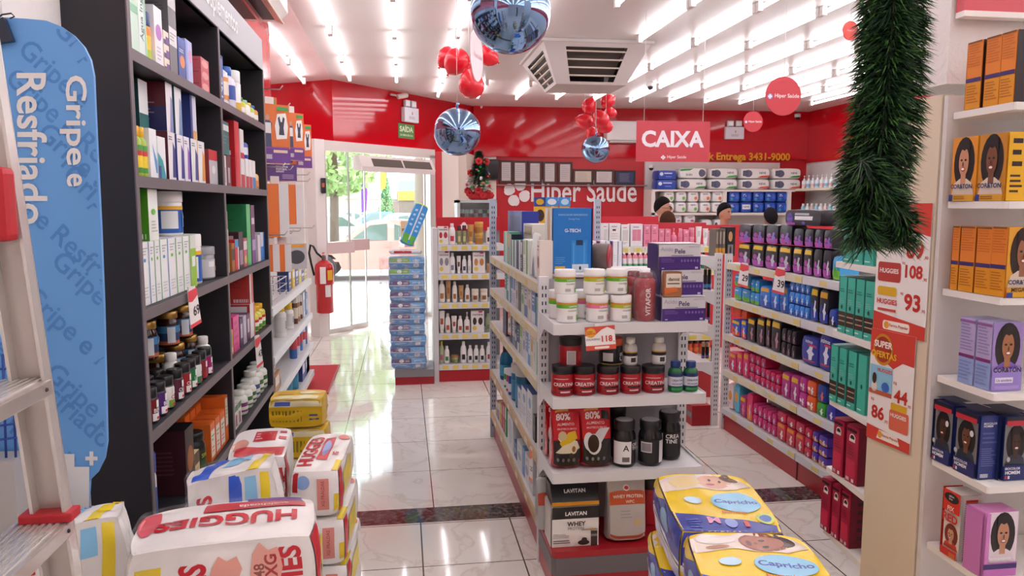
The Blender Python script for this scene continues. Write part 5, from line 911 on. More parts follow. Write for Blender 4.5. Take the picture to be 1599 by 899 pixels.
# ---- teal and wine boxes in the far bay (fronts look into the aisle)
def trow(i): return Row('x', DX - .006, TZ[i], 'on ' + ['top', 'upper', 'middle', 'third', 'lower'][i] + ' shelf of poster-side bay', '-x')
TEAL = [('F', 0, .12, 1, .38, '#3a2c26'), ('F', .05, .20, .95, .22, '#b89a80'), ('F', .05, .29, .95, .31, '#b89a80'), ('F', .15, .72, .85, .8, '#2a7a70', '@l', 2), ('F', .15, .52, .85, .62, '#7ac8ba', '@l', 3), ('F', .38, .42, .62, .50, '#1f3a38', '@e'), ('F', .1, .04, .8, .09, '#c9ece4', '@l', 1), ('L', 0, 0, 1, 1, '#3a2a26'), ('R', 0, 0, 1, 1, '#3cae9c'), ('T', 0, 0, 1, 1, '#2f9a8a')]
WINE = [('F', .25, .74, .75, .88, '#f0e4e0', '@e'), ('F', .32, .76, .68, .86, '#2a1418', '@e'), ('F', .25, .74, .75, .79, '#f0e4e0'), ('F', .15, .48, .85, .68, '#8c1838', '@l', 4), ('F', .1, .1, .9, .42, '#c8284e'), ('F', .12, .03, .4, .09, '#efe6e6', '@b'), ('F', .6, .03, .8, .09, '#efe6e6'), ('F', .1, .92, .9, .97, '#2a1014'), ('R', 0, 0, 1, 1, '#7a1430'), ('R', .2, .1, .8, .9, '#4a1c24', '@l', 5), ('T', 0, 0, 1, 1, '#b02444')]
r = trow(1)
for u0, u1, ins in ((1309, 1320.5, .006), (1322.5, 1334.5, .004), (1337, 1350, .002), (1352.5, 1367, .0)): r.box(u0, u1, 434, '#44b8a4', TEAL, 'teal hair dye box with brown swatches', d=.13, inset=ins + .004, name='hair_dye_box', h=.19)
r = trow(2)
for i, (u0, u1) in enumerate(((1303, 1314), (1316.5, 1328), (1331, 1344), (1347, 1361))): r.box(u0, u1, 545, '#44b8a4', TEAL if i < 3 else TEAL[5:], 'teal hair dye box with brown swatches' if i < 3 else 'teal hair dye box turned sideways', d=.13, inset=.004, name='hair_dye_box', h=.195)
r = trow(3)
for u0, u1 in ((1313, 1330), (1334, 1354)): r.box(u0, u1, 655, '#b01f44', WINE, 'tall wine red box', d=.13, inset=.004, name='hair_dye_box', h=.19)
r = trow(4)
for u0, u1 in ((1298, 1313), (1316, 1329), (1331, 1346)): r.box(u0, u1, 765, '#a81c40', WINE, 'tall wine red box', d=.13, inset=.004, name='hair_dye_box', h=.185)
r = trow(0)
for u0, u1 in ((1312, 1326), (1328, 1343), (1345, 1360)): r.box(u0, u1, 400, '#3fae9c', TEAL[4:], 'teal box behind the garland', d=.12, inset=.01, name='hair_dye_box', h=.16)
# ---- the two posters on the end board, in the plane of the board
bx = lambda y: DX - .004 + (y - (DY1 + .02)) / (2.139 - DY1 - .02) * (-.022)
def poster(label, ya, yb, zt, zb, e):
    """ya = near edge (right in the photo), yb = far edge"""
    o = empty('promotion_poster', (0, 0, 0)); tag(o, label, 'poster')
    F = lambda a, b, d=0.: Vector((bx(yb + (ya - yb) * a) - e - d, yb + (ya - yb) * a, zb + (zt - zb) * b)); return o, F, abs(yb - ya) / (zt - zb)
o, F, asp = poster('upper white and red price poster with four prices on the beige board', 1.925, 2.133, 1.605, 1.215, .003)
s = MB(); s.prism([(0, 0), (1, 0), (1, 1), (0, 1)], F, 0, .001, '#ece8e6'); P = lambda k: (lambda a, b: F(a, b, .001 + .0006 * k))
s.flat([(0, .72), (.2, .80), (.45, .74), (.7, .78), (1, .73), (1, 1), (0, 1)], P(1), '#cf3a30') if False else s.flat([(0, .80), (.35, .76), (.6, .80), (1, .76), (1, 1), (0, 1)], P(1), '#cf4034')
s.flat([(0, 0), (1, 0), (1, .10), (0, .16)], P(1), '#cf4034'); s.flat(rrect(.2, .03, .72, .10, .03), P(2), '#f0e6dc'); s.flat(ell(.28, .065, .05, .028), P(3), '#e8a02c'); s.words('Farma Popular', P(3), .34, .045, .70, .085, '#b8402c', aspect=asp)
for t, v, col in (('89', .59, '#c03028'), ('108', .43, '#c03028'), ('93', .20, '#c03028')):
    s.words(t, P(2), .58, v, .90, v + .13, col, aspect=asp, bold=.03); s.words(',90', P(2), .91, v, .98, v + .03, col, aspect=asp); s.words('R$', P(2), .52, v + .11, .57, v + .135, col, aspect=asp)
s.flat(rrect(.05, .40, .50, .55, .03), P(2), '#b8403a'); s.words('HUGGIES', P(3), .09, .45, .46, .52, '#f2e6e2', aspect=asp, bold=.03)
s.flat(rrect(.06, .29, .44, .36, .03), P(2), '#dcae2a'); s.words('HUGGIES', P(3), .06, .21, .46, .28, '#c8403a', aspect=asp, bold=.03); s.flat([(.08, .17), (.44, .17), (.44, .19), (.08, .19)], P(2), '#c8524a')
s.build('sheet', o)
o, F, asp = poster('lower white and red SUPER OFERTAS poster on the beige board', 1.955, 2.136, 1.222, .875, .0045)
s = MB(); s.prism([(0, 0), (1, 0), (1, 1), (0, 1)], F, 0, .001, '#ece8e6')
s.flat([(0, .78), (.3, .74), (.55, .68), (.75, .75), (1, .74), (1, 1), (0, 1)], P(1), '#cf4034'); s.flat(ell(.3, .83, .23, .14), P(2), '#c88a1e'); s.flat(ell(.3, .83, .19, .115), P(3), '#a83420')
s.words('SUPER', P(4), .10, .83, .52, .92, '#f6ece2', aspect=asp, bold=.035); s.words('OFERTAS', P(4), .04, .74, .62, .83, '#e8b42a', aspect=asp, bold=.035)
s.flat([(.02, .42), (.55, .42), (.55, .68), (.02, .68)], P(2), '#8ac4e0'); s.flat([(.02, .42), (.55, .42), (.55, .46), (.02, .46)], P(3), '#b85a3a'); s.words('HUGGIES', P(3), .20, .62, .54, .67, '#d8604a', aspect=asp, bold=.03); s.flat(ell(.14, .56, .05, .05), P(4), '#3a241c'); s.flat(ell(.14, .49, .07, .05), P(3), '#e6dcd2'); s.flat(ell(.40, .5, .09, .045), P(3), '#3a6ac0')
s.words('44', P(2), .60, .38, .90, .54, '#c03028', aspect=asp, bold=.03); s.words(',90', P(2), .9, .38, .98, .42, '#c03028', aspect=asp); s.words('R$', P(2), .58, .55, .65, .58, '#c03028', aspect=asp)
s.words('86', P(2), .10, .18, .40, .34, '#c03028', aspect=asp, bold=.03); s.words(',90', P(2), .41, .18, .5, .22, '#c03028', aspect=asp); s.words('R$', P(2), .08, .35, .15, .38, '#c03028', aspect=asp)
s.flat(rrect(.52, .15, .95, .33, .03), P(2), '#d86a50'); s.flat(rrect(.54, .33, .9, .39, .02), P(2), '#dcae2a'); s.words('HUGGIES', P(3), .55, .25, .9, .32, '#f4ece4', aspect=asp, bold=.03)
s.flat([(0, 0), (1, 0), (1, .09), (0, .13)], P(1), '#cf4034'); s.flat([(.25, .03), (.78, .03), (.72, .11), (.3, .11)], P(2), '#f0e6dc'); s.flat(ell(.33, .07, .05, .03), P(3), '#e8a02c'); s.words('Farma Popular', P(3), .39, .05, .75, .09, '#b8402c', aspect=asp)
s.build('sheet', o)
# ================================================================ LEFT: orthopaedic rack beyond the black unit
og = empty('wall_rack', (0, 0, 0)); tag(og, 'white perforated rack with hooks and green-edged shelves beyond the black unit', 'rack')
PERF = m('#e6e2e0', .5)
s = MB(); s.box(-1.096, 4.76, .05, -1.08, 6.82, 2.3, PERF)
for k in range(30):
    for j in range(9): s.box(-1.0802, 4.9 + .2 * j, .4 + .06 * k, -1.0795, 4.93 + .2 * j, .412 + .06 * k, '#9a9698')
s.build('perforated_panel', og)
OZ = [.965, .66, .40, .15]
for z in OZ:
    s = MB(); s.box(-1.08, 4.78, z - .02, -.81, 6.78, z, STEEL); s.prism([(-1.08, z - .02), (-.81, z - .02), (-.81, z - .045), (-1.08, z - .1)], lambda a, b, d: (a, d, b), 6.78, 6.79, m('#2f8a68', .4)); s.prism([(-1.08, z - .02), (-.81, z - .02), (-.81, z - .045), (-1.08, z - .1)], lambda a, b, d: (a, d, b), 4.77, 4.78, m('#2f8a68', .4)); o = s.build('shelf', og)
    s = MB(); s.box(-.81, 4.78, z - .05, -.80, 6.79, z - .002, m('#e2e4e4', .4)); s.box(-.8095, 4.78, z - .055, -.805, 6.79, z - .05, m('#2f8a68', .4)); s.build('price_rail', o)
def hook(y, z, L=.33):
    s = MB(); s.tube([(-1.08, y, z), (-1.08 + L, y, z), (-1.08 + L + .02, y, z + .025)], .004, m('#b9b6b6', .3, metal=.6), 6); return s.build('hook', og)
OB = '#e0702a'
def ortho(u, v0, v1, y, x, yaw, wid, dep, label, kind=0):
    """box hung from a hook; (u, v0) top middle of its front at depth y"""
    a, b = PY(u, v0, y).z, PY(u, v1, y).z; h = a - b
    if kind == 0: D = [('F', 0, 0, 1, .24, '#6a3a8c'), ('F', .16, .26, .44, .72, '#3a4668', '@p', [(.1, 0), (.9, 0), (.85, .5), (1, .9), (.7, 1), (.3, 1), (0, .9), (.15, .5)]), ('F', .24, .72, .36, .82, '#c89a80', '@e'), ('F', .2, .5, .40, .68, '#e6e2e0'), ('F', .52, .40, .94, .86, '#f0ebe6', '@p', [(.1, 0), (.9, .05), (1, .5), (.85, 1), (.2, .95), (0, .5)]), ('F', .62, .48, .84, .80, '#2c3046', '@p', [(.1, 0), (.9, 0), (.8, .4), (1, .9), (.75, 1), (.6, .7), (.4, .7), (.25, 1), (0, .9), (.2, .4)]), ('F', .1, .24, .95, .27, '#8a4a9a'), ('F', .6, .9, .95, .96, '#3aa04a'), ('F', .45, .17, .9, .22, '#e8c8b8'), ('F', .1, .06, .4, .14, '#efe8e6', '@b'), ('L', 0, 0, 1, 1, '#e2752e'), ('L', .25, .72, .9, .9, '#efe6de'), ('L', .2, .52, .95, .68, '#4a3450', '@l', 4), ('L', .1, .1, .6, .45, '#3c3c5c', '@e'), ('L', 0, .02, 1, .07, '#5a3a80')]
    elif kind == 1: D = [('F', 0, 0, 1, 1, '#5a3a80'), ('F', .1, .5, .9, .9, '#e6dfe9', 'CORRETOR\nPOSTURAL\nINFANT', 0, .02), ('F', .5, .1, .9, .4, '#b89ac8', '@l', 3)]
    elif kind == 2: D = [('L', .1, .15, .9, .85, '#d86526'), ('L', .2, .65, .8, .85, '#e6ddd6'), ('L', .2, .4, .8, .6, '#8a4a28', '@l', 4), ('F', .55, 0, 1, 1, '#dcd9d8'), ('F', 0, 0, .5, 1, '#e2752e')]
    else: D = [('F', .1, .2, .9, .75, '#4a4a52', '@e'), ('F', .1, .85, .9, .97, '#e6a03a')]
    s = pack(wid, dep, h - .02, OB if kind < 3 else '#b9b7ba', D); o = s.build('orthopaedic_box'); tag(o, label, 'box', 'boxes hanging on the orthopaedic rack')
    o.location = (x, y, b); o.rotation_euler = (0, 0, R(yaw)); t = MB(); t.box(-.03, dep * .5 - .002, h - .021, .03, dep * .5 + .002, h + .03, m('#dcd8d4', .3)); t.build('hang_tab', o); return o
for y, z in ((5.0, 2.32), (5.3, 2.25), (5.0, 1.84), (5.35, 1.84), (5.6, 1.84), (5.0, 1.41), (5.3, 1.41), (5.7, 1.41), (6.3, 1.84), (6.5, 1.41), (6.3, 1.79)): hook(y, z)
ortho(436, 146, 250, 5.42, -.96, 28, .26, .085, 'orange support box at the very top, mostly hidden behind another')
ortho(458, 158, 254, 5.05, -.80, 38, .22, .10, 'large orange support box hanging in front at the top of the rack')
ortho(474, 172, 250, 5.62, -.75, 45, .16, .08, 'orange support box just right of the large front one')
ortho(486, 190, 262, 6.2, -.76, 45, .15, .08, 'orange support box at the far end of the top row')
ortho(462, 252, 282, 5.32, -.80, 38, .22, .10, 'purple box lettered CORRETOR POSTURAL under the large orange box', 1)
ortho(424, 250, 282, 5.1, -1.0, 30, .12, .06, 'dark purple box low in the top row beside the black unit', 1)
ortho(434, 278, 368, 4.95, -.93, 30, .16, .07, 'orange box in middle row next to the black unit', 2)
ortho(452, 282, 370, 5.1, -.80, 35, .15, .07, 'orange box with white edge in the middle row', 2)
ortho(472, 284, 350, 5.75, -.78, 40, .14, .06, 'orange box at the far end of the middle row', 2)
for i, u in enumerate((428, 437, 447)): ortho(u, 377, 424, 4.95 + .1 * i, -.9 + .06 * i, 30, .10, .06, 'narrow orange box in the lower hanging row, ' + ['first', 'second', 'third'][i] + ' from the left', 2)
ortho(470, 376, 420, 5.6, -.76, 35, .16, .05, 'grey bag with dark glove hanging at the right of the lower row', 3)
def orow(i): r = Row('x', -.825, OZ[i], 'on ' + ['upper', 'second', 'third', 'lowest'][i] + ' green-edged shelf', '+x'); r.lim = (4.8, 6.76); return r
r = orow(0)
for u, c in ((452, '#2c4c8c'), (458, '#e0c030'), (463, '#3a62a8'), (468, '#d8cf5a'), (472, '#2f5aa0'), (476.5, '#c8c04a')): r.box(u, u + 4.4, 418 if u < 470 else 424, c, [('F', .1, .5, .9, .8, '#e6e6ea'), ('F', .2, .1, .8, .4, '#f0d860', '@l', 2)], 'small blue or yellow carton', d=.08)
s = MB(); 
for k in range(6): s.tube([(-1.05 + .045 * k, 4.9, .97), (-1.05 + .045 * k, 4.9, 1.1), (-1.05 + .045 * k, 5.5, 1.1), (-1.05 + .045 * k, 5.5, .97)], .003, m('#c9c7c8', .3, metal=.5), 5)
for z in (1.0, 1.05, 1.1): s.tube([(-1.06, 4.9, z), (-.82, 4.9, z), (-.82, 5.5, z), (-1.06, 5.5, z), (-1.06, 4.9, z)], .003, m('#c9c7c8', .3, metal=.5), 5)
tag(s.build('wire_basket'), 'empty wire basket standing on the upper green-edged shelf', 'basket')
r = orow(1)
for u in (441, 452.5): r.jar(u, u + 11, 474, 'spray', '#e9e7e2', '#e8c024', 'white bottle with yellow nozzle', [(.1, .9, '#dcdad6')], [(-30, 30, .3, .7, '#9a9a9e')], name='spray_bottle', cat='bottle', w=.085)
for u, c in ((463, '#6a4030'), (466.5, '#a87848'), (470, '#5a3628')): r.jar(u, u + 4, 462, 'slim', c, '#d8d4cc', 'brown bottle', [(.2, .8, '#d8ccb8')], name='bottle', cat='bottle', w=.05)
for u, c in ((473.5, '#d8dce4'), (477.8, '#3a6ab0')): r.box(u, u + 3.0, 458, c, [('F', .1, .2, .9, .7, '#8aa8d0')], 'upright blue and white carton', d=.1)
r = orow(2)
s = pack(.24, .2, .12, '#b98a5a', [('F', .05, .4, .6, .9, '#e6e0d8'), ('F', .65, .1, .95, .5, '#8a6238'), ('T', .1, .1, .9, .9, '#e0dcd8')], .06, 5); o = s.build('cardboard_box', None, (-.815, 4.98, .4015), R(90)); tag(o, 'brown cardboard tray with white wrap on the third green-edged shelf', 'box')
s = pack(.22, .2, .1, '#e4e2de', [('F', .1, .2, .5, .6, '#d8453c')], .3, 6, .01, 3); o = s.build('white_bag', None, (-.83, 4.98, .4015 + .121), R(90)); tag(o, 'crumpled white bag lying on the brown cardboard tray', 'bag')
for i, u in enumerate((460, 464.5, 469, 473.5, 478)): r.jar(u, u + 4.2, 515 - i * 2, 'can', ['#3a6ab8', '#d8dce6', '#4a7ac0', '#e0e2ea', '#3f6cb4'][i], '#e6e6ea', 'small blue and white can', [(.3, .7, '#c84a50')], name='can', cat='can', w=.06)
r = orow(3)
for i, u in enumerate((448, 458)): r.jar(u, u + 9.4, 0, 'tub', '#2f7a9a', '#2a6a8a', 'teal tub', [(.1, .8, '#3a8aa8')], name='tub', cat='tub', w=.10, h=.17)
for i, u in enumerate((469, 474, 479, 483)): r.box(u, u + 4.4, 0, ['#2a3c7c', '#35509a', '#24346c', '#3a5aa0'][i], [('F', .1, .3, .9, .7, '#c8d4ea')], 'dark blue carton', d=.1, h=.19)
s = pack(.2, .16, .1, '#8a7c78', [('F', .1, .3, .5, .8, '#c83a3a'), ('F', .5, .2, .9, .7, '#e6e2de')], .1, 4); o = s.build('carton', None, (-.83, 4.95, .1515), R(90)); tag(o, 'small mixed carton on the lowest green-edged shelf next to the black unit', 'box')
# ---- wall air conditioner, top left
AC = m('#e8e4e2', .35); ac = empty('wall_air_conditioner', (-1.1, 4.6, 2.84)); tag(ac, 'white split air conditioner with open flaps high on the left wall', 'air conditioner')
s = MB(); s.prism([(.004, .0), (.004, .25), (.24, .25), (.34, .19), (.345, .06), (.29, .0)], lambda a, b, d: (a, d, b), -.75, .9, AC); s.build('body', ac)
s = MB(); s.box(.06, -.7, -.004, .15, .82, .002, m('#2e2a2c', .5)); s.box(.19, -.7, -.004, .27, .82, .002, m('#35302f', .5)); s.build('outlet', ac)
s = MB(); s.prism([(.15, -.004), (.155, -.004), (.21, -.06), (.205, -.06)], lambda a, b, d: (a, d, b), -.7, .84, m('#d8504c', .3)); s.build('flap', ac)
s = MB(); s.prism([(.27, -.004), (.275, -.004), (.33, -.02), (.325, -.03)], lambda a, b, d: (a, d, b), -.7, .84, m('#e2dcc8', .3)); s.build('flap', ac)
# ---- fire extinguisher
ex = empty('fire_extinguisher', (0, 0, 0)); FR = m('#c41a24', .25); q = gp(GT(496), .1, 0)
e0 = PY(508, 488, q.y - .13); ex.location = (e0.x, q.y - .13, e0.z); tag(ex, 'red fire extinguisher hanging on the white post beside the entrance', 'fire extinguisher')
s = MB(); s.lathe([(.09, 0), (.1, .01), (.1, .34), (.112, .35), (.112, .54), (.10, .585), (.06, .62), (.028, .635)], FR, 20); s.build('cylinder', ex)
s = MB(); s.lathe([(.026, .635), (.026, .68), (.018, .69)], m('#6a6468', .4, metal=.6), 12); s.box(-.01, -.09, .685, .01, .04, .70, FR); s.box(-.01, -.08, .715, .01, .03, .728, FR); s.build('valve', ex)
s = MB(); s.tube([(-.02, 0, .665), (-.08, .0, .72), (-.12, .0, .80), (-.15, .0, .82), (-.17, .0, .72), (-.15, .0, .60), (-.118, .0, .45)], .013, m('#1c1a1c', .5), 8); s.build('hose', ex)
s = MB()
for a0, a1, z0, z1, c in ((-20, 15, .36, .56, '#efe6e4'), (25, 62, .40, .52, '#e8b82a'), (10, 50, .2, .37, '#e9e4e2')):
    rr_ = .1135 if z0 > .34 else .1018
    s.add([(rr_ * math.sin(R(a0 + (a1 - a0) * i / 4)), -rr_ * math.cos(R(a0 + (a1 - a0) * i / 4)), z) for z in (z0, z1) for i in range(5)], [(i, i + 1, 6 + i, 5 + i) for i in range(4)], c)
s.build('label', ex)
s = MB(); s.box(-.02, .1, .5, .02, .16, .6, m('#b9b4b2', .4)); s.build('bracket', ex)
# ---- red mat
s = MB(); s.rbox(-1.02, 6.95, .0012, -.645, 7.62, .012, m('#c0303a', .9, bump=.3, bscale=200), .003); s.box(-1.0, 6.45, .0012, -.65, 6.95, .0118, m('#c0303a', .9, bump=.3, bscale=200)); s.box(-.66, 6.45, .0118, -.645, 7.62, .0125, '#a02830'); tag(s.build('door_mat'), 'red door mat on the pale floor left of the entrance aisle', 'mat')
# ================================================================ ENTRANCE FITTINGS
cur = empty('air_curtain', (0, 0, 0)); tag(cur, 'long white air curtain with two dark grilles above the glass entrance', 'air curtain')
t0, t1 = GT(550), GT(664); AW = m('#e6dad6', .4)
def gz(v, u): d = ray(u, v); p = gp(GT(u), 0, 0); return EYE + d.z * (p.y / d.y)
za, zb = 2.225, 2.02
s = MB(); L8 = [gp(t, o, z) for t in (t0, t1) for o, z in ((.03, zb + .03), (.03, za), (.13, za), (.2, zb + .06), (.19, zb))]
s.add(L8, [(0, 1, 2, 3, 4), (9, 8, 7, 6, 5)] + [(i, i + 5, (i + 1) % 5 + 5, (i + 1) % 5) for i in range(5)], AW); s.build('body', cur)
tm = (t0 + .14 + t1) / 2
for a, b in ((t0 + .2, tm - .015), (tm + .015, t1 - .06)):
    s = MB(); s.add([gp(a, .137, za - .016), gp(b, .137, za - .016), gp(b, .2, zb + .068), gp(a, .2, zb + .068)], [(0, 1, 2, 3)], m('#6a5f58', .8, bump=.6, bscale=300)); s.build('grille', cur)
# closed sign on the sliding door
u0, u1 = GT(629), GT(652); zc = gz(345, 640); zd = gz(374, 640); fs_ = lambda a, b, d=0.: gp(u0 + (u1 - u0) * a, -.052 - .0 + .004 + d, zd + (zc - zd) * b)
s = MB(); s.prism([(0, 0), (1, 0), (1, 1), (0, 1)], fs_, 0, .002, '#e2c49c'); s.words('FECHADO', lambda a, b: fs_(a, b, .0032), .08, .35, .95, .68, '#3a2a20', aspect=(u1 - u0) / (zc - zd), bold=.02); tag(s.build('closed_sign'), 'tan paper sign lettered FECHADO stuck on the sliding glass door', 'sign')
s = MB(); p = gp(GT(498), .1, gz(290, 498)); s.rbox(p.x - .03, p.y - .06, p.z - .09, p.x + .03, p.y - .012, p.z + .09, '#26242a', .006); s.box(p.x - .015, p.y - .0612, p.z - .02, p.x + .015, p.y - .059, p.z + .03, '#c86a3a'); tag(s.build('door_controller'), 'small black control box on the white post left of the entrance', 'control box')
# exit sign, emergency lights, cameras on the red fascia
def on_fascia(u, v, off=.0):   # point of the entrance fascia
    d = ray(u, v); t = (A0.y * dw.x - A0.x * dw.y) / (d.y * dw.x - d.x * dw.y); return Vector((d.x * t, d.y * t, EYE + d.z * t)) + nw * off
ang = math.atan2(dw.y, dw.x)
p = on_fascia(634, 205, .004); s = MB(); f = xz(-.17, -.1, 0, .34, .2); s.prism([(0, 0), (1, 0), (1, 1), (0, 1)], f, -.004, 0, '#5a8a4c'); g = lambda a, b: f(a, b, -.0055)
s.words('SAÍDA', g, .08, .44, .92, .92, '#e6ecc8', aspect=1.7, bold=.03); s.words('DE EMERGÊNCIA', g, .1, .12, .9, .36, '#dfe6c0', aspect=1.7, bold=.02); o = s.build('exit_sign', None, p, ang); tag(o, 'green emergency exit sign lettered SAÍDA on the red fascia', 'sign')
def emergency(p, rz, label, w=.3):
    o = empty('emergency_light', p, rz); tag(o, label, 'emergency light')
    s = MB(); s.rbox(-w / 2, -.07, -.1, w / 2, 0, .1, m('#e4e2ea', .4), .01); s.box(-w * .2, -.0712, -.06, w * .2, -.0695, -.02, '#c9c6d0'); s.box(.0, -.0715, .0, .02, -.0695, .04, '#b88a4a'); s.build('case', o)
    for x in (-w * .22, w * .22):
        s = MB(); s.rbox(x - w * .17, -.06, .105, x + w * .17, .0 - .01, .2, m('#cfcdd0', .25), .012); s.box(x - w * .13, -.0612, .12, x + w * .13, -.0595, .185, m('#eeeeee', .1)); s.build('lamp_head', o)
emergency(on_fascia(637, 180, .004), ang, 'white twin-headed emergency light above the green exit sign')
p = PY(1145, 208, YB - .055); emergency((p.x, YB - .053, p.z), 0, 'white twin-headed emergency light on the red fascia right of the cashier sign', .32)
def camera_(name, p, rz, label, kind=0):
    o = empty('security_camera', p, rz); tag(o, label, 'security camera', None)
    s = MB()
    if kind == 0: s.lathe([(.03, 0), (.034, .01), (.034, .15), (.028, .155)], m('#dccdc4', .4), 14, T=Matrix.Rotation(R(75), 4, 'Y') @ Matrix.Rotation(R(20), 4, 'X')); s.build('housing', o); s = MB(); s.lathe([(.027, .155), (.027, .162)], '#1c1c20', 14, T=Matrix.Rotation(R(75), 4, 'Y') @ Matrix.Rotation(R(20), 4, 'X')); s.build('lens', o); s = MB(); s.tube([(0, .02, .02), (-.05, .07, .03), (-.05, .08, .03)], .014, m('#dccdc4', .4), 8); s.build('bracket', o)
    else: s.lathe([(.045, .0), (.05, .01), (.05, .05), (.03, .06)], m('#e4dfdc', .4), 16); s.build('housing', o); s = MB(); s.sphere((0, -.01, -.005), .036, '#1d1c20', 14, 8); s.build('lens', o)
camera_('c', on_fascia(612, 152, .1), ang, 'pale bullet security camera on the fascia above the exit sign')
camera_('c', on_fascia(741, 168, .1), ang, 'bullet security camera at the right end of the entrance fascia')
p = PY(1246, 183, YB - .12); camera_('c', (p.x, YB - .105, p.z), 0, 'dome security camera in the far right corner under the ceiling', 1)
p = PY(1018, 262, YB - .1); camera_('c', (p.x, YB - .055, p.z), 0, 'dome security camera right of the framed certificates', 1)
p = PZ(1015, 140, CZ - .1); camera_('c', (p.x, p.y, CZ - .062), 0, 'small dome security camera on the ceiling above the cashier sign', 1)
# ================================================================ BACK WALL: sign, frames, screen, cabinet, tree
yb = YB - .002
bw = MB(); a, b = PY(701, 300, yb - .02), PY(775, 300, yb - .02); bw.box(B0.x + .0, yb - .02, 0, b.x, yb, 2.36, m('#e8dace', .5)); bw.box(a.x - 1.2, 11.37, 0, B0.x + .06, 11.45, 2.36, m('#e8dace', .5)) if False else None; struct(bw.build('wall_backpiece'))
bw = MB(); bw.prism([(.80, 11.36), (.95, 11.34), (1.16, 12.04), (1.10, 12.06)], lambda a, b, d: (a, b, d), 0, 2.37, m('#e6d8cc', .5)); struct(bw.build('wall_jamb'))
def PB(u, v, off=.0): return PY(u, v, YB - off)
sg = empty('wall_sign', (0, 0, 0)); tag(sg, 'large white shop-name lettering with clover cross on the red back wall', 'sign')
c = PB(807, 301); k = 12.05 / F_PX; s = MB()
for q in range(4):
    an_ = R(90 * q + 22); P_ = [(.006, .006), (.1, .006)] + [(.1 + .085 * math.cos(t_), .091 + .085 * math.sin(t_)) for t_ in [-1.57 + .2618 * g_ for g_ in range(1, 13)]] + [(.091, .19), (.05, .185), (.018, .155), (.006, .11)]
    s.prism([(x * math.cos(an_) - z * math.sin(an_), x * math.sin(an_) + z * math.cos(an_)) for x, z in P_], xz(c.x, c.z, YB - .02), 0, .015, m('#ece6e6', .4))
s.prism([(x * .93 - z * .37, x * .37 + z * .93) for x, z in ((0, .1), (.026, .026), (.1, 0), (.026, -.026), (0, -.1), (-.026, -.026), (-.1, 0), (-.026, .026))], xz(c.x, c.z, YB - .022), 0, .004, REDM)
s.build('clover_cross', sg)
a, b = PB(829, 318), PB(994, 281); s = MB(); vs, fs = fit_text('Hiper Saúde', a.x, a.z - .08, b.x, b.z, 1., 0, .012, True)
n = len(vs); s.add([(x, YB - .02, z) for x, z in vs], fs, m('#ece6e6', .4)); s.build('lettering', sg)
def framed(u0, u1, v0, v1, label, col='#cfc6c6', fr='#4a2c24'):
    a, b = PB(u0, v1, .03), PB(u1, v0, .03); o = empty('framed_certificate', ((a.x + b.x) / 2, YB - .032, a.z)); tag(o, label, 'picture frame', 'framed certificates on the ledge'); w, h = b.x - a.x, b.z - a.z
    s = MB(); t = .035; s.box(-w / 2, 0, 0, w / 2, .025, t, fr); s.box(-w / 2, 0, h - t, w / 2, .025, h, fr); s.box(-w / 2, 0, t, -w / 2 + t, .025, h - t, fr); s.box(w / 2 - t, 0, t, w / 2, .025, h - t, fr); s.build('frame', o)
    s = MB(); s.box(-w / 2 + t, .008, t, w / 2 - t, .02, h - t, col); f = xz(-w / 2, 0, .0074, w, h); rr_ = random.Random(u0)
    for q in range(7): y = .78 - .085 * q; s.flat([(.22, y), (.22 + rr_.uniform(.3, .55), y), (.22 + .5, y - .018), (.22, y - .018)], f, '#a39a9c')
    s.build('certificate', o)
for i, (u0, u1) in enumerate(((780, 801), (800.5, 824), (824.5, 846.5), (847.5, 869.5), (871, 894))): framed(u0, u1, 250 + i * .7, 285.5 + i * .4, f'brown framed certificate on the ledge, {ORD5[i]} from the left' if False else ['first', 'second', 'third', 'fourth', 'fifth'][i] + ' upright brown framed certificate from the left on the ledge')
framed(894.5, 927, 264, 287.5, 'left wide cream framed certificate on the ledge', '#d6c8b8'); framed(928, 959, 264.5, 288, 'right wide white framed certificate on the ledge', '#d6cccb'); framed(960.5, 992.5, 266, 289, 'dark blue framed certificate at the right end of the ledge', '#2c3c6c', '#241e22')
a, b = PB(775, 288), PB(1008, 290); s = MB(); s.box(a.x, YB - .09, a.z - .02, b.x, YB - .001, a.z - .002, m('#8a7a7c', .5)); tag(s.build('wall_ledge'), 'narrow grey ledge under the framed certificates on the red wall', 'ledge')
a, b = PB(726, 281), PB(778, 249); o = empty('television_screen', (0, 0, 0)); tag(o, 'black flat screen on the wall behind the Christmas tree', 'screen')
s = MB(); s.rbox(a.x, YB - .1, a.z, b.x, YB - .05, b.z, '#2a2a2e', .008); s.build('case', o); s = MB(); s.box(a.x + .02, YB - .102, a.z + .02, b.x - .02, YB - .0995, b.z - .02, m('#17171b', .1)); s.build('panel', o); s = MB(); s.box((a.x + b.x) / 2 - .1, YB - .05, a.z + .1, (a.x + b.x) / 2 + .1, YB - .022, b.z - .1, '#1c1c1e'); s.build('bracket', o)
s = MB(); p = PY(723, 300, YB - .05); s.rbox(p.x - .03, YB - .07, p.z - .13, p.x + .05, YB - .022, p.z + .1, '#5c1c22', .01); tag(s.build('wall_box'), 'small dark red box on the cream wall left of the tree', 'box')
# wall air conditioner behind the balloon
a, b = PB(950, 229), PB(997, 192); o = empty('wall_air_conditioner', (0, 0, 0)); tag(o, 'white split air conditioner on the red wall behind the cashier sign', 'air conditioner')
s = MB(); s.rbox(a.x - .1, YB - .27, a.z + .08, b.x + .45, YB - .052, b.z, AC, .02); s.build('body', o); s = MB(); s.box(a.x - .05, YB - .272, a.z + .05, b.x + .4, YB - .06, a.z + .075, m('#d0cccb', .4)); s.build('flap', o)
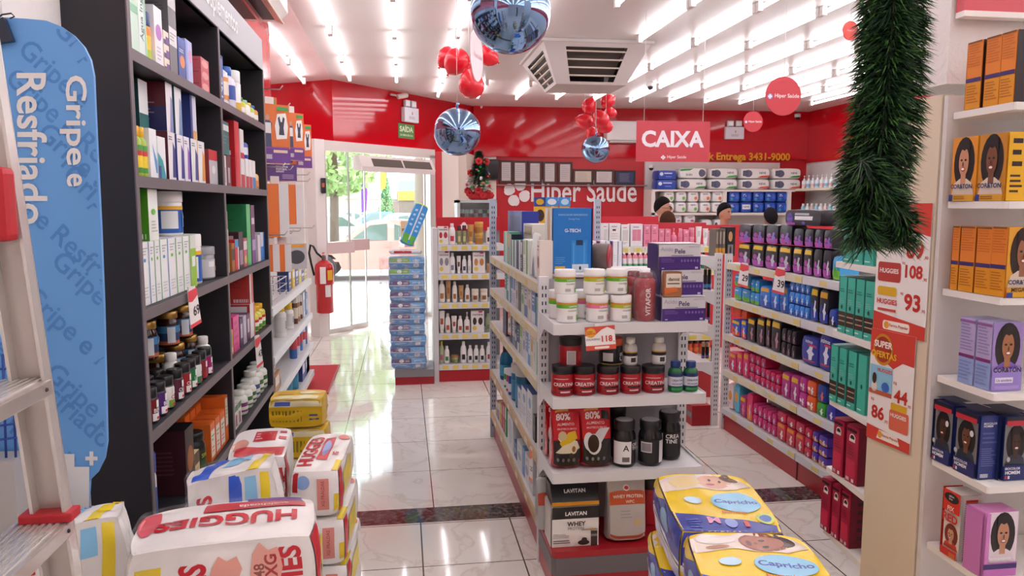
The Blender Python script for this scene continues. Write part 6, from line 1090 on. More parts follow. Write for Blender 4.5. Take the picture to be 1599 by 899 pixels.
# drinks cabinet with the Christmas tree on it
fy = 8.2; a, b = PY(714, 312, fy), PY(776, 312, fy); fr = empty('display_cabinet', (a.x, fy, 0)); w = b.x - a.x; zt = a.z; tag(fr, 'grey glass-fronted cabinet holding tins, under the Christmas tree', 'cabinet')
CG = m('#c3c8c8', .35)
s = MB(); s.box(0, .0, 0, .03, .5, zt, CG); s.box(w - .03, 0, 0, w, .5, zt, CG); s.box(0, .48, 0, w, .5, zt, m('#9aa3a6', .4)); s.box(0, 0, zt - .03, w, .5, zt, CG); s.box(0.03, 0, 0, w - .03, .48, .4, CG); s.build('body', fr)
s = MB(); z1 = PY(740, 345, fy).z; s.box(.03, .02, z1 - .02, w - .03, .48, z1, CG); s.box(.03, .02, z1 - .4, w - .03, .48, z1 - .38, CG); s.build('shelf', fr)
s = MB(); s.box(.03, .0, .4, w - .03, .008, zt - .03, glassy('cabinet_glass', '#e6efee', .1, .05)); s.build('glass_door', fr)
for i in range(7):
    c = ['#c8ccd0', '#d8d4d0', '#b9c2c8', '#8a5a4a', '#c9ccd0', '#6a4a40', '#d6cfc0'][i]
    o = jar('tin', .047, .125, 'can', c, '#c9cdd0', [(.2, .7, '#a8b0b8' if i % 2 else '#7a3a34')], n=12); o.location = (a.x + .062 + i * .0495, fy + .09, z1 + .0015); tag(o, f'small tin inside the glass cabinet, {["first", "second", "third", "fourth", "fifth", "sixth", "seventh"][i]} from the left', 'tin', 'tins inside the glass cabinet')
tx, ty, tz = a.x + w * .60, fy + .22, zt
tr = empty('christmas_tree', (tx, ty, tz + .001)); tag(tr, 'small decorated Christmas tree standing on the grey cabinet', 'christmas tree')
r_ = random.Random(4); th = PY(753, 235, ty).z - zt; NEED = m('#1f4a26', .6); N2 = m('#2f5c30', .6); s = MB(); s.tube([(0, 0, .03), (0, 0, th)], .012, '#3a2a1c', 6)
for i in range(5200):
    q = r_.random() ** .7; z = th * (.16 + .82 * q); rad = (1 - q) * .16 + .008; an = r_.uniform(0, 6.28); rr_ = rad * r_.uniform(.3, 1); d = Vector((math.cos(an), math.sin(an), r_.uniform(-.5, .3))); p = Vector((rr_ * math.cos(an), rr_ * math.sin(an), z)); sd = d.cross(Vector((0, 0, 1))).normalized() * .006
    s.add([p - sd, p + sd, p + d * .05], [(0, 1, 2)], NEED if i % 3 else N2)
s.build('branches', tr)
s = MB(); s.lathe([(.09, 0), (.12, .02), (.11, .06), (.05, .1), (.02, .12)], m('#b81c24', .7), 14); s.build('red_base_cloth', tr)
for i in range(26):
    q = (i + .5) / 26; z = th * (.24 + .70 * q); rad = (1 - q) * .16 + .012; an = -1.57 + r_.uniform(-1.5, 1.5); s = MB(); s.sphere((0, 0, 0), .016, m(r_.choice(['#d8a83a', '#c8242c', '#c8a03a', '#3a52b8', '#c83a8a', '#d6d2d4', '#3aa04a']), .2, metal=.3), 8, 6); s.build('bauble', tr, (rad * math.cos(an), rad * math.sin(an), z))
for i in range(11):
    an = -1.57 + r_.uniform(-1.6, 1.6); z = r_.choice((.05, .07, .10, .16, .3, .42)); rad = .13 if z < .11 else .12 - z * .1; s = MB()
    for k in range(7): T = Matrix.Rotation(k * .9, 4, 'Y') ; s.sphere((.024 * math.cos(k * .9), 0, .024 * math.sin(k * .9)), .02, m('#c41c26', .6), 6, 4, (1, .4, 1))
    s.build('red_flower', tr, (rad * math.cos(an), rad * math.sin(an), z))
# ================================================================ BACK SHELVES: rolls and diaper packs
bs = empty('wall_shelving', (0, 0, 0)); tag(bs, 'white wall shelving with paper rolls and blue packs on the back wall', 'shelving'); SW = m('#e8dfd9', .5); yf = YB - .42
def PS(u, v): return PY(u, v, yf)
l, r1 = PS(1018, 300).x, PS(1233, 300).x; z_t, z_m, z_b = PS(1130, 293).z, PS(1130, 296).z, PS(1130, 332).z
s = MB(); s.box(l, yf, z_m - .03, r1 + .1, YB - .06, z_m, SW); s.build('top_board', bs); s = MB(); s.box(l, yf, z_b - .04, r1, YB - .06, z_b, SW); s.build('middle_board', bs)
for u in (1020, 1132, 1233): x = PS(u, 310).x; s = MB(); s.box(x - .03, yf, 0, x + .03, YB - .06, z_m - .031, SW); s.build('side_board', bs)
s = MB(); s.box(l, YB - .06, 0, r1, YB - .005, 2.3, m('#d9d0cc', .6)); s.build('back_panel', bs)
z_c = PS(1100, 362).z; s = MB(); s.box(l + .03, yf, z_c - .03, r1 - .03, YB - .06, z_c, SW); s.build('lower_board', bs)
rw = Row('y', yf + .01, z_m, 'on the top board', '-y')
def rollpack(u0, u1, v0, v1, zb, c2, desc, r, flip=0):
    h = PS(u0, v0).z - PS(u0, v1).z; D = [('F', .04, .1, .36, .85, '#5a5f78', '@e'), ('F', .02, .2, .2, .8, '#4a5068'), ('F', .5, .06, 1, .3, c2, '@p', [(.1, 0), (1, 0), (1, 1), (.4, .8)]), ('F', .62, .42, .86, .66, '#4a5068', 'NEVE', 0, .02)] if not flip else [('F', 0, .7, .5, .95, c2, '@p', [(0, 1), (1, 1), (.7, .2), (0, 0)]), ('F', .7, .1, .98, .9, '#5a5f78', '@e'), ('F', .2, .2, .45, .45, '#6a6478', 'NEVE', 180, .02)]
    return r.soft(u0, u1, 0, '#eceae6', D, desc, d=.28, zb=zb, h=h, a=.2, n=8, name='paper_roll_pack', cat='pack')
rw.soft(1023, 1055, 0, '#2a4cb0', [('F', .3, .55, .95, .8, '#e6ecfa', '@l', 1), ('F', .4, .2, .9, .4, '#7a9ae0', '@l', 1), ('F', .05, .4, .25, .8, '#dfe6f4', '@e')], 'lower blue pack at left end', d=.28, h=.15, a=.12, n=5); zz = rw.last + .003
rw.soft(1025, 1055, 0, '#2a4cb0', [('F', .3, .55, .95, .8, '#e6ecfa', '@l', 1), ('F', .4, .2, .9, .4, '#7a9ae0', '@l', 1), ('F', .05, .4, .25, .8, '#dfe6f4', '@e')], 'upper blue pack at left end', d=.28, h=.15, zb=zz, a=.12, n=5, yaw=4)
X4 = ((1057, 1103), (1104.5, 1151), (1152.5, 1201), (1203, 1249))
for i, (u0, u1) in enumerate(X4): rollpack(u0, u1, 275, 292, z_m, ['#3a9a4c', '#4aa85a', '#e0604a', '#e0604a'][i], 'white paper roll pack, lower row', rw)
zz = z_m + (PS(1100, 275).z - PS(1100, 292).z) + .003
for i, (u0, u1) in enumerate(X4): rollpack(u0, u1, 257, 274, zz, ['#3a9a4c', '#4aa85a', '#e0503a', '#3a9a4c'][i], 'white paper roll pack, upper row', rw, i == 0)
rw = Row('y', yf + .02, z_b, 'in the left compartment', '-y')
for k in range(2):
    for i in range(5):
        c2 = '#6abf4a' if (i < 2 and k == 1) or (i in (1, 2) and k == 0) else '#e87a4a'
        rw.soft(1035 + 18.8 * i, 1052.5 + 18.8 * i, 0, '#eceae8', [('F', .2, .66, .7, .82, '#5a5a78', 'NEVE', 0, .02), ('F', .55, .15, .88, .5, c2, '@e')], ('lower' if k == 0 else 'upper') + ' white paper roll pack', d=.25, zb=z_b + .172 * k, h=.17, a=.2, n=6, name='paper_roll_pack')
rw = Row('y', yf + .02, z_b, 'in the right compartment', '-y')
for k in range(2):
    for i in range(5):
        rw.soft(1136 + 18.8 * i, 1153.5 + 18.8 * i, 0, '#2a52b8', [('F', .15, .5, .5, .8, '#e2eaf8', '@l', 2), ('F', .1, .1, .35, .4, '#2fa0a8', '@e'), ('F', .6, .2, .9, .8, '#3f6cd0', '@e')] if i != 1 or k else [('F', .1, .3, .9, .8, '#dfe2ea'), ('F', .2, .45, .8, .65, '#3a4468', 'NEVE', 0, .02)], ('lower' if k == 0 else 'upper') + ' blue diaper pack', d=.25, zb=z_b + .172 * k, h=.168, a=.16, n=6, name='diaper_pack', wr=.004)
rw = Row('y', yf + .02, z_c, 'on the lower board behind the staff', '-y')
for i in range(2):
    for u in (1047, 1068): rw.soft(u, u + 18, 0, '#e9e6e6', [('F', .2, .62, .75, .8, '#5a5a78', 'NEVE', 0, .02), ('F', .5, .15, .85, .45, '#b86aa0', '@e')], ('lower' if i == 0 else 'upper') + ' white paper roll pack', d=.25, zb=z_c + .135 * i, h=.133, a=.2, n=6, name='paper_roll_pack')
for u in (1095, 1114): rw.soft(u, u + 17, 0, '#dcdadb', [('F', .0, .2, .3, .8, '#3c4258', '@e'), ('F', .35, .4, .8, .6, '#3a3c50', 'NEVE', 0, .02)], 'grey and white paper roll pack', d=.25, h=.2, a=.2, n=6, name='paper_roll_pack')
# yellow delivery lettering on the fascia
s = MB(); a, b = PY(1086, 253, YB - .052), PY(1234, 239, YB - .052); s.words('Disk Entrega 3431-9000', lambda x, y: Vector((x, YB - .052, y)), a.x, a.z, b.x, b.z, '#e8a81e', bold=.03, stretch=True); o = s.build('wall_lettering'); tag(o, 'yellow telephone lettering Disk Entrega 3431-9000 on the red fascia', 'lettering')
# right wall shelves
ws = empty('wall_shelving', (0, 0, 0)); tag(ws, 'cream wall shelves with bottles in the far right corner behind the garland', 'shelving')
zs = [PX(1280, 293, XR - .35).z, PX(1280, 338, XR - .35).z, 1.1]
for z in zs: s = MB(); s.box(XR - .4, 9.6, z - .04, XR - .001, 11.9, z, m('#e6dcc6', .5)); s.build('shelf', ws)
s = MB(); s.box(XR - .02, 9.6, .3, XR - .001, 11.9, 2.25, m('#d6d2d0', .5)); s.build('back_panel', ws)
for k, z in enumerate(zs[:2]):
    for i in range(10):
        y = 11.5 - .13 * i; c = ['#e6eef2', '#9ad0e0', '#e2c0c0'][(i * 2 + k) % 3] if k else '#dfeaf0'
        o = jar('bottle', .075, .2, 'pump' if k == 0 else 'shampoo', c, '#f0eeee', [(.1, .6, '#8ac0dc' if (i + k) % 2 else '#e8b0a8')], n=10); o.location = (XR - .37, y, z + .0015); o.rotation_euler = (0, 0, R(-90)); reg(o, 'pale bottle on the ' + ('upper' if k == 0 else 'lower') + ' far right wall shelf', 'behind the garland', 'bottle', i)
# ================================================================ SHAMPOO GONDOLA
SY = 6.77; sh = empty('shampoo_shelving', (0, 0, 0)); tag(sh, 'grey metal shelving of shampoos with red header facing the aisle', 'shelving')
def PH(u, v): return PY(u, v, SY)
xl, xr = PH(684, 400).x, PH(771, 400).x; hz = [PH(720, v).z for v in (382, 427, 472, 520, 567.5)]
s = MB(); s.box(xl - .045, SY - .02, 0, xl - .002, SY + .4, PH(680, 360).z + .02, m('#d6d4d4', .4)); s.build('side_post', sh); s = MB(); s.box(xl, SY + .36, .1, xr + .1, SY + .39, PH(700, 348).z, m('#7e8286', .5)); s.build('back_panel', sh)
s = MB(); s.box(xl, SY + .33, PH(700, 362).z, xr + .1, SY + .355, PH(700, 340).z, m('#c4202c', .3)); hb = s.build('red_header', sh)
s = MB(); c = PH(729, 345); 
for dx, dz in ((-.022, .0), (.0, .022), (.022, 0), (0, -.022)): s.sphere((c.x + dx, SY + .329, c.z + dz - .06), .021, '#f0e2e4', 12, 8, (1, .05, 1))
s.build('clover_cross', hb)
for z in hz:
    s = MB(); s.box(xl, SY, z - .03, xr + .1, SY + .36, z, m('#c9cacc', .4)); o = s.build('shelf', sh); s = MB(); s.box(xl, SY - .012, z - .055, xr + .1, SY - .001, z - .001, m('#d9d9dc', .4))
    for q in range(6): s.box(xl + .03 + .09 * q, SY - .0132, z - .045, xl + .085 + .09 * q, SY - .0118, z - .012, m('#e8cf6a', .5))
    s.build('price_rail', o)
s = MB(); s.box(xl, SY + .005, 0, xr + .1, SY + .36, hz[4] - .06, m('#b81c28', .35)); s.build('plinth', sh)
def hrow(i): r = Row('y', SY + .006, hz[i], 'on shampoo ' + ['top', 'second', 'third', 'fourth', 'lowest'][i] + ' shelf', '-y'); r.lim = (xl + .002, xr + .1); r.zmax = hz[i - 1] - .056 if i else None; return r
def kit(r, u0, u1, vt, c, acc): r.box(u0, u1, vt, '#ebe6e2', [('F', .1, .1, .45, .3, '#e8c85a', '@e'), ('F', .12, .35, .42, .7, acc, '@e'), ('F', .55, .35, .9, .7, acc, '@e'), ('F', .1, .76, .9, .9, '#5a5458', 'PANTENE', 0, .02), ('F', .55, .92, .9, 1, '#c8305c', '@e')], 'white kit carton with two pictured bottles', d=.1)
def bot(r, u0, u1, vt, c, lid, acc, desc, kind='shampoo'): r.jar(u0, u1, vt, kind, c, lid, desc, [], [(-30, 30, .15, .6, acc)], name='shampoo_bottle', cat='bottle', n=12, sy=.7)
r = hrow(0); kit(r, 682, 699, 354, '', '#b8303c'); bot(r, 701, 712, 349, '#efece9', '#e9e6e2', '#c82c44', 'white shampoo bottle with red drop')
bot(r, 714, 721, 352, '#8a8a5a', '#5a2430', '#c9c08a', 'olive shampoo bottle', 'slim'); bot(r, 722, 729, 352, '#8a8a5a', '#5a2430', '#c9c08a', 'olive shampoo bottle', 'slim'); bot(r, 730, 741, 351, '#c89a5a', '#d8b06a', '#a87038', 'gold tube', 'tube')
r.jar(742, 756, 0, 'pot', '#c8954c', '#d8a850', 'lower gold jar', [(.1, .8, '#b07a38')], h=.10, n=14); z = r.last + .001; r.jar(742, 756, 0, 'pot', '#c8954c', '#d8a850', 'upper gold jar', [(.1, .8, '#b07a38')], h=.10, n=14, zb=z); bot(r, 759, 769, 355, '#ece8e4', '#e2ded8', '#3a3030', 'white shampoo bottle with dark drop')
r = hrow(1); kit(r, 681, 700, 392, '', '#8a8a90'); bot(r, 702, 711, 395, '#ecebe9', '#e2e0de', '#8a8aa8', 'white shampoo bottle with grey drop'); bot(r, 713, 720, 400, '#e9e6e2', '#e2e0de', '#6a5a50', 'white conditioner tube', 'tube'); bot(r, 721.5, 729, 400, '#efedea', '#e2e0de', '#4a4a60', 'white shampoo bottle with navy drop'); bot(r, 730.5, 736, 399, '#efece9', '#efece9', '#d8d4d0', 'slim white spray bottle', 'spray'); kit(r, 738, 758, 394, '', '#c88a4a')
r.jar(760, 768, 412, 'pot', '#b88a5a', '#c8a06a', 'small brown jar', n=12)
r = hrow(2)
for u0, u1, vt, k_ in ((683, 694, 437, 'shampoo'), (695.5, 704, 438, 'tube'), (705.5, 714, 440, 'shampoo'), (715.5, 724, 446, 'tube'), (725.5, 734, 445, 'shampoo')): bot(r, u0, u1, vt, '#ece6de' if k_ == 'shampoo' else '#b89068', '#e2d8cc', '#a8703c', 'white and brown hair bottle', k_)
for u0, u1 in ((736, 748), (750, 762)): r.jar(u0, u1, 452, 'pot', '#eae2d4', '#e6dccb', 'white cream jar with brown lid top', [(.1, .8, '#dccfb8')], [(-30, 30, .2, .7, '#8a5a34')], n=14)
r = hrow(3)
for u0, u1, vt, k_ in ((683, 693, 486, 'tube'), (694, 703, 490, 'shampoo'), (704, 713, 494, 'tube'), (714, 722.5, 494, 'shampoo'), (724, 734, 488, 'pump')): bot(r, u0, u1, vt, '#ece6e2', '#e2d8d0', '#b0583c', 'white and copper hair bottle', k_)
kit(r, 735, 756, 486, '', '#3a2c2c'); bot(r, 758, 766, 490, '#8a9a7a', '#9aa88a', '#6a7a5a', 'green hair bottle')
r = hrow(4); bot(r, 683, 691, 534, '#a8b08a', '#c8b03a', '#b05a7a', 'olive hair bottle'); bot(r, 692, 701, 541, '#ece9e4', '#e2ded8', '#4a8a4a', 'white shampoo bottle with green leaf'); r.jar(703, 716, 556, 'pot', '#b8a070', '#a87848', 'low tan jar', [(.2, .7, '#6aa05a')], n=14)
for u0, u1, vt in ((718, 728, 534), (729.5, 738, 540), (739, 747.5, 540), (748.5, 757, 540)): bot(r, u0, u1, vt, '#efedea', '#e6e4e0', '#2c2a30', 'white shampoo bottle with black drop')
bot(r, 759, 768, 535, '#ece8e6', '#e2dedc', '#b8304c', 'white shampoo bottle with red drop')
# ---- diaper tower on its own base, left of it
db = empty('display_plinth', (0, 0, 0)); tag(db, 'grey and red low display base under the blue diaper tower', 'base'); x0, x1 = PY(617, 580, 6.7).x, xl - .05
s = MB(); s.box(x0, 6.7, 0, x1, 7.1, .13, REDP); s.build('plinth', db); s = MB(); s.box(x0 - .004, 6.696, .07, x1, 7.1, .135, m('#8c8a8e', .5)); s.build('grey_band', db)
z = .1405; xm = (x0 + x1) / 2 - .055
for i in range(10):
    wob = random.Random(i).uniform(-.006, .006); nm = '#7ac03a' if i > 7 else '#5a2a7c'
    s = pack(.325, .22, .0985, '#3f9ae0', [('F', 0, .02, 1, .5, '#2f86d0'), ('F', 0, .5, .58, .95, nm), ('F', .58, .5, 1, .95, '#58b0ea'), ('F', 0, .46, 1, .53, '#e6eef4'), ('F', .22, .56, .36, .9, '#eef2f6', '@e'), ('F', .40, .64, .54, .8, '#e2ecf4', '@l', 2), ('F', .66, .62, .9, .82, '#e2f0fa', '@l', 2), ('F', .1, .16, .6, .34, '#bfe0f6', '@l', 2), ('F', .7, .1, .85, .4, '#dfe8ee'), ('F', .72, .14, .83, .36, '#4a5a6a', '@b')], .14, 8, .004, i); o = s.build('diaper_pack', None, (xm + wob, 6.72, z), R(random.Random(i + 3).uniform(-3, 3))); z += .1005
    tag(o, 'blue diaper pack with ' + ('green' if i > 7 else 'purple') + ' corner, ' + ['lowest', 'second', 'third', 'fourth', 'fifth', 'sixth', 'seventh', 'eighth', 'ninth', 'topmost'][i] + ' of the tower from the floor', 'diaper pack', 'blue diaper packs in the tower')
zt_ = z; FILM = glassy('crinkled_film', '#ffffff', .24, .1, .8, 22.)
s = pack(.43, .30, zt_ - .126, FILM, (), .03, 14, .004, 9); o = s.build('plastic_wrap', None, (xm - .03, 6.68, .1355)); tag(o, 'crinkled clear plastic wrap around the diaper tower', 'plastic wrap')
s = pack(.3, .16, .045, '#e8e6e6', [('F', 0, .3, .7, .8, '#c82c34')], .25, 8, .01, 2); o = s.build('plastic_bag', None, (xm - .01, 6.8, zt_ + .013)); tag(o, 'flattened white bag with red stripe on top of the diaper tower', 'bag')
s = pack(.13, .09, .40, '#3a9ae2', [('F', 0, 0, 1, .22, '#6abf3a'), ('F', .45, .1, .55, 1, '#e6eef4'), ('F', .1, .4, .35, .9, '#bfe4f8', '@l', 4), ('F', .65, .3, .9, .85, '#bfe4f8', '@l', 5), ('T', 0, 0, 1, 1, '#c8d84a')], .14, 8, .004, 4); o = s.build('diaper_pack', None, (xm + .0, 6.82, zt_ + .1), rot=(R(-4), R(24), R(8))); tag(o, 'tall blue diaper pack leaning upright on top of the tower', 'diaper pack')
# ================================================================ PINK GONDOLA B (behind the centre) and headers
gb = empty('gondola_shelving', (0, 0, 0)); GBY = 5.9; tag(gb, 'white gondola of pink cosmetics facing us behind the centre gondola', 'shelving')
xa, xb = PY(925, 400, GBY).x, PY(1124, 400, GBY).x; BZZ = [PY(1000, v, GBY).z for v in (386, 421, 456, 524, 556)]; BZZ[0] = 1.265
xb = min(xb, 2.58)
for z in BZZ:
    s = MB(); s.box(xa, GBY, z - .02, xb, GBY + .3, z, STEEL); o = s.build('shelf', gb); s = MB(); s.box(xa, GBY - .01, z - .05, xb, GBY - .001, z - .002, m('#e0dcc8', .4))
    for q in range(8): s.box(xa + .1 + .12 * q, GBY - .0112, z - .042, xa + .17 + .12 * q, GBY - .0098, z - .01, m('#e2d05a', .5))
    s.build('price_rail', o)
s = MB(); s.box(xa, GBY + .3, .0, xb, GBY + .33, 1.45, m('#c23040', .4)); s.build('back_panel', gb); s = MB(); s.box(xa, GBY, 0, xb, GBY + .3, BZZ[4] - .06, REDP); s.build('plinth', gb)
a = PY(935, 338, GBY + .33); b = PY(1028, 350, GBY + .33); s = MB(); s.box(a.x, GBY + .331, 1.40, b.x, GBY + .35, a.z, m('#cf3040', .35)); s.build('red_header', gb)
r = Row('y', GBY + .01, BZZ[0], 'on pink gondola top shelf', '-y'); PK = '#e88aa4'
for u0, u1, vt, c, w_ in ((941, 950, 349, '#ece9e8', 0), (951, 969, 349, '#eceae8', 1), (970, 983, 351, '#efeeec', 0), (984.5, 1004, 350, '#eae6ea', 2)):
    r.box(u0, u1, vt, c, [('F', .15, .25, .85, .75, ['#d9d4d2', '#f4f0ec', '#e48aa4'][w_])] + ([('F', .3, .68, .6, .75, '#5a2a20'), ('F', .2, .3, .8, .6, '#e0d8d0', '@l', 3)] if w_ == 1 else [('F', .48, .25, .52, .75, '#c9c2c6')] if w_ == 2 else [('F', .2, .1, .8, .2, '#b0aaa8', '@l', 2)]) + [('F', .2, .82, .8, .9, '#b8889a', '@l', 1)], 'white cosmetics carton' + ['', ' with window', ' with two pink bottles'][w_], d=.09)
for u0, u1, vt in ((1005.5, 1016, 351), (1017, 1028, 351), (1029, 1037.5, 358), (1038.5, 1047.5, 358), (1068, 1076, 359)): r.box(u0, u1, vt, PK, [('F', .2, .55, .8, .75, '#c06a88', '@l', 2), ('F', .2, .1, .8, .3, '#d8708e'), ('F', .3, .82, .7, .9, '#f0c8d4')], 'pink cosmetics carton', d=.08)
for u0, u1 in ((1049, 1058.5), (1060, 1067)): r.jar(u0, u1, 357, 'pump' if u0 < 1055 else 'pill', PK, '#f0b0c0', 'pink bottle', [(.2, .8, '#e07a98')], name='bottle', cat='bottle')
for k in range(2): r.jar(1077, 1085.5, 0, 'pot', PK, '#f0a8bc', ('lower' if k == 0 else 'upper') + ' pink jar', [(.1, .7, '#e07a98')], zb=BZZ[0] + .075 * k, h=.073)
for u0, u1, vt in ((1086.5, 1096.5, 354), (1098, 1106.5, 357)): r.jar(u0, u1, vt, 'tube', '#f0eeec', '#d9d6d6', 'white cream tube', [], [(-25, 25, .3, .8, '#d6d2d4')], name='tube', cat='tube', sy=.5)
r.box(1108.5, 1118, 361, '#e8d8e0', [('F', 0, .7, 1, 1, '#e05a5a'), ('F', .1, .2, .9, .5, '#e8a0c0', '@l', 3)], 'pink and white carton at the right end', d=.08)
for i, col in ((1, '#1f5a5a'), (2, '#8a7a9a'), (4, '#e0562c')):
    r = Row('y', GBY + .01, BZZ[i], 'on pink gondola ' + ['', 'second', 'third', '', 'lowest'][i] + ' shelf', '-y')
    for q in range(4): r.jar(1078 + 9.5 * q, 1086.5 + 9.5 * q, 0, 'shampoo' if i < 4 else 'slim', col if q % 2 else ['', '#2a8a7a', '#a89ab0', '', '#e8683a'][i], ['', '#1c3434', '#5a4a6a', '', '#2a2426'][i], ['', 'teal', 'mauve', '', 'orange'][i] + ' bottle', [(.2, .6, ['', '#123c3c', '#c9b8d0', '', '#f0803a'][i])], name='bottle', cat='bottle', h=.14 if i < 4 else .12, w=.044, n=12)
# upper reach of the counter: two red panels the staff stand behind
ct = empty('cash_counter', (0, 0, 0)); tag(ct, 'long red cash counter the staff stand behind', 'counter'); cy = 8.0; a, b = PY(935, 348, cy), PY(1300, 357, cy)
s = MB(); s.box(a.x, cy, 0, b.x, cy + .05, PY(1150, 351, cy).z, m('#c62c38', .35)); s.build('front_panel', ct); s = MB(); s.box(a.x, cy + .05, .9, b.x, cy + .5, .93, WHITE); s.build('worktop', ct)
s = MB(); p, q = PY(1164, 361, cy - .002), PY(1212, 351, cy - .002); s.words('Medicionais', lambda x, y: Vector((x, cy - .002, y)), p.x, p.z + .0, q.x, q.z, '#f0dcdc', bold=.01); s.build('lettering', ct)
o = jar('pot', .13, .09, 'tub', '#2fae8a', '#48c0a0', n=16); p = PY(1174, 350, cy + .1); o.location = (p.x, cy + .12, .932); tag(o, 'green pot on the counter beside the staff', 'pot')
# books / boxes on the far aisle top: yellow and blue magazine display and small white letter
mg = empty('magazine_stand', (0, 0, 0)); my = 7.4; a, b = PY(834, 346, my), PY(890, 308, my); tag(mg, 'yellow and blue toothbrush display card standing behind the purifier carton', 'display')
s = MB(); s.box(a.x, my, 0, b.x, my + .12, a.z - .2, m('#8a878c', .5)); s.build('stand', mg)
for (u0, u1, v0, v1, c, c2) in ((834, 851, 308, 322, '#2a4a9a', '#d8b02a'), (851.5, 871, 308, 322, '#3a9ae0', '#dfeefa'), (873, 890, 308, 322, '#3a9ae0', '#bfe2fa'), (834, 852, 322.5, 350, '#e0b82a', '#3a3030'), (852.5, 871, 322.5, 350, '#e0b02a', '#c86a3a'), (873, 889, 322.5, 350, '#d8b83a', '#3a6a3a')):
    p, q = PY(u0, v1, my), PY(u1, v0, my); s = MB(); s.box(p.x, my - .02, p.z, q.x, my + .03, q.z, c); w_, h_ = q.x - p.x, q.z - p.z; f = xz(p.x, p.z, my - .021, w_, h_); s.flat(ell(.5, .5, .36, .34), f, c2); s.build('card', mg)
p, q = PY(834, 380, my), PY(890, 350, my); s = MB(); s.box(p.x, my - .01, .0 + a.z - .21, q.x, my + .1, PY(860, 351, my).z, m('#2a3c8a', .5)); s.build('tray', mg)
s = MB(); p, q = PY(881, 332, 7.0), PY(897, 319, 7.0); s.words('A', lambda x, y: Vector((x, 7.0, y)), p.x, p.z, q.x, q.z, '#efe6e6', bold=.05); tag(s.build('standing_letter'), 'white letter A standing behind the purifier carton', 'letter') if False else None
# ================================================================ FOREGROUND LEFT: blue sign, ladder, diaper piles
SYN = 2.05
def Q(u, v, d=0.): p = PY(u, v, SYN); return Vector((p.x, SYN + d, p.z))
sn = empty('category_sign', (0, 0, 0)); tag(sn, 'tall blue rounded sign lettered Gripe e Resfriado on the left pillar', 'sign')
out = [(-12, 26), (40, 29), (72, 32), (95, 41), (115, 55), (131, 73), (141, 93), (146, 118), (151, 230), (157, 350), (162, 480), (165, 600), (167, 690), (163, 716), (152, 738), (140, 750), (137, 800), (-30, 800), (-25, 400)]
s = MB(); s.prism(out, lambda a, b, d: Q(a, b, d), 0, .012, m('#66a4e2', .35)); s.build('board', sn)
def inside(u, v, P=out):
    c = False
    for (x0, y0), (x1, y1) in zip(P, P[1:] + P[:1]):
        if (y0 > v) != (y1 > v) and u < (x1 - x0) * (v - y0) / (y1 - y0) + x0: c = not c
    return c
s = MB(); DK = m('#4a88cc', .35); vs, fs = glyphs('Gripe e Resfriado', .012)[:2]
for i, (u0, v0) in enumerate(((20, 55), (75, 22), (0, 100), (-60, 130), (50, 185), (-40, 245), (72, 385), (-80, 330), (28, 440), (-80, 465), (62, 560), (-30, 600), (-90, 590), (90, 250))):
    if i in (3, 7, 12): continue
    k = 44; an = R(42); P_ = [(u0 + k * (x * math.cos(an) + y * math.sin(an)), v0 + k * (x * math.sin(an) - y * math.cos(an)) + 34) for x, y in vs]
    for f in fs:
        if all(inside(*P_[j]) and P_[j][1] < 735 for j in f): s.add([Q(P_[j][0], P_[j][1], -.0004 - .00008 * i) for j in f], [(0, 1, 2)], DK)
s.build('pattern_lettering', sn)
WT = m('#e4e2df', .35)
for t, ua, ub, va, vb in (('Gripe', 94, 137, 118, 258), ('e', 104, 128, 271, 291), ('Resfriado', 27, 74, 114, 350)):
    s = MB(); vs, fs, w, h = glyphs(t, .018)
    s.add([Q(ub - (ub - ua) * 1.0 * (1 - y / h) - (va + (vb - va) * x / w - 200) * -.012, va + (vb - va) * x / w, -.0026) for x, y in vs], fs, WT); s.build('title_lettering', sn)
s = MB()
for k_, (u0, v0, u1, v1) in enumerate(((95, 708, 117, 800), (117, 728, 140, 800), (34, 744, 95, 800), (134, 712, 153, 718), (140.5, 704, 146.5, 726), (36, 742, 50, 760))): s.flat([(u0, v1), (u1, v1), (u1, v0), (u0, v0)], lambda a, b: Q(a, b, -.0026 - .0001 * k_), WT)
s.build('white_squares', sn)
bc = empty('binder_clip', (0, 0, 0)); tag(bc, 'black binder clip gripping the top corner of the blue sign', 'clip')
s = MB(); s.prism([(-6, 38), (12, 30), (26, 66), (-2, 70)], lambda a, b, d: Q(a, b, d), -.022, -.004, m('#1f2436', .35)); s.build('spring', bc); s = MB(); s.tube([Q(0, 34, -.02), Q(10, 26, -.02), Q(24, 24, -.02), Q(29, 29, -.02), Q(22, 32, -.02)], .002, m('#2a2c38', .3, metal=.6), 6); s.build('lever', bc)
# ladder
LY = 1.5; ALM = m('#c2bab4', .3, metal=.55, bump=.06, bscale=30); ALE = m('#d6d0cb', .25, metal=.5); RP = m('#b81f2a', .45)
ld = empty('step_ladder', (0, 0, 0)); tag(ld, 'aluminium step ladder with ribbed treads and red joints at the left edge', 'ladder')
pa, pb = PY(-14, 170, LY), PY(101, 899, LY); sl = (pb.x - pa.x) / (pb.z - pa.z); xr_ = lambda z: pa.x + (z - pa.z) * sl
def rail(y0, dx, w, name):
    s = MB(); z0, z1 = .0, 2.1
    for a, b, ya, yb, mt in ((-w / 2, w / 2, 0, .004, ALM), (w / 2 - .006, w / 2, -.026, 0, ALE), (-w / 2, -w / 2 + .006, -.026, 0, ALE)):
        s.add([Vector((xr_(z) + dx + x, y0 + y, z)) for z in (z0, z1) for x in (a, b) for y in (ya, yb)], [(0, 1, 3, 2), (4, 6, 7, 5), (0, 4, 5, 1), (2, 3, 7, 6), (0, 2, 6, 4), (1, 5, 7, 3)], mt)
    return s.build(name, ld)
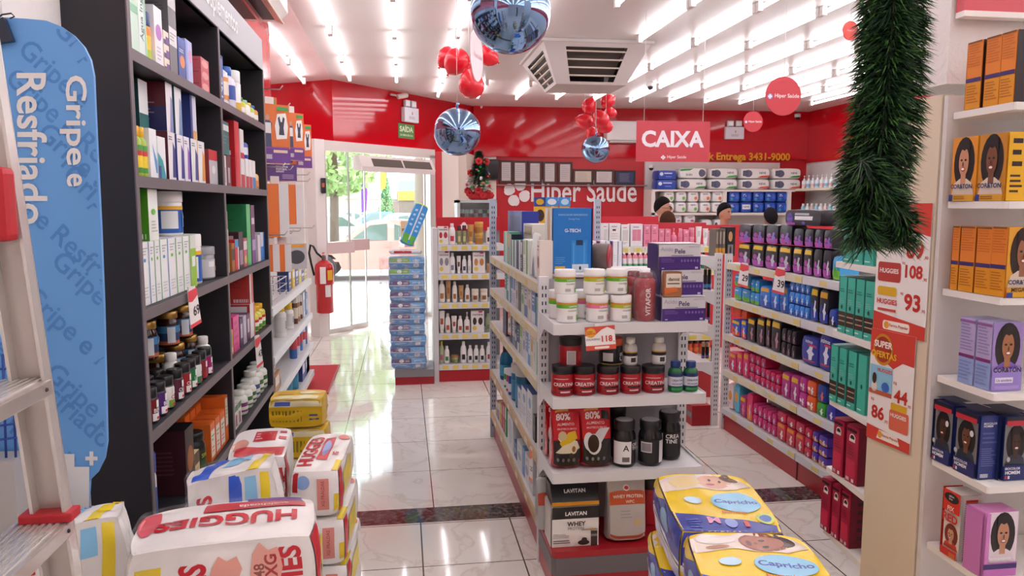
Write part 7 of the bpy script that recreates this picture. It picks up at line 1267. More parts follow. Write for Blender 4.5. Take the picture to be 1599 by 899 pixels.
rail(LY, 0, .062, 'side_rail'); rail(LY - .46, 0, .062, 'side_rail'); rail(LY + .0, -.14, .05, 'rear_rail')
for i, v in enumerate((350, 590, 808)):
    if i == 0: continue
    z = PY(90, v, LY).z; x = xr_(z) + .034; s = MB()
    s.rbox(x - .10, LY - .455, z - .03, x, LY - .004, z, ALM, .003)
    for k in range(7): s.box(x - .094 + .0125 * k, LY - .45, z, x - .094 + .0125 * k + .006, LY - .008, z + .003, ALE)
    s.sphere((x + .0005, LY - .03, z - .015), .004, '#2a2828', 8, 6); s.build('tread', ld)
    if i != 1:
        s = MB(); s.rbox(x - .085, LY - .034, z + .002, x + .008, LY + .012, z + .02, RP, .004); s.build('red_joint', ld)
s = MB(); z = PY(10, 375, LY).z; s.rbox(xr_(z) - .06, LY - .075, z - .0, xr_(z) + .03, LY - .03, z + .13, RP, .012); s.build('red_handle', ld)
s = MB(); 
for k in range(6):
    z = 1.02 + .035 * k; s.tube([(-1.05, 1.97, z), (-.95, 1.97, z + .01)], .003, m('#2a4498', .4), 6)
for k in range(5): s.tube([(-1.045 + .022 * k, 1.97, .98), (-1.035 + .022 * k, 1.97, 1.24)], .003, m('#2a4498', .4), 6)
s.box(-1.06, 1.955, .0, -.955, 2.04, .975, m('#b9b4b0', .5)); tag(s.build('wire_stand'), 'blue wire stand partly hidden behind the ladder rail', 'stand')
# ---- diaper packs in clear wrap
HUG = '#e9e4e0'; HR = '#c4202e'; PKK = '#e2a090'
def hug(w, d, h, face, seed=1, n=22, wr=.005, a=.13):
    D = []
    if face == 'front':
        D = [('F', .03, .02, .17, .86, '#e8cc2a'), ('F', .07, .08, .14, .5, '#7a2a1c', 'PEQUENOS', 90, .012), ('F', .26, .05, .41, .86, HR, 'HUGGIES', 90, .035, True), ('F', .80, .03, .93, .93, HR, 'HUGGIES', 90, .035, True), ('F', .42, .62, .60, .90, PKK, '@p', [(.0, .3), (.2, 0), (.5, .1), (.75, .0), (.9, .35), (1, .6), (.85, .95), (.55, .85), (.3, 1), (.1, .7)]), ('F', .64, .56, .82, .97, PKK, '@p', [(.0, .4), (.25, 0), (.55, .05), (.85, .1), (1, .5), (.9, .9), (.6, .85), (.35, 1), (.1, .8)]), ('F', .66, .64, .72, .86, '#8a3a30', '48', 90, .02), ('F', .72, .64, .79, .92, '#a8242c', 'XG', 90, .03), ('F', .55, .05, .78, .58, HR), ('F', .575, .16, .725, .50, '#d4505a', '@e'), ('F', .59, .22, .71, .46, '#e9e4e2', '@e'), ('F', .5, .02, .58, .16, '#b8703c', '@e'), ('F', .6, .0, .74, .12, '#8a5a3a', '@e'), ('F', .45, .1, .5, .3, '#e0b0a0', '@e'),
             ('T', .1, .30, .9, .62, HR, 'HUGGIES', 180, .035), ('T', .35, .68, .95, .9, '#c23a44'), ('T', .55, .72, .85, .86, '#f0e2e0', 'acolchoada', 180, .015), ('T', .6, .9, .95, .99, '#6a3a80'), ('T', .0, .3, .12, .9, '#d8606a', '@e'), ('R', 0, .0, .3, 1, HR), ('R', .35, .1, .7, .8, '#e8cc2a', '@e'), ('L', .1, .1, .6, .9, '#d8d4d2')]
    elif face == 'end':
        D = [('F', .55, .15, .80, .85, '#d88a80'), ('F', .60, .22, .74, .8, '#b8484a', 'XG FRALDAS', 90, .015), ('F', .1, .62, .4, .92, '#8aa8d8', '@e'), ('F', .02, .55, .14, .98, HR), ('F', .3, .08, .52, .3, '#3a3438', '@b') if False else ('F', .9, .1, 1, .5, '#e6c82a'), ('T', .04, .12, .38, .88, HR, 'HUGGIES', 90, .035, True), ('T', .42, .25, .66, .85, HR), ('T', .46, .35, .62, .75, '#8a98d0', '@e'), ('T', .72, .2, .86, .6, HR, 'XG', 90, .03), ('T', .86, 0, 1, .25, '#e6cc2a'), ('T', .7, .8, .98, .97, '#d8685a', '@e'), ('R', .2, .2, .7, .8, '#e8cc2a'), ('R', 0, 0, .15, 1, HR)]
    elif face == 'blue':
        D = [('F', .02, .1, .34, .85, HR, 'HUGGIES', 60 * 0 + 90, .035), ('F', .30, .0, .62, .98, '#2f5cd0', '@p', [(0, 0), (.5, .0), (1, .9), (.95, 1), (.6, 1)]), ('F', .66, .0, .96, .98, '#ecd02a', '@p', [(0, 0), (.4, 0), (1, 1), (.65, 1)]), ('F', .62, .70, .80, .94, '#8ac4e8', '@p', [(0, 0), (.8, 0), (1, 1), (.25, 1)]), ('T', .05, .05, .45, .95, '#2f5cd0', '@p', [(0, 0), (.5, 0), (1, 1), (.6, 1)]), ('T', .40, .3, .78, .95, '#8ac4e8', '@p', [(0, 0), (.6, .2), (1, 1), (.3, .9)]), ('T', .5, .5, .72, .8, '#2a4a90', 'XXG', 0, .02), ('T', .7, .0, 1, 1, '#ecd02a', '@p', [(0, 0), (.45, 0), (1, 1), (.7, 1)]), ('F', .2, .02, .32, .16, '#9a9698'), ('L', .1, .2, .5, .8, HR)]
    elif face == 'red':
        D = [('F', 0, 0, 1, .8, '#b8202c'), ('F', .1, .15, .6, .6, '#a88a70', '@e'), ('F', .6, .2, .95, .7, '#d8c0b0', '@e'), ('T', .35, .5, .75, .85, HR), ('T', .38, .55, .72, .8, '#e6c0c0', '@l', 3), ('T', .8, .5, .95, .9, '#c8404a', '@l', 2), ('T', .0, .2, .3, .6, PKK, '@e'), ('T', .1, .05, .95, .3, '#c83a42'), ('R', 0, 0, .2, 1, HR)]
    elif face == 'yellow':
        D = [('F', 0, .75, 1, 1, '#e8dcae'), ('F', .1, .78, .4, .92, '#4a62b8'), ('F', .05, .2, .6, .6, '#8a7a2a', '@b'), ('F', .75, .2, .95, .5, '#3a5088', '@l', 2), ('T', .05, .1, .9, .4, '#f0e4b0'), ('T', .1, .5, .4, .8, '#d8a82a'), ('T', .5, .5, .9, .85, '#e6dca8', '@e')]
    return pack(w, d, h, '#e2b822' if face == 'yellow' else HUG, D, a, n, wr, seed, .3)
FW2 = glassy('clear_wrap', '#ffffff', .05, .10, .8, 16.)
def putpack(mb, loc, rz, label, rot=None, cat='diaper pack', grp=None, name='diaper_pack', wrap=None):
    o = mb.build(name, None, loc, R(rz), rot); tag(o, label, cat, grp)
    if wrap: w, d, h = wrap; pack(w + .01, d + .01, h + .008, FW2, (), .12, 22, .012, 77).build('clear_wrap', o, (0, -.005, -.001))
    return o
G_A = 'wrapped diaper packs piled before the black unit'
# near stack A (front face to the camera)
ax, ay = PY(360, 830, 1.74).x, 1.66
for k, z in enumerate((.002, .283)): putpack(hug(.41, .25, .279, 'front', 20 + k, 10), (ax, ay + .02, z), 6, 'white and red diaper pack under the front pack, ' + ('on the floor' if k == 0 else 'second from the floor'), grp=G_A)
putpack(hug(.42, .255, .305, 'front', 3, 26, .006), (ax, ay, .565), 7, 'large white diaper pack with red lettering, nearest, turned on its side', grp=G_A, wrap=(.42, .255, .305))
# left pack B with blue and yellow stripes, on two more
bx_, by_ = -.752, 1.755
for k, z in enumerate((.002, .273)): putpack(hug(.24, .18, .268, 'blue', 30 + k, 8), (bx_ - .02, by_ + .02, z), 8, 'striped diaper pack beneath the left one, ' + ('on the floor' if k == 0 else 'second from the floor'), grp=G_A)
putpack(hug(.27, .19, .30, 'blue', 7, 20, .008), (bx_ + .0, by_ + .02, .572), 0, 'white diaper pack with blue and yellow stripes beside the ladder', rot=(R(-9), R(-7), R(16)), grp=G_A)
# middle pack C
cx_, cy_ = PY(395, 745, 2.14).x, 2.03
for k, z in enumerate((.002, .282)): putpack(hug(.24, .2, .275, 'blue', 40 + k, 8), (cx_, cy_ + .02, z), 6, 'diaper pack beneath the middle striped one, ' + ('on the floor' if k == 0 else 'second from the floor'), grp=G_A)
putpack(hug(.245, .2, .31, 'blue', 8, 18, .008), (cx_, cy_, .583), 0, 'striped diaper pack standing between the front and right packs', wrap=(.245, .2, .31), rot=(R(-6), R(-8), R(8)), grp=G_A)
# right stack D: ends to the camera
x0_, x1_ = PY(451, 735, 2.35).x, PY(531, 735, 2.35).x; dxm = (x0_ + x1_) / 2
for k in range(5):
    z = .002 + .156 * k; putpack(hug(x1_ - x0_, .42, .154, 'end', 50 + k, 16 if k > 1 else 8, .004), (dxm + [.02, .018, .02, .014, 0][k], 2.33 - .01 * (k % 2), z), -3, 'white diaper pack with end label, ' + ['lowest', 'second', 'middle', 'fourth', 'topmost'][k] + ' of the right-hand stack', grp=G_A)
# stack E behind
ex0, ex1 = PY(368, 700, 2.55).x, PY(446, 700, 2.55).x
for k in range(4):
    z = .002 + .196 * k; putpack(hug(.20, .36, .194, 'red', 60 + k, 14 if k == 3 else 8, .006), (ex0 + .105 - .01 * k, 2.48, z), 4, 'white and red diaper pack, ' + ['lowest', 'second', 'third', 'topmost'][k] + ' of the stack beside the black unit', grp=G_A)
# yellow packs
yx0, yx1 = PY(417, 640, 3.55).x, PY(508, 640, 3.55).x
for k in range(5):
    z = .002 + .142 * k; putpack(hug((yx1 - yx0) * .98, .2, .140, 'yellow', 70 + k, 14 if k > 2 else 6, .006), ((yx0 + yx1) / 2 + (.012 if k == 3 else 0), 3.52 - (.01 if k == 3 else 0), z), -2, 'yellow absorbent pack, ' + ['lowest', 'second', 'third', 'fourth', 'topmost'][k] + ' of its stack at the aisle', cat='pack', grp='yellow packs stacked at the aisle', name='absorbent_pack')
# ================================================================ FOREGROUND RIGHT: yellow and blue diaper stack
CB = '#2c3a9c'; CY_ = '#ecc81e'
def crem(w, d, h, seed, n, baby, wr=.005):
    D = [('T', 0, .0, 1, .30, CB, '@p', [(0, 0), (1, 0), (1, .35), (.7, .55), (.35, .7), (0, 1)]), ('T', 0, .66, .98, .99, '#e6d6c8', '@p', [(0, .0), (.4, .12), (.8, .0), (1, .3), (.95, .9), (.6, 1), (.1, .95), (0, .7)])]
    if baby == 0: D += [('T', .42, .70, .80, .97, '#d8a88e', '@e'), ('T', .70, .82, .9, .99, '#6a5548', '@e'), ('T', .1, .72, .45, .95, '#e8d09a', '@e'), ('T', .55, .84, .58, .88, '#3a2820', '@e'), ('T', .65, .80, .68, .84, '#3a2820', '@e'), ('T', .5, .76, .6, .80, '#b8606a', '@e')]
    else: D += [('T', .42, .68, .86, 1.0, '#8a4c38', '@e'), ('T', .68, .74, .90, .99, '#4a2e24', '@e'), ('T', .44, .70, .80, .97, '#a8644c', '@e'), ('T', .60, .86, .655, .90, '#2a1612', '@e'), ('T', .60, .74, .655, .78, '#2a1612', '@e'), ('T', .48, .78, .53, .87, '#6a2a28', '@e'), ('T', .55, .81, .58, .85, '#6a3a2c', '@e'), ('T', .05, .78, .4, .97, '#eae2da', '@e'), ('T', .12, .70, .32, .76, '#b8846a', '@e')]
    D += [('T', .45, .30, .95, .62, '#8ac8e8', '@e'), ('T', .48, .37, .92, .55, '#2c3c9c', 'Capricho', 0, .03), ('T', .5, .26, .75, .34, '#d8703a', 'Bummis', 0, .03), ('T', .18, .44, .36, .56, '#bfe0f0', '@e'), ('T', .80, .12, .98, .28, '#c8d85a', '@e'), ('T', .83, .15, .95, .25, '#3a6ab8', '@e'), ('T', .3, .08, .42, .22, '#d890b0', 'M', 0, .04), ('T', .46, .06, .58, .18, '#8a9ad8', '@e'), ('T', .64, .06, .69, .14, '#c83a2c'), ('T', .1, .05, .26, .18, '#4a5ab8', '@l', 4),
          ('L', 0, .42, 1, 1, CB), ('L', 0, .30, 1, .42, '#e2e2ea'), ('L', 0, 0, 1, .30, '#c9cce0'), ('L', 0, .34, 1, .37, '#2a3a80'), ('L', .0, .7, .5, 1, CY_, '@p', [(0, 1), (1, 1), (.5, .3), (0, .1)]), ('L', .4, .5, .7, .85, '#8ab8d8', '@e'), ('F', 0, .4, 1, 1, CB), ('F', .1, .5, .5, .8, '#6a78c8', '@l', 3), ('F', .6, .45, .8, .8, '#8ab8d8', '@e'), ('F', 0, .28, 1, .4, '#e2e2ea'), ('F', 0, 0, 1, .28, CY_)]
    return pack(w, d, h, CY_, D, .14, n, wr, seed, .25)
G_C = 'yellow and blue diaper packs in the right-hand stack'
ca, cb = PZ(1062, 840, .78), PZ(1237, 832, .78); cc = PZ(1045, 730, .78)
wA = (cb - ca).length; yawA = -16.0; mid = (ca + cb) / 2 + Vector((.004, .012, 0)); dirA = Vector((math.sin(R(12.5)), math.cos(R(12.5)), 0)); bF = mid - dirA * .385
dA = .45
for k in range(4):
    z = .002 + .155 * k; off = [.02, -.03, -.015, -.035][k]
    putpack(crem(wA * .98, dA - .04, .153, 80 + k, 10, 0), (mid.x + off, mid.y + .02 - .01 * (k % 2), z), yawA + 4, 'yellow and blue diaper pack under the light-haired baby pack, ' + ['lowest', 'second', 'third', 'fourth'][k] + ' from the floor', grp=G_C)
putpack(crem(wA, dA, .158, 5, 26, 0, .006), (mid.x, mid.y, .6225), yawA + 6, 'topmost yellow and blue diaper pack picturing a light-haired baby', grp=G_C)
wB = .29
for k in range(4):
    z = .002 + .163 * k; putpack(crem(wB, .30, .160, 86 + k, 8, 1), (bF.x + .012 + .008 * (k % 2), bF.y + .03, z), yawA + 3, 'yellow and blue diaper pack in front, under the dark-haired baby pack, ' + ['lowest', 'second', 'third', 'fourth'][k], grp=G_C)
putpack(crem(wB + .01, .34, .150, 6, 26, 1, .006), (bF.x + .012, bF.y + .012, .6555), yawA + 4, 'nearest yellow and blue diaper pack picturing a dark-haired baby', grp=G_C)
# ================================================================ GARLAND
def garland():
    GY = 1.36; pts = lambda L: [PY(u, v, GY + dy) for u, v, dy in L]
    strands = [(pts([(1400, -420, 0), (1398, -60, 0), (1392, 60, 0), (1384, 160, 0), (1372, 240, 0), (1352, 300, 0), (1342, 350, 0), (1350, 385, 0)]), .060), (pts([(1425, -420, .02), (1425, -60, .02), (1420, 100, .02), (1412, 200, .02), (1398, 270, .02), (1388, 330, .02), (1378, 378, .02)]), .048), (pts([(1370, -420, .03), (1368, -60, .03), (1362, 80, .03), (1352, 180, .03), (1338, 250, .03), (1328, 300, .03), (1334, 340, .03)]), .045), (pts([(1345, 250, -.02), (1368, 290, -.02), (1395, 320, -.02), (1412, 350, -.02), (1405, 380, -.02)]), .05)]
    mats = [m('#0c2814', .5), m('#123418', .5), m('#1d4c1e', .5), m('#4a7c30', .5)]; s = MB(); rg = random.Random(9)
    buf = {i: ([], []) for i in range(4)}
    for P, rad in strands:
        L = [0]; 
        for a, b in zip(P, P[1:]): L.append(L[-1] + (b - a).length)
        s.tube(P, .006, '#20301c', 5); n = int(L[-1] * 6200)
        for _ in range(n):
            t = rg.uniform(0, L[-1]); j = max(i for i in range(len(P) - 1) if L[i] <= t); f = (t - L[j]) / (L[j + 1] - L[j]); c = P[j].lerp(P[j + 1], f); ax_ = (P[j + 1] - P[j]).normalized()
            o = ax_.orthogonal().normalized(); q = ax_.cross(o); an = rg.uniform(0, 6.283); d = (o * math.cos(an) + q * math.sin(an) + ax_ * rg.uniform(-.1, .7)).normalized(); ln = rad * rg.uniform(.75, 1.1)
            sd = d.cross(Vector((rg.uniform(-1, 1), rg.uniform(-1, 1), rg.uniform(-1, 1)))).normalized() * .0013; tip = c + d * ln + Vector((0, 0, -.008)); md = c + d * ln * .6
            i = rg.choice((0, 0, 1, 1, 2)); V_, F_ = buf[i]; k = len(V_); V_ += [c - sd * .6, c + sd * .6, md + sd, md - sd, tip]; F_ += [(k, k + 1, k + 2, k + 3)]
            V2, F2 = buf[i if rg.random() < .6 else 3 if rg.random() < .5 else 2]
            if V2 is V_: F_ += [(k + 3, k + 2, k + 4)]
            else: k2 = len(V2); V2 += [md - sd, md + sd, tip]; F2 += [(k2, k2 + 1, k2 + 2)]
    for i in range(4): s.add(buf[i][0], buf[i][1], mats[i])
    tag(s.build('tinsel_garland'), 'thick green tinsel garland hanging from the ceiling before the hair dye shelves', 'garland')
garland()
# ================================================================ HANGING THINGS
CHR = m('#7f9cc0', .07, metal=.95); BAL = m('#e0182c', .25, spec=.6)
STR = m('#e2dedc', .5)
def string_to_ceiling(o, p, z0): s = MB(); s.tube([(0, 0, z0), (0, 0, CZ - p.z - .001)], .0022, STR, 5); s.build('string', o)
def orb(u, v, y, r, label):
    p = PY(u, v, y); o = empty('foil_balloon', p); tag(o, label, 'balloon'); s = MB(); s.sphere((0, 0, 0), r, CHR, 40, 24); s.build('orb', o)
    s = MB(); s.tube([(0, 0, r - .002), (0, 0, r + .02), (.012, 0, r + .035)], [.012, .008, .016], CHR, 8); s.build('valve', o); string_to_ceiling(o, p, r + .03)
orb(797, 19, 3.7, .195, 'large chrome blue foil balloon near the top centre, the nearest one')
orb(714, 206, 5.6, .1715, 'chrome blue foil balloon in front of the entrance fascia')
orb(930, 233, 8.55, .159, 'small chrome blue foil balloon under the far red balloon cluster')
def balloon(p, r, rot, label, grp, top=True):
    o = empty('red_balloon', p); o.rotation_euler = rot; tag(o, label, 'balloon', grp); s = MB()
    s.lathe([(0.001, -1.22 * r), (.18 * r, -1.18 * r), (.55 * r, -.92 * r), (.85 * r, -.5 * r), (1.0 * r, .05 * r), (.93 * r, .5 * r), (.66 * r, .86 * r), (.3 * r, 1.02 * r), (.001, 1.05 * r)], BAL, 20); s.build('latex_body', o)
    s = MB(); s.lathe([(.03 * r, -1.2 * r), (.13 * r, -1.34 * r), (.08 * r, -1.36 * r)], BAL, 10); s.build('knot', o); RI = Matrix.Rotation(-rot[1], 4, 'Y') @ Matrix.Rotation(-rot[0], 4, 'X') if False else o.rotation_euler.to_matrix().inverted()
    s = MB(); s.tube([RI @ Vector((0, 0, r * .9)), RI @ Vector((0, 0, CZ - p.z - .001))], .0016, STR, 4); s.build('string', o); return o
G1_, G2_ = 'red balloons in the near cluster', 'red balloons in the far cluster'
for i, (u, v, y, r, rot, lab) in enumerate(((699, 90, 6.62, .088, (0, R(40), 0), 'leftmost of the near cluster, half behind another'), (713, 96, 6.34, .103, (R(20), R(35), 0), 'left front of the near cluster'), (736, 132, 6.2, .105, (0, R(0) + R(170), 0), 'lowest of the near cluster'), (761, 87, 6.4, .085, (0, R(-60), 0), 'right of the near cluster behind the white disc'), (732, 108, 6.58, .065, (0, R(10), 0), 'in the middle of the near cluster'))):
    balloon(PY(u, v, y), r, rot, 'red balloon, ' + lab, G1_)
for i, (u, v, y, r, rot, lab) in enumerate(((920, 165, 9.07, .088, (0, R(200), 0), 'upper left of the far cluster'), (949, 158, 9.04, .084, (0, R(235), 0), 'upper right, pointed, of the far cluster'), (913, 190, 8.94, .095, (0, R(110), 0), 'left of the far cluster'), (938, 186, 8.74, .096, (0, R(150), 0), 'front middle of the far cluster'), (946, 198, 8.96, .08, (0, R(60), 0), 'right of the far cluster'), (924, 208, 9.3, .075, (0, R(20), 0), 'lowest of the far cluster'), (953, 176, 9.22, .07, (0, R(280), 0), 'behind at the right of the far cluster'))):
    balloon(PY(u, v, y), r, rot, 'red balloon, ' + lab, G2_)
DR = m('#c83a44', .4)
def disc(u, v, y, r, rz, label, face='#c83a44', text=True):
    p = PY(u, v, y); o = empty('hanging_disc_sign', p, R(rz)); tag(o, label, 'sign', 'round hanging shop signs'); s = MB()
    s.prism(ell(0, 0, r, r, 40), xz(0, 0, 0), -.003, .003, m(face, .4)); s.build('disc', o); s = MB(); f = xz(-r, -r, -.0038, 2 * r, 2 * r); W2 = '#efe6e8'
    s.words('Hiper Saúde', f, .26, .42, .94, .57, W2 if text else '#d8a8ac', bold=.01)
    if text: s.flat(ell(.13, .485, .07, .07), f, '#7a9ae0'); s.flat([(.11, .43), (.15, .43), (.15, .54), (.11, .54)], lambda a, b: f(a, b) + Vector((0, -.0004, 0)), W2); s.flat([(.075, .465), (.185, .465), (.185, .505), (.075, .505)], lambda a, b: f(a, b) + Vector((0, -.0005, 0)), W2)
    s.build('lettering', o); string_to_ceiling(o, p, r)
disc(1223, 150, 5.7, .15, 0, 'round red hanging sign with white shop name, larger nearer one'); disc(1176, 190, 9.4, .131, 0, 'round red hanging sign with white shop name, smaller farther one')
disc(744, 87, 4.7, .152, 70, 'round hanging sign turned edge-on beside the near red balloons', '#e6c8cc', False)
disc(1328, 48, 4.2, .055, 10, 'small round red sign half hidden by the garland', '#e0483c', False)
# cashier sign
a, b = PY(993, 252, 6.0), PY(1109, 190, 6.0); w, h = b.x - a.x, b.z - a.z; o = empty('cashier_sign', ((a.x + b.x) / 2, 6.0, a.z)); tag(o, 'red rectangular hanging sign lettered CAIXA', 'sign')
s = MB(); s.box(-w / 2, -.004, 0, w / 2, .004, h, m('#cc4450', .4)); s.build('board', o); f = xz(-w / 2, 0, -.0048, w, h); s = MB()
s.words('CAIXA', f, .07, .34, .92, .78, '#f0e8ee', aspect=w / h, bold=.035); s.words('Hiper Saúde', f, .42, .05, .68, .17, '#f0e2e6', aspect=w / h, bold=.01)
for dx, dz in ((-.018, .0), (0, .03), (.018, 0), (0, -.03)): s.flat(ell(.365 + dx, .105 + dz, .014, .026), f, '#f0e2e6')
s.build('lettering', o)
for x in (-w * .40, w * .40): s = MB(); s.tube([(x, 0, h), (x, 0, CZ - a.z - .001)], .0022, STR, 5); s.build('wire', o)
# ================================================================ CEILING AIR OUTLET
AW2 = m('#d8d3d0', .4); ao = empty('ceiling_air_outlet', (0, 0, 0)); tag(ao, 'large white ceiling air outlet box with open slatted sides', 'air outlet')
tl_, tr_ = PZ(846, 64, CZ - .01), PZ(1001, 76, CZ - .01); bl_, br_ = PZ(862, 136, 2.79), PZ(963, 141, 2.79)
ty0, ty1, by0, by1 = 7.1, 8.35, 7.5, 8.1; TX0, TX1, BX0, BX1 = tl_.x, tr_.x, bl_.x, br_.x
zt_, zb_ = CZ - .03, 2.79
top = [Vector(q) for q in ((TX0, ty0, zt_), (TX1, ty0, zt_), (TX1, ty1, zt_), (TX0, ty1, zt_))]; bot = [Vector(q) for q in ((BX0, by0, zb_), (BX1, by0, zb_), (BX1, by1, zb_), (BX0, by1, zb_))]
s = MB(); s.add(bot, [(3, 2, 1, 0)], m('#b9b3ac', .5)); s.box(TX0 - .03, ty0 - .03, zt_, TX1 + .03, ty1 + .03, CZ - .002, AW2)
dk = MB(); sl_ = MB()
for i in range(4):
    A_, B_, C_, D_ = top[i], top[(i + 1) % 4], bot[(i + 1) % 4], bot[i]; g = lambda u, v: A_.lerp(B_, u).lerp(D_.lerp(C_, u), v); n_ = (B_ - A_).cross(D_ - A_).normalized()
    if n_.dot(g(.5, .5) - Vector(((TX0 + TX1) / 2, 7.75, 2.9))) < 0: n_ = -n_
    u0, u1, v0, v1 = (.20, .80, .10, .93) if i == 0 else (.12, .88, .14, .92)
    for q in ((0, 0, 1, v0), (0, v1, 1, 1), (0, v0, u0, v1), (u1, v0, 1, v1)): s.add([g(q[0], q[1]), g(q[2], q[1]), g(q[2], q[3]), g(q[0], q[3])], [(0, 1, 2, 3)], AW2)
    dk.add([g(u0, v0) - n_ * .07, g(u1, v0) - n_ * .07, g(u1, v1) - n_ * .07, g(u0, v1) - n_ * .07], [(0, 1, 2, 3)], m('#5a504a', .8))
    for k in range(4):
        v = v0 + (v1 - v0) * (k + .6) / 4.3; sl_.add([g(u0, v) - n_ * .002, g(u1, v) - n_ * .002, g(u1, v + .035) - n_ * .03, g(u0, v + .035) - n_ * .03], [(0, 1, 2, 3)], m('#cfc4b4', .5)); sl_.add([g(u0, v) - n_ * .002, g(u1, v) - n_ * .002, g(u1, v - .03) - n_ * .006, g(u0, v - .03) - n_ * .006], [(0, 1, 2, 3)], m('#d6cdbf', .5))
s.build('housing', ao); dk.build('duct_interior', ao); sl_.build('slats', ao)
# ================================================================ PEOPLE
def person(u, v_top, y, face_deg, label, hair, skin, shirt, glasses=False, hunch=0., height=None, hairlen=0.):
    """standing figure; one continuous body, clothing and hair on it"""
    p = PY(u, v_top, y); Ht = height or p.z; k = Ht / 1.75; o = empty('person', (p.x, y, 0), R(face_deg)); tag(o, label, 'person')
    V = lambda x, y_, z: Vector((x * k, y_ * k, z * k)); bm = MB(); SK = m(skin, .55)
    def limb(P, rs, n=12): bm.tube([V(*q) for q in P], [r_ * k for r_ in rs], SK, n)
    # local frame: the figure looks towards -y
    bm.sphere(V(0, -.01, 1.635), .098 * k, SK, 20, 16, (.80, .98, 1.16)); bm.sphere(V(0, -.045, 1.575), .07 * k, SK, 16, 12, (.82, .85, .85)); bm.sphere(V(0, -.012, 1.56), .062 * k, SK, 14, 10, (.95, 1.1, .7))
    bm.lathe([(.001, 0), (.017 * k, .001), (.012 * k, .02 * k), (.006 * k, .045 * k), (.001, .05 * k)], SK, 10, V(0, -.108, 1.592)); 
    for sx in (-1, 1): bm.sphere(V(.078 * sx, .0, 1.615), .026 * k, SK, 10, 8, (.4, .75, 1.15))
    limb([(0, .0, 1.40), (0, -.004, 1.47), (0, -.012, 1.55)], [.066, .056, .056]); 
    bm.sphere(V(0, 0, 1.22), .2 * k, SK, 18, 14, (.92, .58, 1.15)); bm.sphere(V(0, 0, 1.36), .12 * k, SK, 16, 12, (1.5, .8, .62)); bm.sphere(V(0, 0, .98), .17 * k, SK, 18, 12, (.98, .68, 1.0))
    for sx in (-1, 1):
        limb([(.175 * sx, 0, 1.37), (.215 * sx, .0, 1.22), (.235 * sx, .0, 1.08), (.235 * sx, -.06, .98), (.215 * sx, -.17, .90), (.205 * sx, -.21, .875)], [.055, .05, .042, .038, .030, .028])
        bm.sphere(V(.2 * sx, -.255, .862), .042 * k, SK, 12, 8, (.9, 1.15, .42))
        for q in range(4): limb([(.2 * sx + (q - 1.5) * .019, -.29, .862), (.2 * sx + (q - 1.5) * .021, -.33 - .006 * (1 if q in (1, 2) else 0), .855), (.2 * sx + (q - 1.5) * .021, -.36 - .008 * (1 if q in (1, 2) else 0), .835)], [.0095, .009, .0075], 7)
        limb([(.2 * sx - sx * .035, -.245, .862), (.2 * sx - sx * .06, -.275, .86), (.2 * sx - sx * .066, -.305, .85)], [.012, .011, .008], 7)
        limb([(.09 * sx, 0, .93), (.1 * sx, -.01, .70), (.1 * sx, -.005, .50), (.1 * sx, .01, .32), (.1 * sx, .012, .08)], [.092, .08, .06, .052, .04]); limb([(.1 * sx, .04, .045), (.1 * sx, -.06, .04), (.1 * sx, -.16, .03)], [.045, .042, .03])
    body = bm.build('body', o); rm = body.modifiers.new('join', 'REMESH'); rm.mode = 'VOXEL'; rm.voxel_size = .011; rm.use_smooth_shade = True; sm = body.modifiers.new('smooth', 'SMOOTH'); sm.factor = .5; sm.iterations = 4
    # shirt, trousers, shoes follow the body
    sh_ = MB(); SH = m(shirt, .8); sh_.lathe([(q[0] * k, q[1] * k) for q in ((.185, .93), (.19, 1.0), (.192, 1.2), (.2, 1.3), (.19, 1.37), (.13, 1.43), (.075, 1.465), (.068, 1.455))], SH, 24, (0, 0, 0), 1.03, .68)
    for sx in (-1, 1): sh_.tube([V(.15 * sx, 0, 1.395), V(.2 * sx, 0, 1.30), V(.232 * sx, 0, 1.14)], [.072 * k, .068 * k, .06 * k], SH, 14)
    sh_.build('shirt', o); tr_ = MB(); TR = m('#22242e', .8); tr_.lathe([(q[0] * k, q[1] * k) for q in ((.17, .84), (.185, .9), (.186, .98), (.18, 1.0))], TR, 20, (0, 0, 0), 1, .75)
    for sx in (-1, 1): tr_.tube([V(.09 * sx, 0, .92), V(.1 * sx, -.01, .70), V(.1 * sx, -.005, .5), V(.1 * sx, .01, .32), V(.1 * sx, .012, .09)], [.105 * k, .093 * k, .075 * k, .068 * k, .062 * k], TR, 14)
    tr_.build('trousers', o)
    for sx in (-1, 1): s2 = MB(); s2.sphere(V(.1 * sx, -.055, .045), .062 * k, m('#1a1a1c', .5), 12, 8, (.85, 2.1, .72)); s2.build('shoe', o)
    hm = MB(); HM = m(hair, .85, spec=.15, bump=.8, bscale=90); N = 24
    for j in range(13):          # cap of hair: covers crown and back, leaves the face free
        pass
    vs = []; fs = []; K = 14
    for j in range(K + 1):
        for i in range(N):
            an = 2 * math.pi * i / N; front = max(0, -math.sin(an)); back = max(0, math.sin(an)); lim = math.pi * (.47 + hairlen + (.2 + hairlen) * back ** .7 - (.15 + hairlen) * front ** .8); ph = lim * j / K; th_ = .004 if j == K else .013 + .014 * max(0, math.cos(ph)) + .003 * math.sin(i * 2.3 + j * 1.7)
            vs.append(V(0, -.006, 1.637) + Vector((math.sin(ph) * math.cos(an) * (.098 * .80 + th_) * k, math.sin(ph) * math.sin(an) * (.098 * .98 + th_) * k, math.cos(ph) * (.098 * 1.16 + th_) * k)))
    for j in range(K):
        for i in range(N): q = (i + 1) % N; fs.append((j * N + i, (j + 1) * N + i, (j + 1) * N + q, j * N + q))
    hm.add(vs, fs, HM, True); hm.build('hair', o)
    fc = MB()
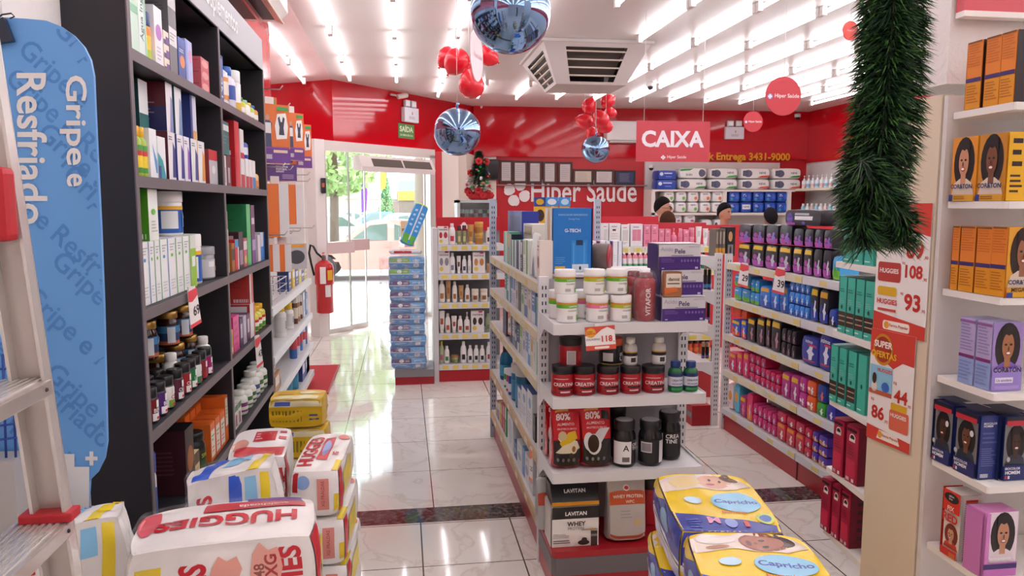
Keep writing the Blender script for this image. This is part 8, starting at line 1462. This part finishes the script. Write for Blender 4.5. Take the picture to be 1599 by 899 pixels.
    for sx in (-1, 1):
        fc.sphere(V(.032 * sx, -.098, 1.628), .012 * k, '#efe8e2', 8, 6, (1.1, .5, .7)); fc.sphere(V(.032 * sx, -.104, 1.628), .006 * k, '#2a1a14', 8, 6); fc.tube([V(.016 * sx, -.107, 1.648), V(.034 * sx, -.108, 1.653), V(.052 * sx, -.098, 1.648)], .0042 * k, HM, 6)
    fc.tube([V(-.025, -.100, 1.548), V(0, -.108, 1.546), V(.025, -.100, 1.548)], .0055 * k, '#9a5a50', 6); fc.build('face_features', o)
    if glasses:
        bd_ = MB(); bd_.sphere(V(0, -.046, 1.548), .0705 * k, m('#4a342c', .9), 16, 10, (.83, .86, .62)); bd_.build('beard', o)
        g = MB()
        for sx in (-1, 1): c = V(.034 * sx, -.113, 1.626); g.tube([c + Vector((.024 * k * math.cos(t * .5236), 0, .019 * k * math.sin(t * .5236))) for t in range(13)], .0025, '#241c1c', 6); g.tube([V(.058 * sx, -.11, 1.63), V(.082 * sx, .0, 1.632)], .0025, '#241c1c', 6)
        g.tube([V(-.01, -.115, 1.63), V(.01, -.115, 1.63)], .0025, '#241c1c', 6); g.build('glasses', o)
    return o
person(1034, 310, 8.9, 62, 'dark-haired bearded person in a red shirt and glasses looking right behind the counter', '#1c1618', '#c8977c', '#c02430', True)
person(1131, 319, 9.3, 30, 'short-haired person in a red shirt looking down behind the counter', '#1a1618', '#c49074', '#c42632')
person(1204, 327, 8.75, 180, 'dark-haired person seen from behind at the right of the counter', '#1e1c20', '#a87c64', '#4a4a52', hairlen=.06)
person(1043, 333, 7.4, 175, 'brown-haired person seen from behind in front of the counter', '#4a2e20', '#b88a6c', '#b82430', hairlen=.1)
# ================================================================ OUTSIDE
def car(x, y, label, paint, rz=0, sc=1., grp=None, detail=True):
    o = empty('parked_car', (x, y, -.16), R(rz)); o.scale = (sc,) * 3; tag(o, label, 'car', grp); PT = m(paint, .25, metal=.3); 
    low = [(-2.1, .32), (-2.12, .55), (-2.0, .74), (-1.0, .88), (-.95, .90), (1.35, .93), (2.05, .90), (2.12, .6), (2.08, .32), (1.75, .28), (1.68, .48), (1.5, .62), (1.3, .64), (1.1, .62), (.95, .48), (.88, .27), (-.92, .27), (-1.0, .48), (-1.15, .62), (-1.35, .64), (-1.55, .62), (-1.72, .48), (-1.78, .28)]
    s = MB(); s.prism(low, lambda a, b, d: (a, d, b), -.84, .84, PT); s.build('body', o)
    cab = [(-1.0, .89), (-.35, 1.36), (.0, 1.42), (.75, 1.40), (1.5, .93)]; s = MB()
    s.add([Vector((a, sy * (.80 if b < 1 else .62), b)) for sy in (-1, 1) for a, b in cab], [(0, 1, 2, 3, 4), (9, 8, 7, 6, 5)] + [(i, i + 5, (i + 1) % 5 + 5, (i + 1) % 5) for i in range(5)], PT); s.build('cabin', o)
    GL = m('#5a6a62', .08, spec=.8)
    for nm, P in (('window', [(-.74, .93), (-.28, 1.29), (.12, 1.33), (.12, .95)]), ('window', [(.28, .95), (.28, 1.33), (.70, 1.30), (1.18, .97)])):
        for sy in (-1, 1): s = MB(); s.add([Vector((a, sy * (.815 - (b - .9) * .38), b)) for a, b in P], [(0, 1, 2, 3)], GL); s.build(nm, o)
    s = MB(); s.add([Vector(q) for q in ((-.97, -.7, .93), (-.97, .7, .93), (-.40, .58, 1.34), (-.40, -.58, 1.34))], [(0, 1, 2, 3)], GL); s.build('windscreen', o)
    for wx in (-1.35, 1.3):
        for sy in (-1, 1): s = MB(); T = Matrix.Translation((wx, sy * .78, .31)) @ Matrix.Rotation(R(90), 4, 'X'); s.lathe([(.001, -.09), (.27, -.09), (.31, -.06), (.31, .06), (.27, .09), (.001, .09)], m('#2c2a2c', .7), 20, T=T); s.lathe([(.001, -.095), (.19, -.093), (.19, .093), (.001, .095)], m('#b9b6b6', .3, metal=.5), 16, T=T); s.build('wheel', o)
    if detail:
        for hx in (.05, 1.0):
            s = MB(); s.box(hx, -.865, .80, hx + .16, -.84, .83, PT); s.build('door_handle', o)
        s = MB(); s.box(.19, -.8415, .34, .2, -.8405, .92, '#8a6a68'); s.box(-.92, -.8415, .34, -.91, -.8405, .86, '#8a6a68'); s.box(-1.9, -.846, .46, 1.9, -.8405, .52, PT); s.build('side_trim', o)
        s = MB(); s.box(-2.135, -.7, .58, -2.06, -.45, .72, m('#e6e6ea', .15)); s.box(-2.135, .45, .58, -2.06, .7, .72, m('#e6e6ea', .15)); s.build('headlamp', o)
    return o
c0 = PY(548, 417, 18.2); car(c0.x + .75, 18.6, 'rose silver saloon car parked at the kerb outside the entrance', '#c89488')
for i, (u, y, col, lab) in enumerate(((508, 30, '#c9cdd4', 'silver car parked far off behind the left glass pane'), (545, 44, '#d6d8dc', 'white car parked far off left of the purple banner'), (585, 40, '#6a86b0', 'blue car parked far off right of the purple banner'), (626, 33, '#dfe2e4', 'white car parked far off above the saloon roof'), (668, 49, '#5a8a8a', 'green car parked far off behind the sliding door'))):
    car(PY(u, 330, y).x, y, lab, col, 6 * i, 1., 'cars parked far off across the street', False)
def tree(x, y, h, r, n, label, c1, c2, trunk=.15, cone=False, z0=.35):
    o = empty('street_tree', (x, y, -.06)); tag(o, label, 'tree'); rg = random.Random(int(x * 10)); s = MB(); s.tube([(0, 0, 0), (.05, 0, h * .5), (.0, 0, h * .85)], [trunk, trunk * .8, trunk * .3], m('#6a5a4c', .9, bump=.6, bscale=20), 10); s.build('trunk', o)
    s = MB(); a, b = m(c1, .7), m(c2, .7)
    for i in range(n):
        q = rg.random(); z = h * (z0 + (1 - z0) * q); rad = r * ((1 - q) if cone else math.sqrt(max(0, 1 - (2 * q - 1) ** 2))) * rg.random() ** .4; an = rg.uniform(0, 6.28); c = Vector((rad * math.cos(an), rad * math.sin(an), z)); e = Vector((rg.uniform(-1, 1), rg.uniform(-1, 1), rg.uniform(-1, 1))).normalized(); f = e.orthogonal().normalized(); k = .13 * (h / 5)
        s.add([c - e * k, c + f * k * .6, c + e * k, c - f * k * .6], [(0, 1, 2, 3)], a if rg.random() < .5 else b)
    s.build('foliage', o); return o
tree(PY(520, 300, 24).x, 24, 5.6, 1.9, 2200, 'leafy green tree seen through the left glass pane', '#8aa860', '#a8c07a')
tree(PY(603, 320, 47).x, 47, 3.6, .8, 900, 'small conical tree between the banner and the orange shop', '#5a8a50', '#7aa468', .1, True, .05)
o = empty('street_tree', (PY(662, 300, 13.6).x, 13.6, -.06)); tag(o, 'thick grey tree trunk on the pavement behind the sliding door', 'tree'); s = MB(); s.tube([(0, 0, 0), (.02, 0, .3), (.0, 0, 1.6), (.03, 0, 3.2), (-.1, 0, 5.2)], [.26, .19, .17, .17, .19], m('#8a7c70', .95, bump=.8, bscale=14), 14); s.build('trunk', o)
s = MB(); rg = random.Random(3)
for i in range(700): c = Vector((rg.gauss(0, .8), rg.gauss(0, .8), 5.2 + rg.gauss(0, .4))); e = Vector((rg.uniform(-1, 1), rg.uniform(-1, 1), rg.uniform(-1, 1))).normalized() * .14; f = e.orthogonal() * .6; s.add([c - e, c + f, c + e, c - f], [(0, 1, 2, 3)], m('#6a9050', .7))
s.build('foliage', o)
# purple and orange banner flags
for u, v0, v1, y, c, lab in ((568, 262, 326, 26, '#8a4ac0', 'tall purple banner flag across the street'), (598, 264, 292, 36, '#e8923a', 'orange banner flag across the street')):
    a, b = PY(u - 5, v1, y), PY(u + 5, v0, y); o = empty('banner_flag', (a.x, y, -.16)); tag(o, lab, 'banner'); s = MB(); s.tube([(0, 0, 0), (0, 0, b.z + .2)], .03, '#c9c6c4', 8); s.build('pole', o); s = MB(); w = b.x - a.x; s.prism([(0, a.z), (w * .8, a.z + .1), (w, (a.z + b.z) / 2), (w * .9, b.z), (0, b.z + .15)], lambda p_, q_, d: (p_, d + .04, q_), 0, .01, c); s.build('cloth', o)
bd = empty('street_building', (0, 60, 0)); tag(bd, 'large pale beige building across the street', 'building'); a, b = PY(505, 325, 60), PY(608, 258, 60); s = MB(); s.box(a.x - 6, 0, -.2, b.x, 12, b.z, m('#d3c4b2', .9)); s.build('wall', bd); s = MB(); s.box(a.x - 6, -.15, b.z - 1.2, b.x + .1, -.01, b.z - .9, '#c2b29f'); s.box(a.x - 6, -.1, b.z - 2.6, b.x + .1, -.01, b.z - 2.5, '#bcae9c'); s.build('cornice', bd)
bd = empty('street_building', (0, 52, 0)); tag(bd, 'low shop with grey blue roof and orange signboard across the street', 'building'); a, b = PY(603, 325, 52), PY(675, 285, 52); s = MB(); s.box(a.x, 0, -.2, b.x + 8, 7, b.z - 1., m('#b8b0a8', .9)); s.build('wall', bd); s = MB(); s.prism([(0, b.z - 1.0), (0, b.z + .1), (7, b.z + .9), (7, b.z - 1.0)], lambda p_, q_, d: (d, p_, q_), a.x - .3, b.x + 8, m('#9ab0c4', .8)); s.build('roof', bd)
c, d = PY(621, 313, 51.8), PY(650, 298, 51.8); s = MB(); s.box(c.x, -.25, c.z, d.x, -.05, d.z, '#e89a48'); s.build('orange_board', bd); c, d = PY(604, 311, 51.8), PY(621, 297, 51.8); s = MB(); s.box(c.x, -.25, c.z, d.x - .05, -.05, d.z, '#efece6'); s.build('white_board', bd); s = MB(); c, d = PY(606, 330, 51.8), PY(650, 315, 51.8); s.box(c.x, -.12, -.1, d.x, -.01, d.z, '#8a7468'); s.build('shopfront', bd)
# ================================================================ finish the labels of row items
ORD = ['first', 'second', 'third', 'fourth', 'fifth', 'sixth', 'seventh', 'eighth', 'ninth', 'tenth', 'eleventh', 'twelfth', 'thirteenth', 'fourteenth', 'fifteenth', 'sixteenth', 'seventeenth', 'eighteenth', 'nineteenth', 'twentieth']
by = {}
for o, d, p, k in REG: by.setdefault((d, p), []).append((k, o))
for (d, p), L in by.items():
    L.sort(key=lambda t: t[0])
    for i, (k, o) in enumerate(L):
        if len(L) == 1: o['label'] = f'{d} {p}'
        else:
            n = ORD[i] + ' from left' if len(L) > 2 else ('left one' if i == 0 else 'right one')
            o['label'] = f'{d}, {n}, {p}'; o['group'] = f'{d} {p}'
